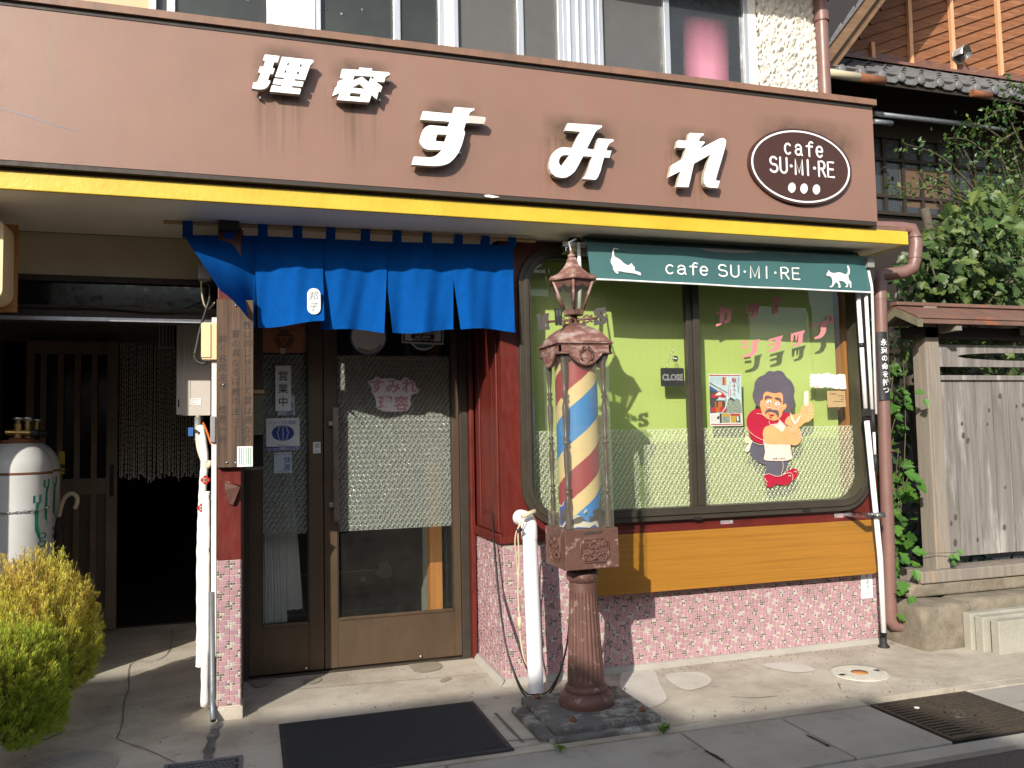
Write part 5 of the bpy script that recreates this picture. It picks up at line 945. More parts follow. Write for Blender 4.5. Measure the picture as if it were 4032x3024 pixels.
def _f(b):
    w_ = lambda l, Y=Y1: [W(x, y, Y) for x, y in q2(l)]
    ce = W(*q2([(296, 1155)])[0], Y1); rx_ = W(*q2([(410, 1155)])[0], Y1).x-ce.x; rz_ = W(*q2([(296, 1075)])[0], Y1).z-ce.z
    b.poly([ell(ce.x, ce.z, rx_, rz_, Y1, 40)], (0, 0, 0), 'navy'); b.poly([w_([(124, 1296), (466, 1288), (467, 1322), (124, 1331)])], (0, 0, 0), 'navy')
    for s_ in (-1, 1): b.tube([(ce.x+s_*rx_*p.x, Y1-.0008, ce.z+rz_*p.y) for p in smooth_pts([V((.08, .95, 0)), V((.32, .8, 0)), V((.38, .4, 0)), V((.52, .02, 0)), V((.42, -.1, 0)), V((.44, -.35, 0)), V((.36, -.5, 0)), V((.36, -.75, 0)), V((.2, -.95, 0))], 3)], .0016, 'enamel', 6, .3)
    b.tube([(ce.x, Y1-.0008, ce.z+rz_*.9), (ce.x, Y1-.0008, ce.z-rz_*.95)], .0028, 'paper_blue', 6, .2)
    q = q2([(296, 1046)])[0]; twrite(b, 'シェーブな美顔。', q[0], q[1], Y1, 17, 'navy', shear=.2, wx=.85); q = q2([(296, 1281)])[0]; twrite(b, '全国理容連合会', q[0], q[1], Y1, 7, 'grey_ink'); q = q2([(296, 1312)])[0]; twrite(b, 'ニューシェーブ専門セミナー修了証', q[0], q[1], Y1-.0006, 9.5, 'enamel', bold=.03, wx=.82)
decal(st, 'print', _f)
st = sticker('pull_sticker', 'small white pull sticker on the bronze door stile', [q2([(604, 1248), (680, 1245), (682, 1358), (604, 1362)])], Y=YD-.0365, dep=.001)
def _f(b): q = q2([(643, 1285)])[0]; twrite(b, '引', q[0], q[1], YD-.037, 20, 'ink', bold=.02); q = q2([(643, 1340)])[0]; twrite(b, 'PULL', q[0], q[1], YD-.037, 7.5, 'ink', bold=.02)
decal(st, 'print', _f)
# things seen through the door glass
cu = MB(); cu.smooth = True; YCu = YD+.12; nu, nv = 40, 20; xa, xb = W(1036, 2000, YCu).x, W(1132, 2440, YCu).x; zt_c, zb_c = 1.75, W(1080, 2452, YCu).z; n = 0
cu.add([(xa+(xb-xa)*(i/nu)*(.55+.45*(j/nv)), YCu+.018*math.sin(i*1.15+.6*math.sin(j*.3)), zt_c+(zb_c-zt_c)*j/nv) for j in range(nv+1) for i in range(nu+1)])
for j in range(nv):
    for i in range(nu): a = j*(nu+1)+i; cu.face((a, a+1, a+nu+2, a+nu+1), 'curtain')
n0 = cu.add([(xb-.02+(.115)*(i/12)*(.2+.8*(j/nv)), YCu+.05+.012*math.sin(i*1.3), zt_c+(zb_c+.06-zt_c)*j/nv) for j in range(nv+1) for i in range(13)])
for j in range(nv):
    for i in range(12): a = n0+j*13+i; cu.face((a, a+1, a+14, a+13), 'curtain')
cu.put('white_curtain', label='white net curtain hanging behind the narrow left door leaf', cat='curtain', rec=False)
b = MB(); p = W(1510, 2265, 7.2); b.poly([[W(x, y, 7.0) for x, y in [(1492, 2212), (1528, 2210), (1545, 2250), (1543, 2270), (1515, 2278), (1478, 2262), (1490, 2240)]]], (0, .05, 0), 'paper'); b.put('white_jug', label='small white jug standing on the dark floor seen through the door', cat='jug')
b = MB(); b.poly([[W(x, y, 6.8) for x, y in [(1421, 2275), (1440, 2272), (1442, 2286), (1420, 2290)]]], (0, .04, 0), 'paper'); b.put('paper_scrap', label='small white scrap left of the jug on the dark floor inside', cat='paper')
# ================================================================ NAMEPLATE BOARD ON THE PILLAR
np_ = thing('wooden_nameplate', 'weathered brown wooden plank with faded brush calligraphy fixed on the red post', 'plank sign', (-.08, 4.5, 1.27))
npx = crop(840, 1200, .39823); YNP = 4.490
b = MB(); a, c = W(853, 1178, YNP), W(998, 1838, YNP); b.box((a.x, YNP, c.z), (c.x, 4.53, a.z), 'nameplate'); b.put('plank', np_, bev=.003)
def col(s_, x, ys, h=34, m='ink_faint'):
    b = MB()
    for ch, y in zip(s_, ys): q = npx([(x, y)])[0]; twrite(b, ch, q[0], q[1], YNP-.0009, h, m, bold=.004, shear=.12)
    b.put('calligraphy', np_, rec=False)
b = MB(); q = npx([(338, 198)])[0]; twrite(b, '性', q[0], q[1], YNP-.0009, 34, 'ink', bold=.004, shear=.12); b.put('calligraphy', np_, rec=False)
col('は同じゅうして質は異なり', 342, [295, 385, 475, 565, 655, 745, 850, 945, 1050, 1140, 1235, 1320]); col('質の異なるは教の主って', 222, [290, 385, 475, 575, 665, 755, 860, 955, 1050, 1150, 1235]); col('説く名詞友也', 92, [335, 430, 530, 620, 720, 800], 32); col('性愿一許', 92, [1035, 1130, 1230, 1330], 32)
b = MB(); q = npx([(312, 1500)])[0]; p = W(q[0], q[1], YNP-.004); b.box((p.x-.038, YNP-.004, p.z-.052), (p.x+.038, YNP-.0008, p.z+.052), 'paper')
for i in range(6): b.box((p.x+.0265-.011*i, YNP-.0046, p.z-.045+.004*(i%3)), (p.x+.0295-.011*i, YNP-.0041, p.z+.045), 'green_ink')
b.put('small_notice', label='small white notice with tiny green text on the lower corner of the wooden plank', cat='notice')
b = MB()
for x, y in ((222, 8), (220, 1560), (98, 790), (135, 1560)): q = npx([(x, y)])[0]; p = W(q[0], q[1], YNP-.001); b.lathe([(.006, 0), (.006, .003), (0, .004)], p, 'steel', 10, axis=Matrix.Rotation(PI/2, 3, 'X'))
b.put('screws', np_)
# rusty wall bracket below
b = MB(); tl, tr_, bt = W(884, 1892, 4.49), W(947, 1890, 4.49), W(908, 1988, 4.51); b.poly([[tl, tr_+V((0, 0, -.03)), bt+V((.012, 0, .0)), bt+V((-.006, 0, .005)), tl+V((.002, 0, -.05))]], (0, .03, 0), 'cast'); b.tube([tl+V((0, -.004, -.002)), tr_+V((0, -.004, -.03))], .004, 'red', 6); b.put('flag_bracket', label='small rust red metal bracket on the red post under the wooden plank', cat='bracket')
# wooden letterbox by the door behind the plank
lx = thing('wall_letterbox', 'weathered wooden letterbox between the plank and the left door leaf', 'letterbox', (W(1018, 1850, 4.9).x, 4.9, W(1018, 1850, 4.9).z))
p, q = W(1000, 1550, 4.9), W(1037, 1850, 4.9)
b = MB(); b.box((p.x-.05, 4.84, W(1018, 1712, 4.9).z), (q.x, 4.98, W(1018, 1555, 4.9).z), 'moss_wood'); b.put('box', lx); b = MB(); b.box((p.x-.055, 4.83, W(1018, 1552, 4.9).z), (q.x+.006, 4.985, W(1018, 1538, 4.9).z), 'bamboo'); b.put('lid', lx)
b = MB(); b.box((p.x-.05, 4.83, W(1018, 1848, 4.9).z), (q.x, 4.98, W(1018, 1838, 4.9).z), 'moss_wood'); b.put('ledge', lx); b = MB(); b.box((p.x-.05, 4.96, W(1018, 1837, 4.9).z), (q.x, 4.979, W(1018, 1713, 4.9).z), 'dark_plank'); b.put('back_board', lx)
# ================================================================ ON AND BEHIND THE SHOP WINDOW
kw = crop(2800, 1150, .22604); YL2 = YG-.010
KATA = [([[(150, 258), (262, 245), (228, 300), (392, 268), (352, 380), (345, 485), (300, 540), (240, 552), (232, 500), (275, 470), (278, 358), (245, 355), (228, 490), (190, 560), (95, 602), (82, 570), (150, 520), (152, 385), (80, 375), (88, 350), (150, 335)]], 'pink katakana letter half in shade at the left of the upper row'),
 ([[(622, 245), (875, 170), (835, 250), (825, 380), (770, 432), (655, 466), (642, 435), (715, 405), (742, 370), (750, 250), (735, 255), (722, 345), (695, 350), (690, 262), (672, 268), (660, 365), (612, 375)]], 'small pink katakana letter in the middle of the upper row'),
 ([[(1075, 95), (1200, 58), (1188, 115), (1295, 85), (1298, 118), (1190, 158), (1170, 230), (1165, 362), (1092, 382), (1075, 240)]], 'pink katakana letter with a side stroke at the right of the upper row'),
 ([[(530, 860), (640, 845), (648, 882), (535, 902)], [(545, 938), (660, 925), (668, 962), (545, 980)], [(722, 850), (852, 815), (820, 880), (800, 1010), (770, 1080), (700, 1122), (560, 1145), (548, 1110), (660, 1075), (705, 1030), (720, 960)]], 'pink katakana letter of three strokes at the left of the lower row'),
 ([[(1000, 825), (1255, 752), (1222, 830), (1205, 975), (1160, 1018), (1008, 1052), (998, 1018), (1110, 970), (1122, 915), (1005, 945), (1000, 910), (1115, 880), (1122, 825), (1000, 862)]], 'pink comb-shaped katakana letter in the lower row'),
 ([[(1392, 725), (1640, 660), (1602, 745), (1590, 860), (1545, 920), (1432, 950), (1425, 915), (1500, 890), (1520, 850), (1525, 735), (1508, 738), (1495, 840), (1475, 845), (1470, 745), (1440, 755), (1425, 860), (1390, 868)]], 'small pink katakana letter in the lower row'),
 ([[(1760, 560), (1870, 545), (2010, 490), (2020, 430), (2065, 392), (2110, 405), (2135, 460), (2125, 530), (2090, 560), (2010, 550), (2002, 690), (1955, 770), (1900, 805), (1808, 822), (1802, 790), (1880, 750), (1910, 690), (1912, 565), (1762, 606)], [(2045, 450), (2085, 432), (2105, 470), (2090, 510), (2050, 505), (2035, 480)]], 'pink katakana letter with a ring at the right of the lower row')]
for i, (ls, lab) in enumerate(KATA):
    b = MB(); L3 = [[W(x, y, YL2) for x, y in kw(l)] for l in ls]
    if i == 6: b.poly(L3, (0, .003, 0), 'pink')
    else:
        for l in L3: b.poly([l], (0, .003, 0), 'pink')
    b.put('window_letter', label=lab, cat='window lettering', group='pink katakana letters on the shop window')
# cut-out barber figure stuck on the glass, built from painted layers
kb = crop(2900, 1440, .30146); YC = YG-.012
fg = thing('barber_cutout', 'flat painted cut-out of a curly haired barber with apron, scissors and comb on the window', 'cut-out figure', (3.2, YC, 1.0))
LAY = 0
def lay(nm, loops, m, cv=kb, sm=3, parent=fg, one=True):
    global LAY
    b = MB(); LAY += 1; Y = YC-.0008*LAY
    for l in loops: 
        pts = [V((x, y, 0)) for x, y in l]; pts = smooth_pts(pts, sm, True) if sm else pts
        b.poly([[W(p.x, p.y, Y) for p in [V((*cv([(q.x, q.y)])[0], 0)) for q in pts]]], (0, .0007, 0), m)
    return b.put(nm, parent)
def line(nm, ls, wpx, m, parent=fg):
    global LAY
    LAY += 1; Y = YC-.0008*LAY; r = wpx*.30146/2*(4.9/3270)
    for l in ls: b = MB(); b.tube(smooth_pts([W(*kb([p])[0], Y) for p in l], 3), r, m, 6, .25, V((0, 1, 0)), rnd=True); b.put(nm, parent)
lay('trousers', [[(205, 985), (280, 1030), (380, 1035), (520, 1060), (640, 1180), (660, 1260), (650, 1340), (600, 1400), (560, 1440), (430, 1430), (370, 1410), (395, 1310), (330, 1280), (250, 1240), (195, 1170), (168, 1080), (180, 1020)]], 'trouser')
lay('apron_bow', [[(180, 960), (150, 925), (115, 940), (105, 975), (125, 1010), (165, 1010), (130, 1060), (108, 1115), (160, 1118), (185, 1040), (205, 985)]], 'apron'); lay('bow_hole', [[(150, 945), (172, 970), (150, 992), (130, 968)]], 'green_panel')
lay('shoe', [[(640, 1400), (690, 1360), (750, 1340), (795, 1365), (806, 1410), (780, 1460), (735, 1500), (690, 1470)]], 'crimson'); lay('shoe', [[(360, 1450), (385, 1415), (440, 1410), (500, 1435), (570, 1440), (640, 1405), (700, 1400), (735, 1440), (720, 1500), (670, 1550), (590, 1560), (510, 1545), (480, 1575), (440, 1590), (385, 1570), (370, 1510)]], 'crimson')
lay('jumper', [[(290, 560), (200, 590), (145, 660), (130, 740), (150, 830), (190, 940), (260, 1000), (370, 1015), (450, 900), (560, 800), (700, 760), (690, 640), (650, 600), (540, 650), (420, 620)]], 'crimson')
lay('hair', [[(300, 540), (240, 490), (210, 390), (230, 300), (240, 220), (290, 150), (360, 120), (420, 70), (490, 75), (550, 62), (610, 85), (650, 145), (720, 210), (760, 310), (750, 390), (755, 470), (725, 560), (670, 610), (600, 600), (400, 560)]], 'hair')
lay('rear_arm', [[(640, 760), (645, 700), (700, 650), (780, 630), (830, 615), (850, 540), (890, 500), (930, 520), (975, 480), (1000, 510), (1005, 640), (990, 690), (940, 730), (890, 745), (820, 800), (740, 800)]], 'skin2')
lay('comb', [[(885, 345), (905, 332), (935, 332), (940, 400), (942, 480), (935, 520), (890, 520), (880, 430)]], 'apron')
line('comb_teeth', [[(918, y), (938, y+2)] for y in range(345, 500, 24)]+[[(950, 590), (1005, 600)], [(945, 625), (1003, 640)], [(930, 660), (985, 680)], [(965, 510), (972, 560), (940, 580)]], 5, 'line_white')
lay('apron', [[(560, 700), (590, 735), (650, 800), (700, 850), (705, 1030), (708, 1130), (722, 1218), (600, 1243), (450, 1240), (358, 1225), (375, 1130), (360, 1030), (350, 960), (400, 850), (440, 770), (540, 755)]], 'apron', sm=2)
lay('face', [[(345, 440), (355, 370), (400, 338), (450, 352), (510, 360), (570, 350), (600, 380), (608, 440), (605, 510), (640, 495), (655, 520), (640, 560), (605, 590), (590, 650), (540, 705), (470, 715), (400, 690), (340, 640), (318, 560), (305, 500), (320, 455)]], 'skin')
lay('front_arm', [[(345, 900), (360, 820), (410, 785), (480, 785), (540, 820), (600, 865), (640, 800), (690, 790), (720, 810), (780, 770), (815, 810), (845, 880), (850, 940), (820, 1010), (770, 1040), (690, 1030), (600, 1025), (450, 1025), (370, 1000)]], 'skin2')
lay('scissors', [[(697, 600), (720, 640), (760, 720), (785, 765), (760, 770), (735, 740), (710, 670)], [(840, 638), (842, 660), (800, 740), (780, 755), (770, 735), (795, 690)]], 'apron', sm=0)
line('scissor_rings', [[(730, 790), (715, 830), (735, 845), (750, 810), (735, 785)], [(770, 780), (775, 830), (750, 860), (710, 860)], [(650, 795), (700, 800), (715, 830), (700, 855)]], 7, 'apron')
lay('moustache', [[(378, 640), (380, 590), (430, 565), (480, 580), (530, 580), (555, 620), (545, 680), (525, 640), (490, 612), (440, 600), (400, 610)]], 'hair'); lay('eyebrow', [[(370, 450), (375, 400), (410, 388), (470, 415), (460, 425), (405, 425)], [(500, 430), (520, 412), (570, 425), (590, 470), (585, 490), (560, 455)]], 'hair')
lay('eye', [[(385, 485), (420, 450), (460, 470), (435, 492)], [(500, 505), (530, 472), (570, 500), (545, 518)]], 'paper'); lay('iris', [[(415, 475), (428, 460), (440, 475), (428, 488)], [(525, 495), (537, 480), (550, 495), (537, 508)]], 'grey_ink')
lay('mouth', [[(410, 620), (440, 640), (465, 635), (495, 640), (470, 655), (440, 652)], [(425, 672), (445, 665), (465, 690), (445, 680)]], 'crimson')
line('spectacles', [[(345, 480), (385, 530), (430, 545)], [(385, 530), (400, 510), (450, 515), (440, 550), (390, 545)], [(450, 530), (480, 570), (505, 530)], [(505, 525), (550, 540), (540, 570), (490, 560)], [(550, 545), (592, 530)]], 6, 'line_white')
line('white_outline', [[(135, 800), (170, 860), (260, 930), (355, 975)], [(205, 990), (290, 1025), (360, 1028)], [(262, 625), (320, 630), (380, 660)], [(600, 1245), (612, 1310), (600, 1380), (580, 1435)], [(372, 1425), (430, 1412), (500, 1440), (575, 1440), (650, 1405), (710, 1400), (738, 1440), (730, 1495)], [(425, 720), (445, 770), (540, 755)], [(560, 700), (590, 735), (655, 790)], [(820, 830), (840, 870), (800, 930)], [(835, 890), (845, 930), (800, 960)]], 6, 'line_white')
line('shoe_shine', [[(375, 1470), (385, 1500), (405, 1515)], [(388, 1530), (394, 1560)], [(680, 1440), (700, 1432), (705, 1450)], [(755, 1385), (775, 1378), (782, 1395)]], 8, 'line_white')
b = MB(); q = kb([(555, 1208)])[0]; LAY += 1; twrite(b, '#cafe_su.mi.re', q[0], q[1], YC-.0008*LAY, 10, 'ink', bold=.008, shear=.1, wx=.95); b.put('apron_writing', fg)
# poster
kp = crop(2760, 1460, .13867); YPo = YG+.006
po = thing('festival_poster', 'autumn festival poster with a red-roofed float and vertical Japanese title taped inside the window', 'poster', (W(2858, 1580, YPo).x, YPo, W(2858, 1675, YPo).z))
def pw(l, k=0): return [W(x, y, YPo-.0006*k) for x, y in kp(l)]
b = MB(); b.poly([pw([(218, 92), (1145, 92), (1150, 700), (1195, 1558), (262, 1575), (240, 800)])], (0, .0008, 0), 'paper'); b.put('sheet', po)
b = MB()
for l, m, k in (([(238, 115), (1125, 122), (1126, 150), (240, 146)], 'paper_red', 1), ([(282, 1515), (1166, 1505), (1167, 1530), (284, 1542)], 'paper_red', 1), ([(240, 160), (1138, 165), (1165, 1200), (262, 1205)], 'paper_sky', 1), ([(240, 420), (470, 560), (500, 800), (250, 860)], 'p_dark', 2), ([(240, 450), (480, 575), (470, 610), (250, 540)], 'blue_plastic', 3), ([(250, 810), (440, 800), (440, 1190), (262, 1200)], 'p_dark', 3),
 ([(250, 320), (500, 470), (760, 620), (750, 650), (480, 500), (240, 370)], 'grey_ink', 2), ([(830, 740), (960, 820), (960, 900), (780, 860)], 'p_dark', 2), ([(940, 820), (1020, 780), (1110, 830), (1120, 900), (960, 900)], 'p_mix', 2), ([(700, 780), (1150, 930), (1160, 1200), (640, 1200)], 'p_mix', 3), ([(380, 840), (680, 840), (690, 1100), (370, 1100)], 'p_dark', 4), ([(260, 725), (380, 650), (480, 590), (530, 570), (600, 600), (680, 690), (730, 720), (700, 760), (620, 765), (540, 740), (470, 745), (390, 770), (300, 760)], 'paper_red', 5), ([(400, 690), (480, 620), (530, 600), (600, 640), (560, 690), (480, 700)], 'paper', 6), ([(480, 480), (560, 470), (550, 520), (490, 520)], 'p_gold', 6),
 ([(310, 1040), (680, 1030), (720, 1090), (720, 1170), (285, 1180), (285, 1100)], 'paper_red', 6), ([(400, 870), (430, 860), (440, 1040), (400, 1040)], 'p_orange', 6), ([(480, 880), (600, 870), (610, 1040), (480, 1040)], 'p_orange', 6), ([(440, 1040), (540, 1035), (540, 1170), (430, 1170)], 'p_orange', 7), ([(610, 178), (665, 178), (665, 405), (612, 408)], 'paper_red', 4), ([(668, 178), (718, 180), (724, 408), (668, 405)], 'p_gold', 4), ([(535, 1212), (588, 1212), (592, 1480), (535, 1482)], 'ink', 3), ([(596, 1215), (820, 1215), (822, 1475), (606, 1470)], 'p_gold', 3), ([(610, 1300), (815, 1300), (818, 1465), (612, 1465)], 'p_mix', 4), ([(835, 1218), (1118, 1218), (1128, 1465), (845, 1465)], 'p_gold', 3), ([(835, 1220), (1118, 1218), (1118, 1275), (838, 1278)], 'paper_red', 4), ([(1000, 1290), (1120, 1290), (1124, 1462), (1002, 1462)], 'p_dark', 4), ([(1015, 1300), (1060, 1290), (1085, 1400), (1030, 1440)], 'paper', 5), ([(270, 1250), (520, 1215), (525, 1480), (280, 1500)], 'paper', 2), ([(455, 1320), (525, 1260), (525, 1370), (460, 1375)], 'p_dark', 3)):
    b.poly([pw(l, k)], (0, 0, 0), m)
for i in range(11): b.poly([pw([(270+30*i, 180), (276+30*i, 180), (280+30*i, 330+8*i), (274+30*i, 330+8*i)], 2)], (0, 0, 0), 'grey_ink')
for i in range(6): b.poly([pw([(300+32*i, 1260), (305+32*i, 1260), (308+30*i, 1440), (303+30*i, 1440)], 3)], (0, 0, 0), 'paper_red')
b.tube([pw([(x, y)], 8)[0] for x, y in ((760, 740), (740, 900), (690, 1050), (600, 1190))], .0022, 'paper', 5)
for s_, x, ys, hp, m in (('秋', 945, [265], 160, 'paper_red'), ('まつり', 945, [425, 545, 670], 95, 'paper_red'), ('恵那市', 1065, [200, 250, 300], 44, 'grey_ink'), ('いわむら', 1062, [370, 440, 505, 580], 66, 'ink'), ('10月6日土', 828, [320, 360, 405, 440, 500], 36, 'paper_red'), ('7日日', 785, [400, 445, 505], 36, 'paper_red')):
    for ch, y in zip(s_ if s_[0] != '1' else ['10', '月', '6', '日', '土'], ys): q = kp([(x, y)])[0]; twrite(b, ch, q[0], q[1], YPo-.0055, hp*.13867, m, bold=.015)
for x in (782, 835): b.poly([pw([(x-12, 530), (x+12, 530), (x+16, 720), (x-8, 720)], 3)], (0, 0, 0), 'pink_print')
b.put('print', po, rec=False)
# CLOSE plate hanging on a suction hook
kc = crop(2600, 900, .42194); YCl = YG+.012
cs = thing('close_sign', 'small black hanging plate reading CLOSE on a chain inside the left window pane', 'sign', (W(2652, 1490, YCl).x, YCl, W(2652, 1520, YCl).z))
b = MB(); a, c = W(*kc([(4, 1300)])[0], YCl), W(*kc([(226, 1472)])[0], YCl); b.poly([rrect(a.x, c.x, c.z, a.z, .010, YCl, 5)], (0, .006, 0), 'ink'); b.put('plate', cs)
b = MB(); q = kc([(115, 1388)])[0]; twrite(b, 'CLOSE', q[0], q[1], YCl-.0010, 33, 'enamel', bold=.024, wx=.92); twrite(b, 'CLOSE', q[0], q[1], YCl-.0022, 33, 'ink', bold=-.012, wx=.92); b.put('lettering', cs, rec=False)
b = MB(); s0 = W(*kc([(140, 1215)])[0], YCl); top = W(*kc([(110, 1130)])[0], YCl); b.lathe([(.021, 0), (.017, .008), (.006, .011), (.006, .018), (0, .018)], s0+V((0, .002, 0)), 'chrome', 20, axis=Matrix.Rotation(PI/2, 3, 'X'))
for x in (55, 178):
    e_ = W(*kc([(x, 1310)])[0], YCl)
    for i in range(14): p = top.lerp(e_, i/13); b.lathe([(.0022, -.003), (.003, 0), (.0022, .003)], p, 'chrome', 6)
b.put('chain', cs)
# torn white paper and kraft card at the right of the window
R.seed(11); b = MB(); tl, br = W(3192, 1468, YG-.008), W(3330, 1530, YG-.008); n = 34; up_ = [(tl.x+(br.x-tl.x)*i/n, tl.z-.006+R.uniform(-.006, .008)-.012*abs(i/n-.5)) for i in range(n+1)]; lo_ = [(tl.x+.012*math.sin(i)+(br.x-tl.x)*i/n, br.z+R.uniform(-.006, .006)+.012*(1-i/n)) for i in range(n+1)]
lf = [(tl.x+R.uniform(-.016, .010), tl.z+(br.z-tl.z)*i/9) for i in range(1, 9)]
b.poly([[(x, YG-.008, z) for x, z in up_]+[(x, YG-.008, z) for x, z in lo_[::-1]]+[(x, YG-.008, z) for x, z in lf[::-1]]], (0, .0015, 0), 'white')
tp = b.put('torn_paper', label='torn white paper covering an old notice at the right edge of the shop window', cat='paper')
b = MB(); c = W(3222, 1515, YG-.0095); b.tube([(c.x-.010+.012*math.cos(a), YG-.0095, c.z+.014*math.sin(a)) for a in [math.radians(v) for v in range(190, 361, 17)]], .003, 'pink', 6, .2); b.lathe([(.003, 0), (0, .001)], (c.x+.016, YG-.0095, c.z-.008), 'pink', 8, axis=Matrix.Rotation(PI/2, 3, 'X')); b.put('red_mark', tp)
b = MB(); a, c = W(3256, 1539, YG-.006), W(3330, 1602, YG-.006); b.poly([[(a.x, YG-.006, a.z), (c.x, YG-.006, a.z-.001), (c.x+.002, YG-.006, c.z), (a.x+.002, YG-.006, c.z-.002)]], (0, .0015, 0), 'kraft'); kr = b.put('kraft_card', label='brown kraft paper card under the torn white paper', cat='card')
b = MB(); b.text('SU.MI.RE', ((a.x*2+c.x)/3, YG-.0068, a.z-.02), .014, 'ink_faint', bold=.01)
for i, wd in enumerate((.05, .02, .03, .085)): b.box((c.x-.012-wd, YG-.0068, a.z-.034-.013*i), (c.x-.012, YG-.0064, a.z-.031-.013*i), 'ink_faint')
b.put('print', kr)
b = MB(); c = W(3413, 2315, YF-.006); b.box((c.x-.045, YF-.0075, W(3413, 2355, YF).z), (c.x+.045, YF-.0045, .62), 'paper'); sl_ = b.put('paper_slip', label='white vertical paper slip with brush writing partly hidden behind the bench board', cat='notice')
b = MB()
for i, ch in enumerate('ますように'): q = (3413+i*1.5, 2247+i*21.5); twrite(b, ch, q[0], q[1], YF-.0082, 19, 'ink', bold=.005, shear=.1)
b.put('writing', sl_, rec=False)
# ================================================================ PORCH CORNER AT THE LEFT
YH = 5.41
ht = thing('water_heater', 'beige wall mounted gas water heater half in shade beside the pillar', 'water heater', (-.3, YH, W(750, 1640, YH).z))
p, q = W(695, 1268, YH), W(828, 1636, YH); fl_ = W(722, 1300, YH).x
b = MB(); b.box((p.x, YH+.004, q.z+.005), (q.x, YH+.22, p.z), 'heater'); b.put('casing', ht, bev=.008)
b = MB(); b.box((fl_, YH-.02, q.z), (q.x+.002, YH+.003, p.z+.01), 'heater'); b.box((fl_+.0, YH-.0245, q.z+.002), (fl_+.016, YH-.0205, p.z), 'heater'); x_ = W(745, 1400, YH).x; b.box((x_, YH-.0235, q.z+.06), (x_+.008, YH-.0205, p.z), 'heater'); b.put('front_cover', ht, bev=.004)
b = MB(); a, c = W(748, 1569, YH-.022), W(792, 1594, YH-.022); b.box((a.x, YH-.0225, c.z), (c.x, YH-.0206, a.z), 'paper')
for i, wd in enumerate((.9, .9, .25, .6)): b.box((a.x+.004, YH-.0232, a.z-.008-.008*i), (a.x+.004+(c.x-a.x-.008)*wd, YH-.0226, a.z-.0055-.008*i), 'grey_ink')
b.put('rating_label', ht); b = MB(); a = W(703, 1588, YH); b.box((a.x-.004, YH+.0005, a.z-.024), (a.x+.004, YH+.0038, a.z+.024), 'black'); b.put('slot', ht)
b = MB(); p, q = W(626, 1268, 5.6), W(692, 1370, 5.6); b.box((p.x, 5.55, q.z), (q.x, 5.72, p.z), 'dark_trim'); vh = b.put('vent_hood', label='dark slatted flue hood on the porch wall left of the water heater', cat='vent')
b = MB()
for k in range(5): x = p.x+(q.x-p.x)*(k+.5)/5; b.box((x-.004, 5.53, q.z), (x+.004, 5.549, p.z), 'box_grey')
b.box((p.x, 5.53, q.z-.008), (q.x, 5.56, q.z-.0005), 'box_grey'); b.put('slats', vh)
YM = 4.62
b = MB(); p, q = W(797, 1274, YM), W(853, 1420, YM); b.box((p.x, YM-.05, q.z), (q.x+.02, YM+.03, p.z), 'cream_box'); jb = b.put('junction_box', label='small cream plastic cable box on the left side of the red post', cat='cable box', bev=.005)
b = MB(); b.box((p.x+.045, YM-.053, q.z+.012), (p.x+.047, YM-.0505, p.z-.01), 'cord'); b.box((p.x-.003, YM-.056, q.z+.012), (p.x+.043, YM-.0505, p.z-.006), 'cream_box'); b.put('cover', jb, bev=.002)
b = MB(); p, q = W(782, 1040, 4.7), W(832, 1105, 4.7); b.box((p.x, 4.66, q.z), (q.x, 4.76, p.z), 'box_grey'); b.put('meter_box', label='small grey box under the blown corner of the blue curtain', cat='box', bev=.005)
cable([W(793, 1105, 4.7), W(794, 1150, 4.7), W(805, 1200, 4.72), W(822, 1215, 4.74), W(845, 1190, 4.74)], .0045, 'cord', 'cream wire drooping from the small grey box')
cable([W(823, 1105, 4.72), W(826, 1170, 4.72), W(815, 1210, 4.72), W(790, 1290, 4.68), W(770, 1380, 4.64), W(766, 1400, 4.64), W(775, 1422, 4.62), W(800, 1432, 4.60), W(818, 1425, 4.60)], .008, 'black', 'thick black cable looping into the cream cable box')
cable([W(60, 1207, 4.9), W(400, 1212, 4.9), W(600, 1228, 4.9), W(720, 1218, 4.88), W(790, 1190, 4.8)], .006, 'black', 'long black cable sagging along the porch lintel')
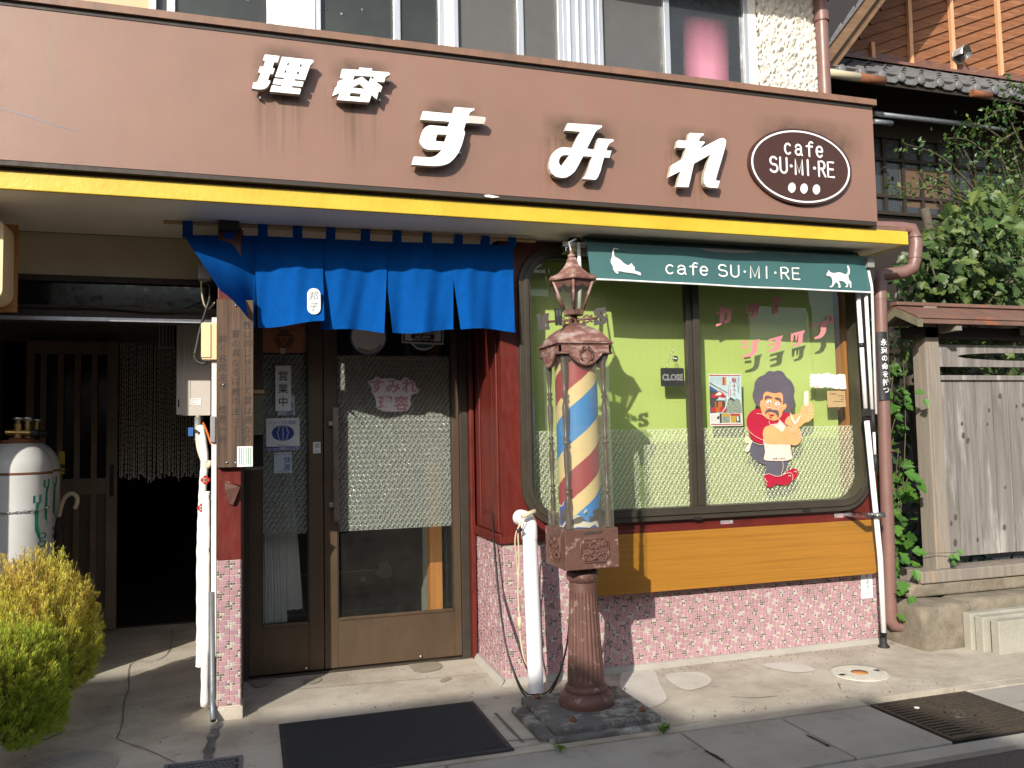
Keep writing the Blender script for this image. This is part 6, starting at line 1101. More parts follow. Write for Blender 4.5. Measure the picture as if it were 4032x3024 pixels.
# lagged pipes down the pillar's left side
pp = thing('lagged_pipes', 'white lagged water pipes with red valve wheels running down beside the tiled pillar', 'pipes', (-.2, 4.75, 0))
bb = MB(); bb.smooth = True
def lag(pts, r):
    pts = smooth_pts(pts, 8); b = MB(); b.tube(pts, [r*(1+.05*math.sin(i*2.1)+R.uniform(-.03, .03)) for i in range(len(pts))], 'lagging', 14); return b
YQ = 4.80
lag([W(790, 1680, 5.2), W(806, 1800, 5.1), W(800, 1900, 5.0), W(794, 2050, 4.9), W(790, 2200, 4.86), W(790, 2450, 4.84), W(788, 2600, 4.84), W(786, 2625, 4.84)], .022).put('pipe', pp)
lag([W(812, 1935, YQ-.1), W(812, 1990, YQ-.1), W(812, 2200, YQ-.1), W(810, 2500, YQ-.1), W(806, 2780, YQ-.1)], .021).put('pipe', pp)
for x, y, Y in ((808, 1890, 4.78), (794, 2000, 4.84)):
    b = MB(); c = W(x, y, Y-.03); n = 8; b.poly([[(c.x+(.022+.003*math.cos(4*t))*math.cos(t), c.y, c.z+(.022+.003*math.cos(4*t))*math.sin(t)) for t in [2*PI*i/32 for i in range(32)]], [(c.x+.012*math.cos(t), c.y, c.z+.012*math.sin(t)) for t in [2*PI*i/16 for i in range(16)]]], (0, .008, 0), 'red_plastic'); b.lathe([(.009, -.004), (.006, .03)], c+V((0, .004, 0)), 'brass', 10, axis=Matrix.Rotation(-PI/2, 3, 'X'))
    for a in range(4): b.beam(c+V((.005*math.cos(a*PI/2), .004, .005*math.sin(a*PI/2))), c+V((.014*math.cos(a*PI/2), .004, .014*math.sin(a*PI/2))), .004, .006, 'red_plastic')
    b.put('valve_wheel', pp)
b = MB(); b.tube(smooth_pts([W(780, 1640, 5.3), W(778, 1700, 5.2), W(782, 1760, 5.15), W(800, 1815, 5.1), W(822, 1835, 5.0), W(826, 1815, 5.0)], 6), .013, 'cord', 10); b.tube([W(779, 1645, 5.25), W(779, 1735, 5.2)], .019, 'alu', 12); p = W(752, 1700, 5.18); b.box((p.x-.015, 5.17, p.z-.025), (p.x+.012, 5.19, p.z+.025), 'blue_plastic'); b.lathe([(.010, 0), (.010, .02)], W(775, 1700, 5.16), 'chrome', 12, axis=Matrix.Rotation(PI/2, 3, 'X')); b.put('gas_cock', pp)
for y, Y in ((1958, 4.68), (2165, 4.68)): b = MB(); p = W(822, y, Y); b.box((p.x, Y-.004, p.z-.012), (p.x+.045, Y+.002, p.z+.012), 'chrome'); b.put('pipe_bracket', pp)
cable([W(800, 1665, 5.0), W(815, 1700, 4.95), W(832, 1750, 4.9)], .006, 'orange_wire', 'short orange wire beside the gas cock under the water heater')
b = MB(); p, q = W(830, 1640, 4.64), W(850, 1742, 4.64); b.box((p.x, 4.58, q.z), (q.x, 4.66, p.z), 'box_grey'); b.put('wall_switch_box', label='narrow grey box on the white batten beside the wooden plank', cat='box', bev=.004)
b = MB(); b.tube([W(832, 2330, 4.6), W(836, 2700, 4.6), W(836, 2750, 4.56), W(840, 2838, 4.46)], .014, 'zinc', 12); b.tube([W(840, 2835, 4.462), W(840, 2839, 4.458)], .011, 'black', 12); b.put('grey_drain_pipe', label='thin grey drain pipe ending at the foot of the tiled pillar', cat='pipe')
# gas cylinder, chain and umbrella
gr_ = .182
def cylinder(gxc, gy, lab):
    gc = thing('gas_cylinder', lab, 'gas cylinder', (gxc, gy, 0), 'propane gas cylinders in the porch')
    rs_, gt = 1.24, 1.425; b = MB(); prof = [(gr_*.95, .12), (gr_, .15), (gr_, rs_-.008)]
    b.lathe(prof, (gxc, gy, 0), 'cyl_paint', 48); b.lathe([(gr_, rs_-.006), (gr_*1.012, rs_-.004), (gr_*1.012, rs_+.002), (gr_, rs_+.004)], (gxc, gy, 0), 'rust', 48)
    dome = [(gr_*math.cos(a), rs_+.006+(gt-rs_)*math.sin(a)) for a in [math.radians(v) for v in range(0, 86, 7)]]; b.lathe(dome, (gxc, gy, 0), 'cyl_paint', 48); b.put('body', gc, ang=50)
    b = MB(); b.lathe([(.085, gt-.014), (.085, gt+.006), (.045, gt+.008), (.045, gt+.02)], (gxc, gy, 0), 'rust', 20); b.lathe([(.022, gt+.02), (.022, gt+.10), (.014, gt+.105), (.014, gt+.12)], (gxc, gy, 0), 'brass', 14); b.tube([(gxc-.06, gy, gt+.05), (gxc+.07, gy-.01, gt+.045)], .018, 'brass', 10); b.tube([(gxc+.07, gy-.01, gt+.045), (gxc+.11, gy-.01, gt+.045)], .022, 'black', 12)
    for dx_, m in ((0, 'brass'), (.05, 'brass')): b.lathe([(.028, gt+.12), (.030, gt+.126), (.028, gt+.135)], (gxc+dx_, gy, 0), 'steel', 14)
    b.lathe([(.014, gt+.05), (.014, gt+.12)], (gxc+.05, gy-.005, 0), 'brass', 10); b.put('valve', gc, ang=50)
    def oncyl(b, lp, m):                                               # patch wrapped on the cylinder: (angle deg, z)
        pts = [V((a, z, 0)) for a, z in lp]; n0 = b.add([(gxc+(gr_+.0012)*math.sin(math.radians(p.x)), gy-(gr_+.0012)*math.cos(math.radians(p.x)), p.y) for p in pts]); tr = tessellate_polygon([pts]); [b.face([n0+i for i in t], m) for t in tr]
    b = MB()
    zc_ = lambda y: W(200, y, 5.35).z
    for x0_, dxx in ((46, 0), (66, 0)):
        oncyl(b, [(x0_-7, zc_(1950 if x0_ < 50 else 1890)), (x0_+9, zc_(1945 if x0_ < 50 else 1885)), (x0_+9, zc_(1972 if x0_ < 50 else 1912)), (x0_+4, zc_(1985 if x0_ < 50 else 1940)), (x0_+3, zc_(2060)), (x0_+9, zc_(2125 if x0_ < 50 else 2062)), (x0_+7, zc_(2132 if x0_ < 50 else 2066)), (x0_-3, zc_(2085 if x0_ < 50 else 2040)), (x0_-4, zc_(2020)), (x0_-1, zc_(1976 if x0_ < 50 else 1920)), (x0_-7, zc_(1978 if x0_ < 50 else 1918))], 'green_ink')
    for k, yv in enumerate((2108, 2140)): oncyl(b, [(58+10*math.cos(t)*(1-.05*k), zc_(yv)+.018*math.sin(t)) for t in [2*PI*i/20 for i in range(20)]], 'green_ink'); oncyl(b, [(58+5*math.cos(t), zc_(yv)+.009*math.sin(t)) for t in [2*PI*i/14 for i in range(14)]], 'cyl_paint')
    for k in range(3): oncyl(b, [(50, zc_(2165+12*k)), (70, zc_(2163+12*k)), (70, zc_(2169+12*k)), (50, zc_(2171+12*k))], 'green_ink')
    b.put('green_marking', gc, rec=False)
cylinder(W(232, 2000, 5.86).x-gr_*.99, 5.86, 'rear grey white gas cylinder half hidden behind the chained one')
gy = 5.46; gxc = W(203, 2000, gy).x-gr_*.99
cylinder(gxc, gy, 'front grey white gas cylinder with a steel chain round it and green lettering')
b = MB(); n = 26
for i in range(n):
    a = math.radians(-70+5.6*i); z = W(80, 2010, 5.28).z-.012*math.cos((i/n-.35)*3); c = V((gxc+(gr_+.007)*math.sin(a), gy-(gr_+.007)*math.cos(a), z)); d = V((math.cos(a), math.sin(a), .08)); nrm = V((math.sin(a), -math.cos(a), 0)); sd_ = V((0, 0, 1)) if i % 2 else nrm
    b.tube([c+d*(.011*math.cos(t))+sd_*(.0048*math.sin(t)) for t in [2*PI*k/12 for k in range(12)]], .0021, 'steel', 5, closed=True)
b.put('chain', label='steel chain strapped round the gas cylinder', cat='chain')
um = thing('umbrella', 'white curved handle of an umbrella leaning behind the gas cylinder', 'umbrella', (W(235, 2200, 5.8).x, 5.8, .3))
b = MB(); b.tube(smooth_pts([W(232, 2030, 5.8), W(243, 1985, 5.79), W(258, 1956, 5.78), W(282, 1944, 5.77), W(302, 1955, 5.77), W(304, 1978, 5.77), W(296, 1998, 5.77)], 6), .013, 'cord', 12, rnd=True); b.put('handle', um)
b = MB(); a, c = W(232, 2030, 5.8), W(215, 2420, 5.85); b.tube([a, a.lerp(c, .2), a.lerp(c, .9)], [.008, .03, .022], 'dark_trim', 10); b.put('canopy', um)
b = MB(); p, q = W(232, 1777, 6.3), W(254, 1868, 6.3); b.poly([rrect(p.x, q.x, q.z, p.z, .012, 6.3, 4)], (0, .004, 0), 'yellow'); yt_ = b.put('yellow_tag', label='yellow warning tag hanging on the sliding door right of the gas cylinder', cat='tag'); b = MB(); b.text('険', ((p.x+q.x)/2, 6.299, q.z+.045), .055, 'ink', bold=.03); b.put('print', yt_)
# bead curtain: every strand hangs from the hall lintel
bc = MB(); R.seed(5); xa, xb = fx(472, 1700, YP+.1), fx(800, 1700, YP+.1); ns = 46
for i in range(ns):
    x = xa+(xb-xa)*i/(ns-1); z = W(500, 1335, YP).z; ze = W(600, 1868+R.uniform(-14, 14), YP+.1).z; y0_ = YP+.09+R.uniform(-.02, .02); sw = R.uniform(-.012, .012)
    while z > ze: ln = R.uniform(.025, .05); f_ = max(0, (1.5-z)); bc.tube([(x+sw*f_, y0_, z), (x+sw*f_+R.uniform(-.001, .001), y0_, z-ln)], .0042, 'bead', 5, cap=False); z -= ln+.006
    bc.lathe([(.003, .006), (.009, 0), (.003, -.006)], (x+sw*(1.5-ze), y0_, ze-.004), 'bead', 6)
bc.put('bead_curtain', label='curtain of pale bead strands hanging in the dark hall doorway', cat='bead curtain', rec=False)
# cream lamp box at the far left under the eave
b = MB(); p, q = W(38, 873, 4.5), W(38, 1200, 4.5); b.poly([[(x, 4.40, z) for x, _, z in rrect(p.x-.5, p.x, q.z, p.z, .06, 0, 8)]], (0, .19, 0), 'cream_box'); lb = b.put('lightbox_sign', label='cream rounded edge of a wall lightbox at the far left under the eave', cat='lightbox', bev=.012)
b = MB(); b.box((p.x-.52, 4.595, q.z-.02), (p.x+.012, 4.6195, p.z+.01), 'orange_wood'); b.put('backboard', lb)
# ================================================================ ON THE GROUND
m4 = [G(1098, 2862), G(1852, 2765), G(2020, 2950), G(1150, 3060)]
mt = thing('doormat', 'dark grey rubber doormat on the shaded concrete in front of the door', 'doormat', ((m4[0].x+m4[2].x)/2, (m4[0].y+m4[2].y)/2, 0))
b = MB(); mx0, mx1, my0, my1 = m4[0].x, m4[2].x, m4[2].y-.02, m4[0].y+.02; b.box((mx0+.022, my0+.022, .0005), (mx1-.022, my1-.022, .010), 'mat')
nrib = 96
for i in range(nrib): x = mx0+.03+(mx1-mx0-.06)*i/(nrib-1); b.box((x-.0026, my0+.03, .0102), (x+.0026, my1-.03, .0135), 'mat')
b.put('pile', mt, rec=False); b = MB(); b.poly([[(mx0, my0, .007), (mx1, my0, .007), (mx1, my1, .007), (mx0, my1, .007)], [(mx0+.023, my0+.023, .011), (mx1-.023, my0+.023, .011), (mx1-.023, my1-.023, .011), (mx0+.023, my1-.023, .011)]], (0, 0, -.0065), 'mat_edge'); b.put('edge', mt)
# round white inspection cover
cc = G(3385, 2652); rc = (G(3508, 2660)-cc).length
cv_ = thing('inspection_cover', 'round whitish inspection cover with an orange centre disc in the pavement', 'manhole cover', (cc.x, cc.y, 0))
b = MB(); b.lathe([(rc*.99, .0), (rc*.99, .006), (rc*.9, .006)], cc, 'cover_white', 48); b.lathe([(rc*.885, .003), (rc*.885, .0055), (0, .0055)], cc, 'cover_white', 48); b.put('cover', cv_)
b = MB(); R.seed(3)
for ring in range(2, 9):
    n = int(ring*5.5)
    for i in range(n):
        a = 2*PI*i/n+ring; rr_ = rc*(.12+.088*ring); c = cc+V((rr_*math.cos(a), rr_*math.sin(a), 0))
        if abs(rr_*math.sin(a)) < .028 and .10 < abs(rr_*math.cos(a)): continue
        b.box((c.x-.011, c.y-.004, .0058), (c.x+.011, c.y+.004, .0085), 'cover_white')
b.put('tread', cv_); b = MB(); b.lathe([(.047, .0058), (.047, .0085), (0, .0085)], cc, 'cover_orange', 28); b.put('centre_disc', cv_)
b = MB(); [b.box((cc.x+s*.118-.020, cc.y-.013, .0058), (cc.x+s*.118+.020, cc.y+.013, .0068), 'iron_hole') for s in (-1, 1)]; b.put('lifting_slot', cv_)
# iron drain grate
gx0, gx1, gy0, gy1 = 3.005, 3.615, 3.06, 3.575
gt_ = thing('drain_grate', 'rusty dark iron drain grate set in the gutter with a round flower mark', 'drain grate', ((gx0+gx1)/2, (gy0+gy1)/2, -.03))
b = MB(); b.box((gx0, gy0, -.03), (gx1, gy1, -.012), 'iron_hole'); b.put('pit', gt_)
b = MB(); b.poly([[(gx0, gy0, .002), (gx1, gy0, .002), (gx1, gy1, .002), (gx0, gy1, .002)], [(gx0+.018, gy0+.018, .002), (gx1-.018, gy0+.018, .002), (gx1-.018, gy1-.018, .002), (gx0+.018, gy1-.018, .002)]], (0, 0, -.013), 'iron')
cxg, cyg = (gx0+gx1)/2, (gy0+gy1)/2; nb = 15
for i in range(nb):
    y = gy0+.034+(gy1-gy0-.068)*i/(nb-1)
    for k in range(4):
        xa = gx0+.022+(gx1-gx0-.044)*k/4; xb = gx0+.022+(gx1-gx0-.044)*(k+1)/4; o = .008 if k % 2 else -.008
        if abs(y+o-cyg) < .055 and (k in (1, 2)): 
            if k == 1: xb = cxg-.06
            else: xa = cxg+.06
        b.box((xa+.003, y+o-.008, -.010), (xb-.003, y+o+.008, .0015), 'iron')
for k in (1, 2, 3): x = gx0+.022+(gx1-gx0-.044)*k/4; b.box((x-.005, gy0+.018, -.011), (x+.005, gy1-.018, .0005), 'iron') if k != 2 else None
b.put('bars', gt_, rec=False)
b = MB(); b.lathe([(.062, -.010), (.062, .003), (.054, .003), (.052, .001), (0, .001)], (cxg, cyg, 0), 'iron', 32)
for a in range(4): t = a*PI/2+.4; b.tube([(cxg+.022*math.cos(t)+.015*math.cos(q), cyg+.022*math.sin(t)+.015*math.sin(q), .0015) for q in [2*PI*i/14 for i in range(14)]], .003, 'iron', 6, closed=True)
b.put('flower_mark', gt_)
b = MB(); p = G(3610, 2790); b.lathe([(.014, .003), (.012, .008), (0, .009)], (p.x, p.y, 0), 'paper', 12); b.put('pebble', label='small white pebble on the iron drain grate', cat='pebble')
# round cover and grey grate at the lower left corner
c = G(255, 3030); r_ = .21
b = MB(); b.lathe([(r_, .0), (r_, .005), (r_*.93, .006), (r_*.92, .002), (0, .002)], (c.x, c.y, 0), 'concrete2', 48); rv = b.put('round_cover', label='round grey ribbed manhole cover beside the green bush at the lower left', cat='manhole cover')
b = MB()
for i in range(-6, 7):
    for a, (ux, uy) in enumerate(((.8, .6), (-.6, .8))):
        o = i*.028; hl = math.sqrt(max(0, (r_*.9)**2-o*o))
        if hl > .02: b.beam((c.x-uy*o-ux*hl, c.y+ux*o-uy*hl, .003+.0004*a), (c.x-uy*o+ux*hl, c.y+ux*o+uy*hl, .003+.0004*a), .006, .003, 'concrete2')
b.put('ribs', rv)
g1, g2 = G(640, 3040), G(962, 2980); x0, x1, y1 = g1.x, G(955, 3010).x, G(940, 2978).y; y0 = y1-.36
b = MB(); b.poly([[(x0, y0, .006), (x1, y0, .006), (x1, y1, .006), (x0, y1, .006)], [(x0+.016, y0+.016, .006), (x1-.016, y0+.016, .006), (x1-.016, y1-.016, .006), (x0+.016, y1-.016, .006)]], (0, 0, -.0055), 'zinc'); b.box((x0+.0165, y0+.0165, .0003), (x1-.0165, y1-.0165, .001), 'iron')
zg = b.put('small_grate', label='blue grey galvanised grate at the bottom edge left of the doormat', cat='drain grate')
b = MB()
for j in range(10):
    for i in range(14):
        x = x0+.03+(x1-x0-.06)*(i+.5*(j % 2))/13.5; y = y0+.03+(y1-y0-.06)*j/9
        if x < x1-.02: b.beam((x-.009, y-.009, .004), (x+.009, y+.009, .004), .004, .006, 'zinc'); b.beam((x-.009, y+.009, .0045), (x+.009, y-.009, .0045), .004, .006, 'zinc')
b.put('lattice', zg, rec=False)
# weeds
def tuft(c, n, r_, seed, label):
    rr = random.Random(seed); b = MB()
    for i in range(n):
        a = rr.uniform(0, 2*PI); d = rr.uniform(.2, 1)*r_; h_ = rr.uniform(.01, .035); p = V((c.x+d*math.cos(a), c.y+d*.6*math.sin(a), .002+h_)); s = rr.uniform(.006, .012); u = V((math.cos(a), math.sin(a), .5)).normalized(); v_ = u.cross(V((0, 0, 1))).normalized()
        b.col = (.10*rr.uniform(.7, 1.2), .22*rr.uniform(.7, 1.3), .02); b.quad(p-u*s, p+v_*s*.6, p+u*s, p-v_*s*.6, 'leafA'); b.tri(V((c.x, c.y, 0)), p, p+v_*.0015, 'leafA')
    return b.put('weed', label=label, cat='weed', rec=False)
tuft(G(2612, 2890), 70, .045, 1, 'small green weed at the right corner of the pole footing'); tuft(G(2205, 2965), 40, .032, 2, 'tiny green weed at the front left corner of the pole footing')
# ================================================================ STONES, KERB BLOCKS AND GATE AT THE RIGHT
def rough(nm, a, c, m, seed, label, cat, group=None, amp=.02, bev=.03, cuts=5):
    bm = bmesh.new(); bmesh.ops.create_cube(bm, size=1)
    for v in bm.verts: v.co = V([(a[i]+c[i])/2+v.co[i]*(c[i]-a[i]) for i in range(3)])
    bmesh.ops.bevel(bm, geom=bm.edges[:], offset=bev, segments=2, affect='EDGES', profile=.5); bmesh.ops.subdivide_edges(bm, edges=bm.edges[:], cuts=cuts, use_grid_fill=True); rr = random.Random(seed); bm.normal_update()
    from mathutils import noise
    for v in bm.verts: v.co += v.normal*(noise.noise(v.co*7+V((seed, 0, 0)))*amp+noise.noise(v.co*22)*amp*.4)
    b = MB(); b.smooth = True; bm.verts.ensure_lookup_table(); b.add([v.co.copy() for v in bm.verts]); [b.face([v.index for v in f.verts], m) for f in bm.faces]; bm.free(); return b.put(nm, label=label, cat=cat, group=group, ang=50)
s0 = G(3660, 2570); sx0 = W(3634, 2480, 4.27).x
rough('foundation_stone', (4.03, 4.27, -.03), (4.40, 4.72, .275), 'stone', 3, 'large rough brown stone at the corner under the wooden gate', 'stone')
rough('foundation_stone', (4.41, 4.30, -.03), (6.5, 4.75, .285), 'stone', 8, 'long rust-stained stone ledge behind the grey concrete blocks', 'stone', amp=.014)
rough('kerb_stone', (4.10, 4.47, .286), (6.5, 4.80, .375), 'stone', 5, 'mossy stone sill directly under the wooden gate beam', 'stone', amp=.008, bev=.015)
x1b = W(3850, 2500, 4.17).x
for k, (xa, ya, lab) in enumerate(((W(3807, 2450, 4.23).x, 4.20, 'rearmost of three grey concrete blocks leaning on the stone ledge'), (W(3855, 2470, 4.16).x, 4.13, 'middle of three grey concrete blocks leaning on the stone ledge'), (W(3920, 2520, 4.08).x, 4.05, 'frontmost of three grey concrete blocks leaning on the stone ledge'))):
    b = MB(); b.box((xa, ya, -.005), (xa+.62, ya+.062, .225-.012*k), 'blockwork'); b.put('concrete_block', label=lab, cat='concrete block', group='grey concrete blocks by the stone ledge', bev=.006)
ga = thing('wooden_gate', 'weathered grey plank fence gate with a small rusty pitched roof', 'fence', (4.8, 4.6, .37))
YGt = 4.5; pxl, pxr = W(3672, 1900, YGt).x, W(3716, 1900, YGt).x; zc_ = W(3640, 1200, YGt).z
b = MB(); b.box((pxl, YGt, .36), (pxr+.02, YGt+.12, zc_), 'post_wood'); b.box((pxl+.02, YGt-.008, .456), (pxr+.012, YGt-.0005, 1.95), 'post_wood'); b.put('post', ga, bev=.006)
b = MB(); b.box((4.19, YGt-.05, .376), (6.5, YGt+.15, .455), 'post_wood'); b.put('sill_beam', ga, bev=.008)
b = MB(); R.seed(21); xx = pxr+.022; zt_b = W(3900, 1500, YGt+.06).z
k = 0
while xx < 6.4:
    wd_ = R.uniform(.14, .2); b = MB(); b.box((xx, YGt+.05+R.uniform(-.004, .004), .52+R.uniform(-.006, .006)), (xx+wd_-.006, YGt+.075, zt_b+.02), 'grey_wood'); [b.poly([ell(xx+wd_*R.uniform(.25, .75), R.uniform(.6, zt_b-.1), rk, rk*R.uniform(1.1, 1.7), YGt+.0438, 14)], (0, .0004, 0), 'knot') for rk in [R.uniform(.006, .015) for _ in range(R.randint(2, 4))]]; b.put('plank', ga); xx += wd_; k += 1
b = MB(); zr0, zr1 = W(3900, 1497, YGt+.03).z, W(3900, 1478, YGt+.03).z; b.box((pxr+.021, YGt+.03, zr0), (6.5, YGt+.09, zr1), 'grey_wood'); b.put('rail', ga, bev=.003)
za, zb2 = W(3900, 1360, YGt+.05).z, W(3900, 1445, YGt+.05).z
b = MB(); sl0, sl1 = W(3770, 1402, YGt+.05).x, 5.9; zm = (W(3900, 1404, YGt+.05).z)
hole = [(sl0+(sl1-sl0)*(.5-.5*math.cos(PI*i/14)), YGt+.05, zm+.028*math.sin(PI*i/14)) for i in range(15)]+[(sl0+(sl1-sl0)*(.5+.5*math.cos(PI*i/14)), YGt+.05, zm-.028*math.sin(PI*i/14)) for i in range(1, 14)]
b.poly([[(pxr+.021, YGt+.05, zb2), (6.5, YGt+.05, zb2), (6.5, YGt+.05, za), (pxr+.021, YGt+.05, za)], hole], (0, .03, 0), 'grey_wood'); b.put('slotted_board', ga)
b = MB(); b.box((pxl-.09, YGt+.0, W(3640, 1330, YGt).z), (6.5, YGt+.12, W(3640, 1285, YGt).z), 'dark_plank'); b.put('top_beam', ga, bev=.004)
# little roof: ridge along X
rx0, yr = 4.15, YGt+.03; zrd = W(3566, 1203, yr).z; ze_ = W(3661, 1243, yr-.2).z
b = MB()
for sy in (-1, 1):
    yE = yr+sy*.205; b.hexa([(rx0, yr, zrd-.018), (6.6, yr, zrd-.018), (6.6, yE, ze_-.018), (rx0, yE, ze_-.018), (rx0, yr, zrd), (6.6, yr, zrd), (6.6, yE, ze_), (rx0, yE, ze_)], 'rust_roof')
b.box((rx0-.01, yr-.035, zrd-.004), (6.6, yr+.035, zrd+.020), 'rust_roof'); b.put('roof', ga, bev=.003)
b = MB()
for sy in (-1, 1): b.hexa([(rx0-.002, yr, zrd-.075), (rx0-.002, yr+sy*.2, ze_-.075), (rx0+.04, yr+sy*.2, ze_-.075), (rx0+.04, yr, zrd-.075), (rx0-.002, yr, zrd-.019), (rx0-.002, yr+sy*.2, ze_-.019), (rx0+.04, yr+sy*.2, ze_-.019), (rx0+.04, yr, zrd-.019)], 'moss_wood')
b.box((rx0+.041, yr-.198, ze_-.05), (6.6, yr-.18, ze_-.02), 'rust_roof'); b.put('barge_board', ga, bev=.003)
b = MB()
for x in (4.48, 5.2, 5.9): b = MB(); b.box((x, yr-.18, ze_-.09), (x+.05, yr+.18, ze_-.035), 'post_wood'); b.put('bracket_arm', ga, bev=.003)
pass
# ================================================================ NEIGHBOUR HOUSE
nh = thing('neighbour_house', 'old timber house with diagonal weatherboard gable and grey tiled lean-to roof', 'house', (8, 8, 0))
YN1, YN2, YEv = 8.2, 8.0, 7.0
ev = [W(3260, 262, YEv), W(3500, 300, YEv), W(4032, 365, YEv)]; zE = (W(3500, 296, YEv).z)
XN0 = W(3262, 262, YEv).x-.4
zTop = W(3500, 248, YN1-.02).z
# lean-to roof slab and its tiles
b = MB(); b.hexa([(XN0, YEv+.02, zE-.10), (13, YEv+.02, zE-.10), (13, YN1, zTop-.06), (XN0, YN1, zTop-.06), (XN0, YEv+.02, zE-.05), (13, YEv+.02, zE-.05), (13, YN1, zTop-.01), (XN0, YN1, zTop-.01)], 'dark_plank'); b.box((XN0, YEv+.0, zE-.12), (13, YEv+.019, zE+.02), 'dark_plank'); b.put('lean_to_deck', nh)
b = MB(); pw_ = .255; n = int((13-XN0)/pw_); slope = (zTop-zE)/(YN1-YEv)
for i in range(n):
    x = XN0+i*pw_
    for j in range(5):
        y0_, y1_ = YEv-.03+j*.25, YEv+.25+j*.25; z0_, z1_ = zE-.035+slope*(y0_-YEv)+.02, zE-.035+slope*(y1_-YEv)
        prf = [(0, .035), (.035, .05), (.065, .035), (.10, .008), (.16, .0), (.22, .012), (.255, .035)]
        b.smooth = True
        for (xa, ha), (xb, hb) in zip(prf, prf[1:]): b.quad((x+xa, y0_, z0_+ha), (x+xb, y0_, z0_+hb), (x+xb, y1_, z1_+hb), (x+xa, y1_, z1_+ha), 'tile_roof'); 
        b.smooth = False
        if j == 0:
            b.poly([[(x+xa, y0_, z0_+ha) for xa, ha in prf]+[(x+.255, y0_, z0_-.02), (x+.20, y0_, z0_-.055), (x+.09, y0_, z0_-.055), (x, y0_, z0_+.0)]], (0, .02, 0), 'tile_roof'); b.lathe([(.052, -.012), (.052, .012), (.03, .02), (0, .022)], (x+.03, y0_, z0_+.012), 'tile_roof', 16, axis=Matrix.Rotation(PI/2, 3, 'X'))
b.put('roof_tiles', nh, rec=False)
b = MB(); gxa, gxb = W(3262, 275, YEv-.04).x-.3, W(3385, 290, YEv-.04).x; b.tube([(gxa, YEv-.05, zE-.09), (gxb, YEv-.05, zE-.095)], .045, 'plaster', 12); b.put('gutter', nh); b = MB(); b.tube([(gxb-.02, YEv-.05, zE-.095), (gxb+.30, YEv-.05, zE-.10)], .047, 'rust', 12); b.put('rusty_gutter_end', nh); b = MB(); c = W(3850, 352, YEv-.04); b.tube([(c.x-.1, YEv-.05, zE-.10), (c.x+.16, YEv-.05, zE-.105)], .040, 'rust', 12); b.put('rusty_gutter_end', nh)
b = MB(); b.box((XN0, YN1-.03, zTop-.03), (13, YN1-.001, zTop+.10), 'copper_sheet'); b.hexa([(XN0, YN1-.24, zTop-.115), (13, YN1-.24, zTop-.115), (13, YN1-.03, zTop-.03), (XN0, YN1-.03, zTop-.03), (XN0, YN1-.24, zTop-.08), (13, YN1-.24, zTop-.08), (13, YN1-.03, zTop+.005), (XN0, YN1-.03, zTop+.005)], 'copper_sheet'); b.put('flashing', nh)
# diagonal weatherboards on the gable
b = MB(); gx0_, gx1_ = W(3360, 200, YN1).x-.6, 13; dr_ = V((.925, 0, .38)); up_ = V((-.38, 0, .925)); o = V((gx0_, YN1, zTop-2.2))
A1_, A2_ = W(3256, 200, YEv), W(3412, -8, YEv); dA_ = (A2_-A1_).normalized(); nA_ = V((-dA_.z, 0, dA_.x)); PR = A1_+V((.471, 0, 0))-nA_*.05; kz = (zTop-PR.z)/dA_.z; xz = PR.x+dA_.x*kz; b.poly([[(xz, YN1+.03, zTop), (xz+dA_.x*6, YN1+.03, zTop+dA_.z*6), (gx1_, YN1+.03, zTop+dA_.z*6), (gx1_, YN1+.03, zTop)]], (0, .15, 0), 'weatherboard')
bw = .125
for i in range(84):
    s = o+up_*(bw*i); e_ = s+dr_*9.5; t_ = up_*(bw+.03)
    # clip below the flashing: shift the start up along the board until it clears the lean-to
    if s.z < zTop: k = (zTop-s.z)/dr_.z; s = s+dr_*k
    kk = ((s+up_*(bw+.03)-PR).dot(nA_)+.02)/-dr_.dot(nA_)
    if kk > 0: s = s+dr_*kk
    if (e_-s).dot(dr_) < .1: continue
    b.hexa([s+V((0, -.034, 0)), e_+V((0, -.034, 0)), e_+t_+V((0, -.004, 0)), s+t_+V((0, -.004, 0)), s, e_, e_+t_+V((0, .012, 0)), s+t_+V((0, .012, 0))], 'weatherboard')
wbm = b.put('weatherboards', nh, rec=False)
for i, (xt, yt_, xb_, yb_) in enumerate(((3433, 168, 3437, 246), (3575, -40, 3588, 262), (3738, -40, 3756, 278), (3922, -40, 3943, 300))):
    p, q = W(xt, yt_, YN1-.05), W(xb_, yb_, YN1-.05); b = MB(); b.beam(p, V((q.x, q.y, q.z)), .055, .045, 'batten', V((0, 1, 0))); b.put('batten', nh)
# gable roof overhang: barge board, slab and soffit at the upper left
A1, A2 = W(3256, 200, YEv), W(3412, -8, YEv); dA = (A2-A1).normalized(); far = A1+dA*4.5; near_ = A1-dA*.45; nA = V((-dA.z, 0, dA.x))
b = MB(); b.hexa([near_-nA*.10, far-nA*.10, far+V((0, .05, 0))-nA*.10, near_+V((0, .05, 0))-nA*.10, near_+nA*.02, far+nA*.02, far+V((0, .05, 0))+nA*.02, near_+V((0, .05, 0))+nA*.02], 'rafter'); b.hexa([near_+V((0, .06, 0))-nA*.20, far+V((0, .06, 0))-nA*.20, far+V((0, .10, 0))-nA*.20, near_+V((0, .10, 0))-nA*.20, near_+V((0, .06, 0))-nA*.08, far+V((0, .06, 0))-nA*.08, far+V((0, .10, 0))-nA*.08, near_+V((0, .10, 0))-nA*.08], 'rafter'); b.put('barge_board', nh)
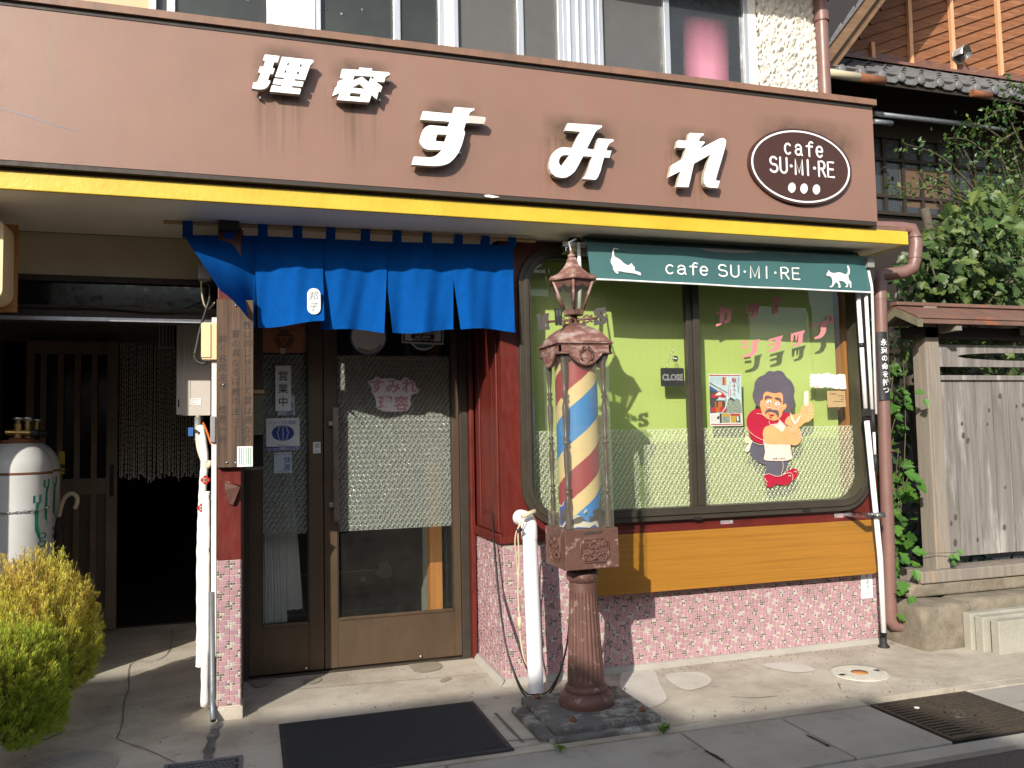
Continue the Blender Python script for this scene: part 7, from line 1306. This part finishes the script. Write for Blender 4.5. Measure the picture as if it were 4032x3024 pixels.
b = MB(); o2 = V((0, -.03, 0)); b.hexa([near_+o2+nA*.021, far+o2+nA*.021, far+V((2.2, 5.6, 0))+nA*.021, near_+V((2.2, 5.6, 0))+nA*.021, near_+o2+nA*.04, far+o2+nA*.04, far+V((2.2, 5.6, 0))+nA*.04, near_+V((2.2, 5.6, 0))+nA*.04], 'tile_roof')
for k in range(18): p = near_+dA*(.27*k)+o2+nA*.041; b.hexa([p, p+dA*.255, p+dA*.255+V((2.2, 5.6, 0)), p+V((2.2, 5.6, 0)), p+nA*.01, p+dA*.255+nA*.03, p+dA*.255+nA*.03+V((2.2, 5.6, 0)), p+nA*.01+V((2.2, 5.6, 0))], 'tile_roof')
b.put('main_roof', nh)
b = MB(); b.hexa([near_+V((0, .11, 0))-nA*.02, far+V((0, .11, 0))-nA*.02, far+V((0, 1.5, 0))-nA*.02, near_+V((0, 1.5, 0))-nA*.02, near_+V((0, .11, 0))+nA*.019, far+V((0, .11, 0))+nA*.019, far+V((0, 1.5, 0))+nA*.019, near_+V((0, 1.5, 0))+nA*.019], 'dark_plank')
for k in range(5): p = near_+dA*(.55+.8*k)-nA*.06; b.beam(p+V((0, .11, 0)), p+V((0, 1.2, 0)), .08, .10, 'rafter', nA)
b.put('eaves', nh)
# lower wall with latticed glazing, pipes
YW = 7.9
b = MB(); b.box((XN0-.2, YW, 0), (13, YW+.15, zE+.35), 'dark_plank'); b.put('lower_wall', nh)
wz0, wz1 = W(3560, 845, YW-.03).z, W(3560, 548, YW-.03).z; wx0, wx1 = W(3400, 700, YW).x, W(3960, 700, YW).x
b = MB(); b.box((wx0, YW-.02, wz0), (wx1, YW-.012, wz1), 'win_glass_dark'); lw = b.put('lattice_window', nh)
b = MB()
for k in range(9): x = wx0+(wx1-wx0)*k/8; b.box((x-.022, YW-.05, wz0), (x+.022, YW-.0205, wz1), 'dark_plank')
for z in (wz0, wz0+(wz1-wz0)*.22, wz0+(wz1-wz0)*.70, wz1): b.box((wx0, YW-.055, z-.02), (wx1, YW-.0505, z+.02), 'dark_plank')
b.put('lattice', lw)
b = MB(); x = W(3595, 760, YW-.06).x; b.box((x-.15, YW-.0206, wz0+.1), (x+.6, YW-.0202, wz1-.35), 'blind'); b.put('paper_blind', lw)
b = MB(); b.tube([W(3440, 447, 7.3), W(3830, 492, 7.3)], .03, 'zinc', 10); b.tube([W(3830, 492, 7.3), W(3960, 512, 7.3)], .022, 'zinc', 10); b.put('laundry_pole', label='long blue grey pole hanging under the dark eave of the timber house', cat='pole')
b = MB(); b.tube([W(3440, 478, 7.3), W(3512, 486, 7.3)], .028, 'zinc', 10); b.put('laundry_pole', label='short blue grey pole end below the long pole beside the signboard', cat='pole')
c = W(3770, 225, YN1-.06); b = MB(); b.lathe([(.10, 0), (.10, .015), (.075, .03), (.075, .05)], c, 'alu', 28, axis=Matrix.Rotation(PI/2, 3, 'X')); hh_ = b.put('vent_hood', label='round shiny metal vent hood on the diagonal weatherboard gable', cat='vent', ang=40)
b = MB(); n = 20; m_ = 8; b.smooth = True
i0 = b.add([c+V((-.02+.105*math.cos(t)*math.cos(ph*.5), -.05-.12*math.sin(ph), -.02+.105*math.sin(t))) for ph in [PI/2*j/m_ for j in range(m_+1)] for t in [math.radians(-10+200*i/n) for i in range(n+1)]])
for j in range(m_):
    for i in range(n): a = i0+j*(n+1)+i; b.face((a, a+1, a+n+2, a+n+1), 'alu')
b.put('cowl', hh_, rec=False); b = MB(); b.lathe([(.082, .0), (.082, .004)], c+V((-.02, -.055, -.02)), 'iron_hole', 24, axis=Matrix.Rotation(PI/2, 3, 'X')); b.put('mesh', hh_)
# ================================================================ PLANTS
from mathutils import noise
def fig_leaf(mb, p, d, n, s, lob=3):
    # a lobed leaf folded along its midrib: p base, d direction of the midrib, n upper normal, s length
    d = d.normalized(); sd = d.cross(n).normalized(); n = sd.cross(d)
    half = [(0, .0), (.10, .06), (.30, .22), (.42, .34), (.40, .50), (.24, .46), (.30, .62), (.27, .76), (.14, .80), (.12, .90), (0, 1.0)] if lob == 3 else [(0, 0), (.18, .14), (.27, .36), (.25, .6), (.14, .84), (0, 1.0)]
    drp = -.22
    for sg in (-1, 1):
        pts = [p+d*(v*s)+sd*(sg*u*s)+n*(s*(.20*u+drp*v*v)) for u, v in half]; i0 = mb.add(pts); mb.face([i0+i for i in (range(len(pts)) if sg > 0 else reversed(range(len(pts))))], 'leafA')
def small_leaf(mb, p, d, n, s):
    d = d.normalized(); sd = d.cross(n); sd = sd.normalized() if sd.length > 1e-4 else V((1, 0, 0)); n = sd.cross(d)
    mb.quad(p, p+d*s*.45+sd*s*.26+n*s*.06, p+d*s, p+d*s*.5-sd*s*.26+n*s*.06, 'leafA')
def rdir(rr, up=.0): 
    while True:
        v = V((rr.uniform(-1, 1), rr.uniform(-1, 1), rr.uniform(-1, 1)))
        if .1 < v.length < 1: v.normalize(); v.z += up; return v.normalized()
# big-leaved tree behind the gate
def big_tree():
    rr = random.Random(17); t = thing('big_leaf_tree', 'large tree with drooping lobed leaves growing behind the wooden gate', 'tree', (5.3, 5.5, 0))
    tk = MB(); tk.tube(smooth_pts([(5.35, 5.6, 0), (5.3, 5.55, .9), (5.2, 5.5, 1.8), (5.35, 5.4, 2.7), (5.3, 5.4, 3.2)], 4), [.07-.0022*i for i in range(17)], 'bark', 10)
    ends = []
    for i in range(34):
        a = V((5.3+rr.uniform(-.1, .1), 5.45, rr.uniform(1.4, 3.1))); e = V((rr.uniform(4.3, 6.7), rr.uniform(4.55, 5.7), rr.uniform(1.9, 3.25)))
        if e.x/e.y < .97+max(0, (e.z-1.4)/e.y-.24)*1.05: e.x = e.y*(1.0+max(0, (e.z-1.4)/e.y-.24)*1.05)+rr.random()*.3
        if a.x/a.y < .945+max(0, (a.z-1.4)/a.y-.24)*1.05: a.x = e.x+.1
        m = a.lerp(e, .5)+V((0, 0, .15)); pts = smooth_pts([a, m, e], 5); tk.tube(pts, [.018-.0014*k for k in range(len(pts))], 'stem', 6); ends += pts[3:]
    tk.put('trunk', t)
    lf = MB()
    for i in range(2700):
        b = rr.choice(ends); p = b+V((rr.gauss(0, .15), rr.gauss(0, .15), rr.gauss(0, .13)))
        if p.x < 4.22 and p.z > 2.05: p.x = 4.24+rr.random()*.4
        s_ = (p.z-1.4)/p.y
        if p.z > 3.3 or p.x/p.y < .925+max(0, s_-.25)*1.0: continue
        d = V((rr.uniform(-1, 1), rr.uniform(-1.2, .4), rr.uniform(-1.1, .1))); n = V((rr.uniform(-.6, .4), -rr.uniform(.3, 1), rr.uniform(.3, 1)))
        k = rr.uniform(.7, 1.25); y = rr.random()**3
        lf.col = (.055*k+.075*y, .105*k+.07*y, .026*k+.012*y); fig_leaf(lf, p, d, n, rr.choice((rr.uniform(.05, .09), rr.uniform(.06, .14))))
    lf.put('crown', t, rec=False)
big_tree()
def shrub():
    rr = random.Random(23); t = thing('small_leaf_shrub', 'dark glossy small-leaved shrub with reaching shoots above the wooden gate', 'shrub', (5.6, 6.0, 0)); st = MB(); lf = MB()
    def twig(a, e, n, dens, s0):
        m = a.lerp(e, .5)+V((0, 0, rr.uniform(.02, .12))); pts = smooth_pts([a, m, e], 7); st.tube(pts, [.012-.0006*k for k in range(len(pts))], 'stem', 5)
        for i in range(n):
            f = rr.random()**.8; p = pts[min(len(pts)-1, int(f*len(pts)))]+V((rr.gauss(0, dens), rr.gauss(0, dens), rr.gauss(0, dens))); k = rr.uniform(.6, 1.3); y = rr.random()**5
            if n > 100 and p.x/p.y < 1.02+max(0, (p.z-1.4)/p.y-.30)*.85: continue
            lf.col = (.035*k+.09*y, .085*k+.10*y, .02*k); small_leaf(lf, p, rdir(rr, .2), rdir(rr, .6), rr.uniform(.75, 1.25)*s0)
    for i in range(130):
        twig(V((6.9+rr.uniform(-.3, .9), 6.1, rr.uniform(2.0, 2.8))), V((rr.uniform(6.1, 7.7), rr.uniform(5.7, 6.5), rr.uniform(2.7, 4.1))), 150, .085, .047)
    # the shoots that reach left against the dark house
    for (x, y), (x2, y2) in (((3850, 760), (3560, 565)), ((3880, 830), (3500, 735)), ((3900, 620), (3720, 545)), ((3960, 560), (3800, 480)), ((4032, 440), (3880, 470)), ((4060, 380), (3960, 340)), ((3800, 800), (3640, 680)), ((3830, 780), (3560, 770)), ((4000, 520), (3870, 620)), ((3850, 750), (3760, 560)), ((4032, 600), (3930, 430))):
        twig(W(x, y, 5.9), W(x2, y2, 5.75), 70, .045, .05)
    st.put('stems', t); lf.put('foliage', t, rec=False)
shrub()
def vine():
    rr = random.Random(31); t = thing('wall_vine', 'bright green lobed-leaf vine filling the gap between the rain pipe and the gate post', 'vine', (4.2, 4.75, 0)); st = MB(); lf = MB()
    for i in range(36):
        a = V((4.15+rr.uniform(-.06, .16), rr.uniform(4.75, 5.1), 0)); e = V((4.2+rr.uniform(-.05, .25), rr.uniform(4.7, 5.1), rr.uniform(.6, 2.5))); m = a.lerp(e, .55)+V((rr.uniform(-.12, .1), rr.uniform(-.1, .1), 0)); pts = smooth_pts([a, m, e], 8); st.tube(pts, .004, 'stem', 5)
        for k in range(17):
            p = rr.choice(pts)+V((rr.gauss(0, .06), rr.gauss(0, .06), rr.gauss(0, .05)))
            if p.x < 4.1: p.x = 4.1+rr.random()*.08
            q = rr.uniform(.7, 1.3); y = rr.random()**3; lf.col = (.055*q+.05*y, .15*q+.09*y, .025*q); fig_leaf(lf, p, V((rr.uniform(-1, 1), rr.uniform(-1, .2), rr.uniform(-.9, .2))), V((rr.uniform(-.6, .3), -rr.uniform(.4, 1), rr.uniform(.3, 1))), rr.uniform(.055, .115))
    for (x, y, s) in ((3560, 1560, .07), (3600, 1545, .07), (3640, 1570, .06), (3750, 2180, .06), (3770, 2165, .05), (3735, 2195, .05), (3745, 2210, .05), (3560, 1860, .13), (3600, 1890, .12), (3545, 2180, .09), (3590, 2170, .10), (3560, 2290, .10), (3600, 2240, .08), (3575, 2350, .09), (3545, 2330, .08), (3530, 2420, .07)):
        lf.col = (.075, .2, .03); fig_leaf(lf, W(x, y, 4.44), V((rr.uniform(-.6, 1), -.4, rr.uniform(-.8, .1))), V((-.4, -.6, .8)), s)
    st.tube(smooth_pts([W(3610, 2180, 4.6), W(3690, 2178, 4.46), W(3765, 2175, 4.42)], 4), .0025, 'stem', 5)
    st.put('stems', t); lf.put('foliage', t, rec=False)
vine()
def hedge():
    rr = random.Random(41); b = MB()
    for i in range(2600):
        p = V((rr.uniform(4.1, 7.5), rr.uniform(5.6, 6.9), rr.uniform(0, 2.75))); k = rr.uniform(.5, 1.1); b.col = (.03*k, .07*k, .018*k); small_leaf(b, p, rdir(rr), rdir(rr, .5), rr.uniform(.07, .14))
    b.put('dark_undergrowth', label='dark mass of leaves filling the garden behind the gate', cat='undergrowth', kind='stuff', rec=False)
hedge()
def kochia(label, c, rx, rz, n, seed, top, low, kk):
    rr = random.Random(seed); t = thing('broom_bush', label, 'bush', (c[0], c[1], 0), 'rounded broom bushes at the lower left'); lf = MB(); st = MB()
    for i in range(n):
        a = rr.uniform(0, 2*PI); q = rr.random(); th = math.acos(1-1.45*q); pole_ = V((math.sin(th)*math.cos(a), math.sin(th)*math.sin(a), math.cos(th)))
        lump = 1+.16*noise.noise(pole_*2.3+V((seed, 0, 0))); tip = V((c[0]+rx*lump*pole_.x, c[1]+rx*lump*pole_.y, rz*.52+rz*.48*lump*pole_.z*(1 if pole_.z > 0 else .95)))+V((0, 0, rr.uniform(-.03, .10)))
        root = V((c[0]+rx*.3*pole_.x, c[1]+rx*.3*pole_.y, rz*.25+.2*rz*max(pole_.z, 0))); root.z = max(root.z, .06); m = root.lerp(tip, .6)+V((0, 0, -.02)); pts = smooth_pts([root, m, tip], 4)
        if i % 3 == 0: st.tube([root, m, tip], [.003, .002, .001], 'stem', 3, cap=False)
        L = len(pts)-1
        for k in range(kk):
            f = 1-.62*rr.random()**1.6; x = f*L; j = min(L-1, int(x)); p = pts[j].lerp(pts[j+1], x-j); d = (pts[j+1]-pts[j]).normalized(); s = rr.uniform(.011, .026); o = rdir(rr); dl = (d*.8+o*.75+V((0, 0, .35))).normalized(); sd = dl.cross(o); sd = sd.normalized() if sd.length > .01 else V((1, 0, 0)); wd = s*.06+.0005
            hgt = min(1, max(0, (p.z-rz*.35)/(rz*.65))); mixv = hgt*top[3]*(.5+.9*noise.noise(pole_*1.7+V((3, seed, 1)))+.3*rr.random()); mixv = min(1, max(0, mixv+top[3]*.25)); g_ = rr.uniform(.75, 1.25)
            lf.col = tuple(g_*(low[q_]*(1-mixv)+top[q_]*mixv) for q_ in range(3)); p0_ = p+o*.006; lf.quad(p0_-sd*wd*.5, p0_+dl*s*.5-sd*wd, p0_+dl*s, p0_+dl*s*.5+sd*wd, 'leafB')
    # spiky flower tips
    for i in range(n//6):
        a = rr.uniform(0, 2*PI); q = rr.random()*.45; th = math.acos(1-q*1.3); pl_ = V((math.sin(th)*math.cos(a), math.sin(th)*math.sin(a), math.cos(th))); lump = 1+.16*noise.noise(pl_*2.3+V((seed, 0, 0))); b0 = V((c[0]+rx*lump*pl_.x*.96, c[1]+rx*lump*pl_.y*.96, rz*.52+rz*.48*lump*pl_.z)); ln = rr.uniform(.03, .10); d = (pl_*.4+V((0, 0, 1))).normalized()
        for k in range(12):
            p = b0+d*(ln*k/11); o = rdir(rr); sd = o.cross(d).normalized(); lf.col = (.30*rr.uniform(.7, 1.2), .15*rr.uniform(.7, 1.2), .035); s = .014*(1-.06*k); lf.quad(p, p+o*s*.5+sd*.002, p+o*s+d*s*.6, p+o*s*.5-sd*.002, 'leafB')
    st.put('stems', t); lf.put('foliage', t, rec=False)
kochia('round broom bush turning orange and gold behind the green one', (W(135, 2450, 4.62).x, 4.62, 0), .285, .80, 1900, 1, (.72, .58, .13, .85), (.52, .58, .08), 52)
kochia('bright green broom bush in the lower left corner', (W(0, 2800, 4.15).x, 4.15, 0), .265, .56, 1900, 2, (.55, .56, .08, .6), (.34, .45, .05), 52)
# dry twigs under the rear bush
b = MB(); R.seed(8)
for i in range(26): a = R.uniform(0, 2*PI); c = G(255, 2755); p = c+V((R.uniform(-.08, .08), R.uniform(-.06, .06), R.uniform(.02, .09))); b.tube(smooth_pts([p, p+V((R.uniform(-.05, .05), R.uniform(-.05, .05), .03)), p+V((R.uniform(-.08, .08), R.uniform(-.05, .05), -.01))], 3), .0012, 'cord', 4)
b.put('dry_twigs', label='tangle of dry curly twigs under the orange bush', cat='twigs')
# ================================================================ HOUSES ACROSS THE STREET (they shade the foreground and show in the glass)
def opp(nm, lab, x0, x1, ztop, slat):
    t = thing(nm, lab, 'house', ((x0+x1)/2, -4.3, 0), 'houses across the street')
    b = MB(); b.box((x0, -9, 0), (x1, -4.3, ztop-.35), 'opp_wall'); b.put('wall', t)
    b = MB(); b.hexa([(x0-.0, -4.0, ztop-.12), (x1+.0, -4.0, ztop-.12), (x1, -7, ztop+.28), (x0, -7, ztop+.28), (x0, -4.0, ztop), (x1, -4.0, ztop), (x1, -7, ztop+.4), (x0, -7, ztop+.4)], 'opp_roof'); b.put('roof', t)
    if slat:
        b = MB(); x = x0+.2
        while x < x1-.2: b.box((x, -4.32, 1.7), (x+.055, -4.26, ztop-.6), 'opp_slat'); x += .13
        b.put('slat_screen', t, rec=False)
    b = MB(); b.box((x0+.4, -4.299, .1), (x0+1.9, -4.27, 2.0), 'dark_wood'); b.put('door', t)
opp('opposite_house', 'tall dark house across the street behind the camera at the far left', -16, -7.75, 5.75, True)
opp('opposite_house', 'slatted house across the street behind the camera', -7.749, -4.55, 5.08, True)
opp('opposite_house', 'lower slatted house across the street behind the camera', -4.549, -2.75, 4.62, True)
opp('opposite_house', 'lowest slatted house across the street behind the camera at the right', -2.749, 9, 4.16, True)

# grit, dead leaf bits and chips swept against the wall and into the joints
b = MB(); R.seed(77)
for i in range(520):
    if i % 3 == 0: p = V((R.uniform(1.4, 4.0), YF-.04-abs(R.gauss(0, .06)), .001))
    elif i % 3 == 1: p = V((R.uniform(-.9, 3.9), 3.69+abs(R.gauss(0, .05)), .001))
    else: p = V((R.uniform(-1.2, 4.2), R.uniform(3.7, 5.1), .001))
    if 1.24 < p.x < 1.9 and p.y < 4.2: continue
    s = R.uniform(.0015, .0055); a = R.uniform(0, 6.3); c, d = math.cos(a)*s, math.sin(a)*s; h = s*R.uniform(.4, 1.1); m = R.choice(('concrete_dark', 'stone', 'stone', 'rust', 'crack'))
    b.hexa([p+V((c, d, 0)), p+V((-d, c, 0)), p+V((-c, -d, 0)), p+V((d, -c, 0)), p+V((c*.6, d*.6, h)), p+V((-d*.6, c*.6, h)), p+V((-c*.6, -d*.6, h)), p+V((d*.6, -c*.6, h))], m)
b.put('grit', label='scattered grit and crumbs on the concrete in front of the shop', cat='grit', kind='stuff', rec=False)
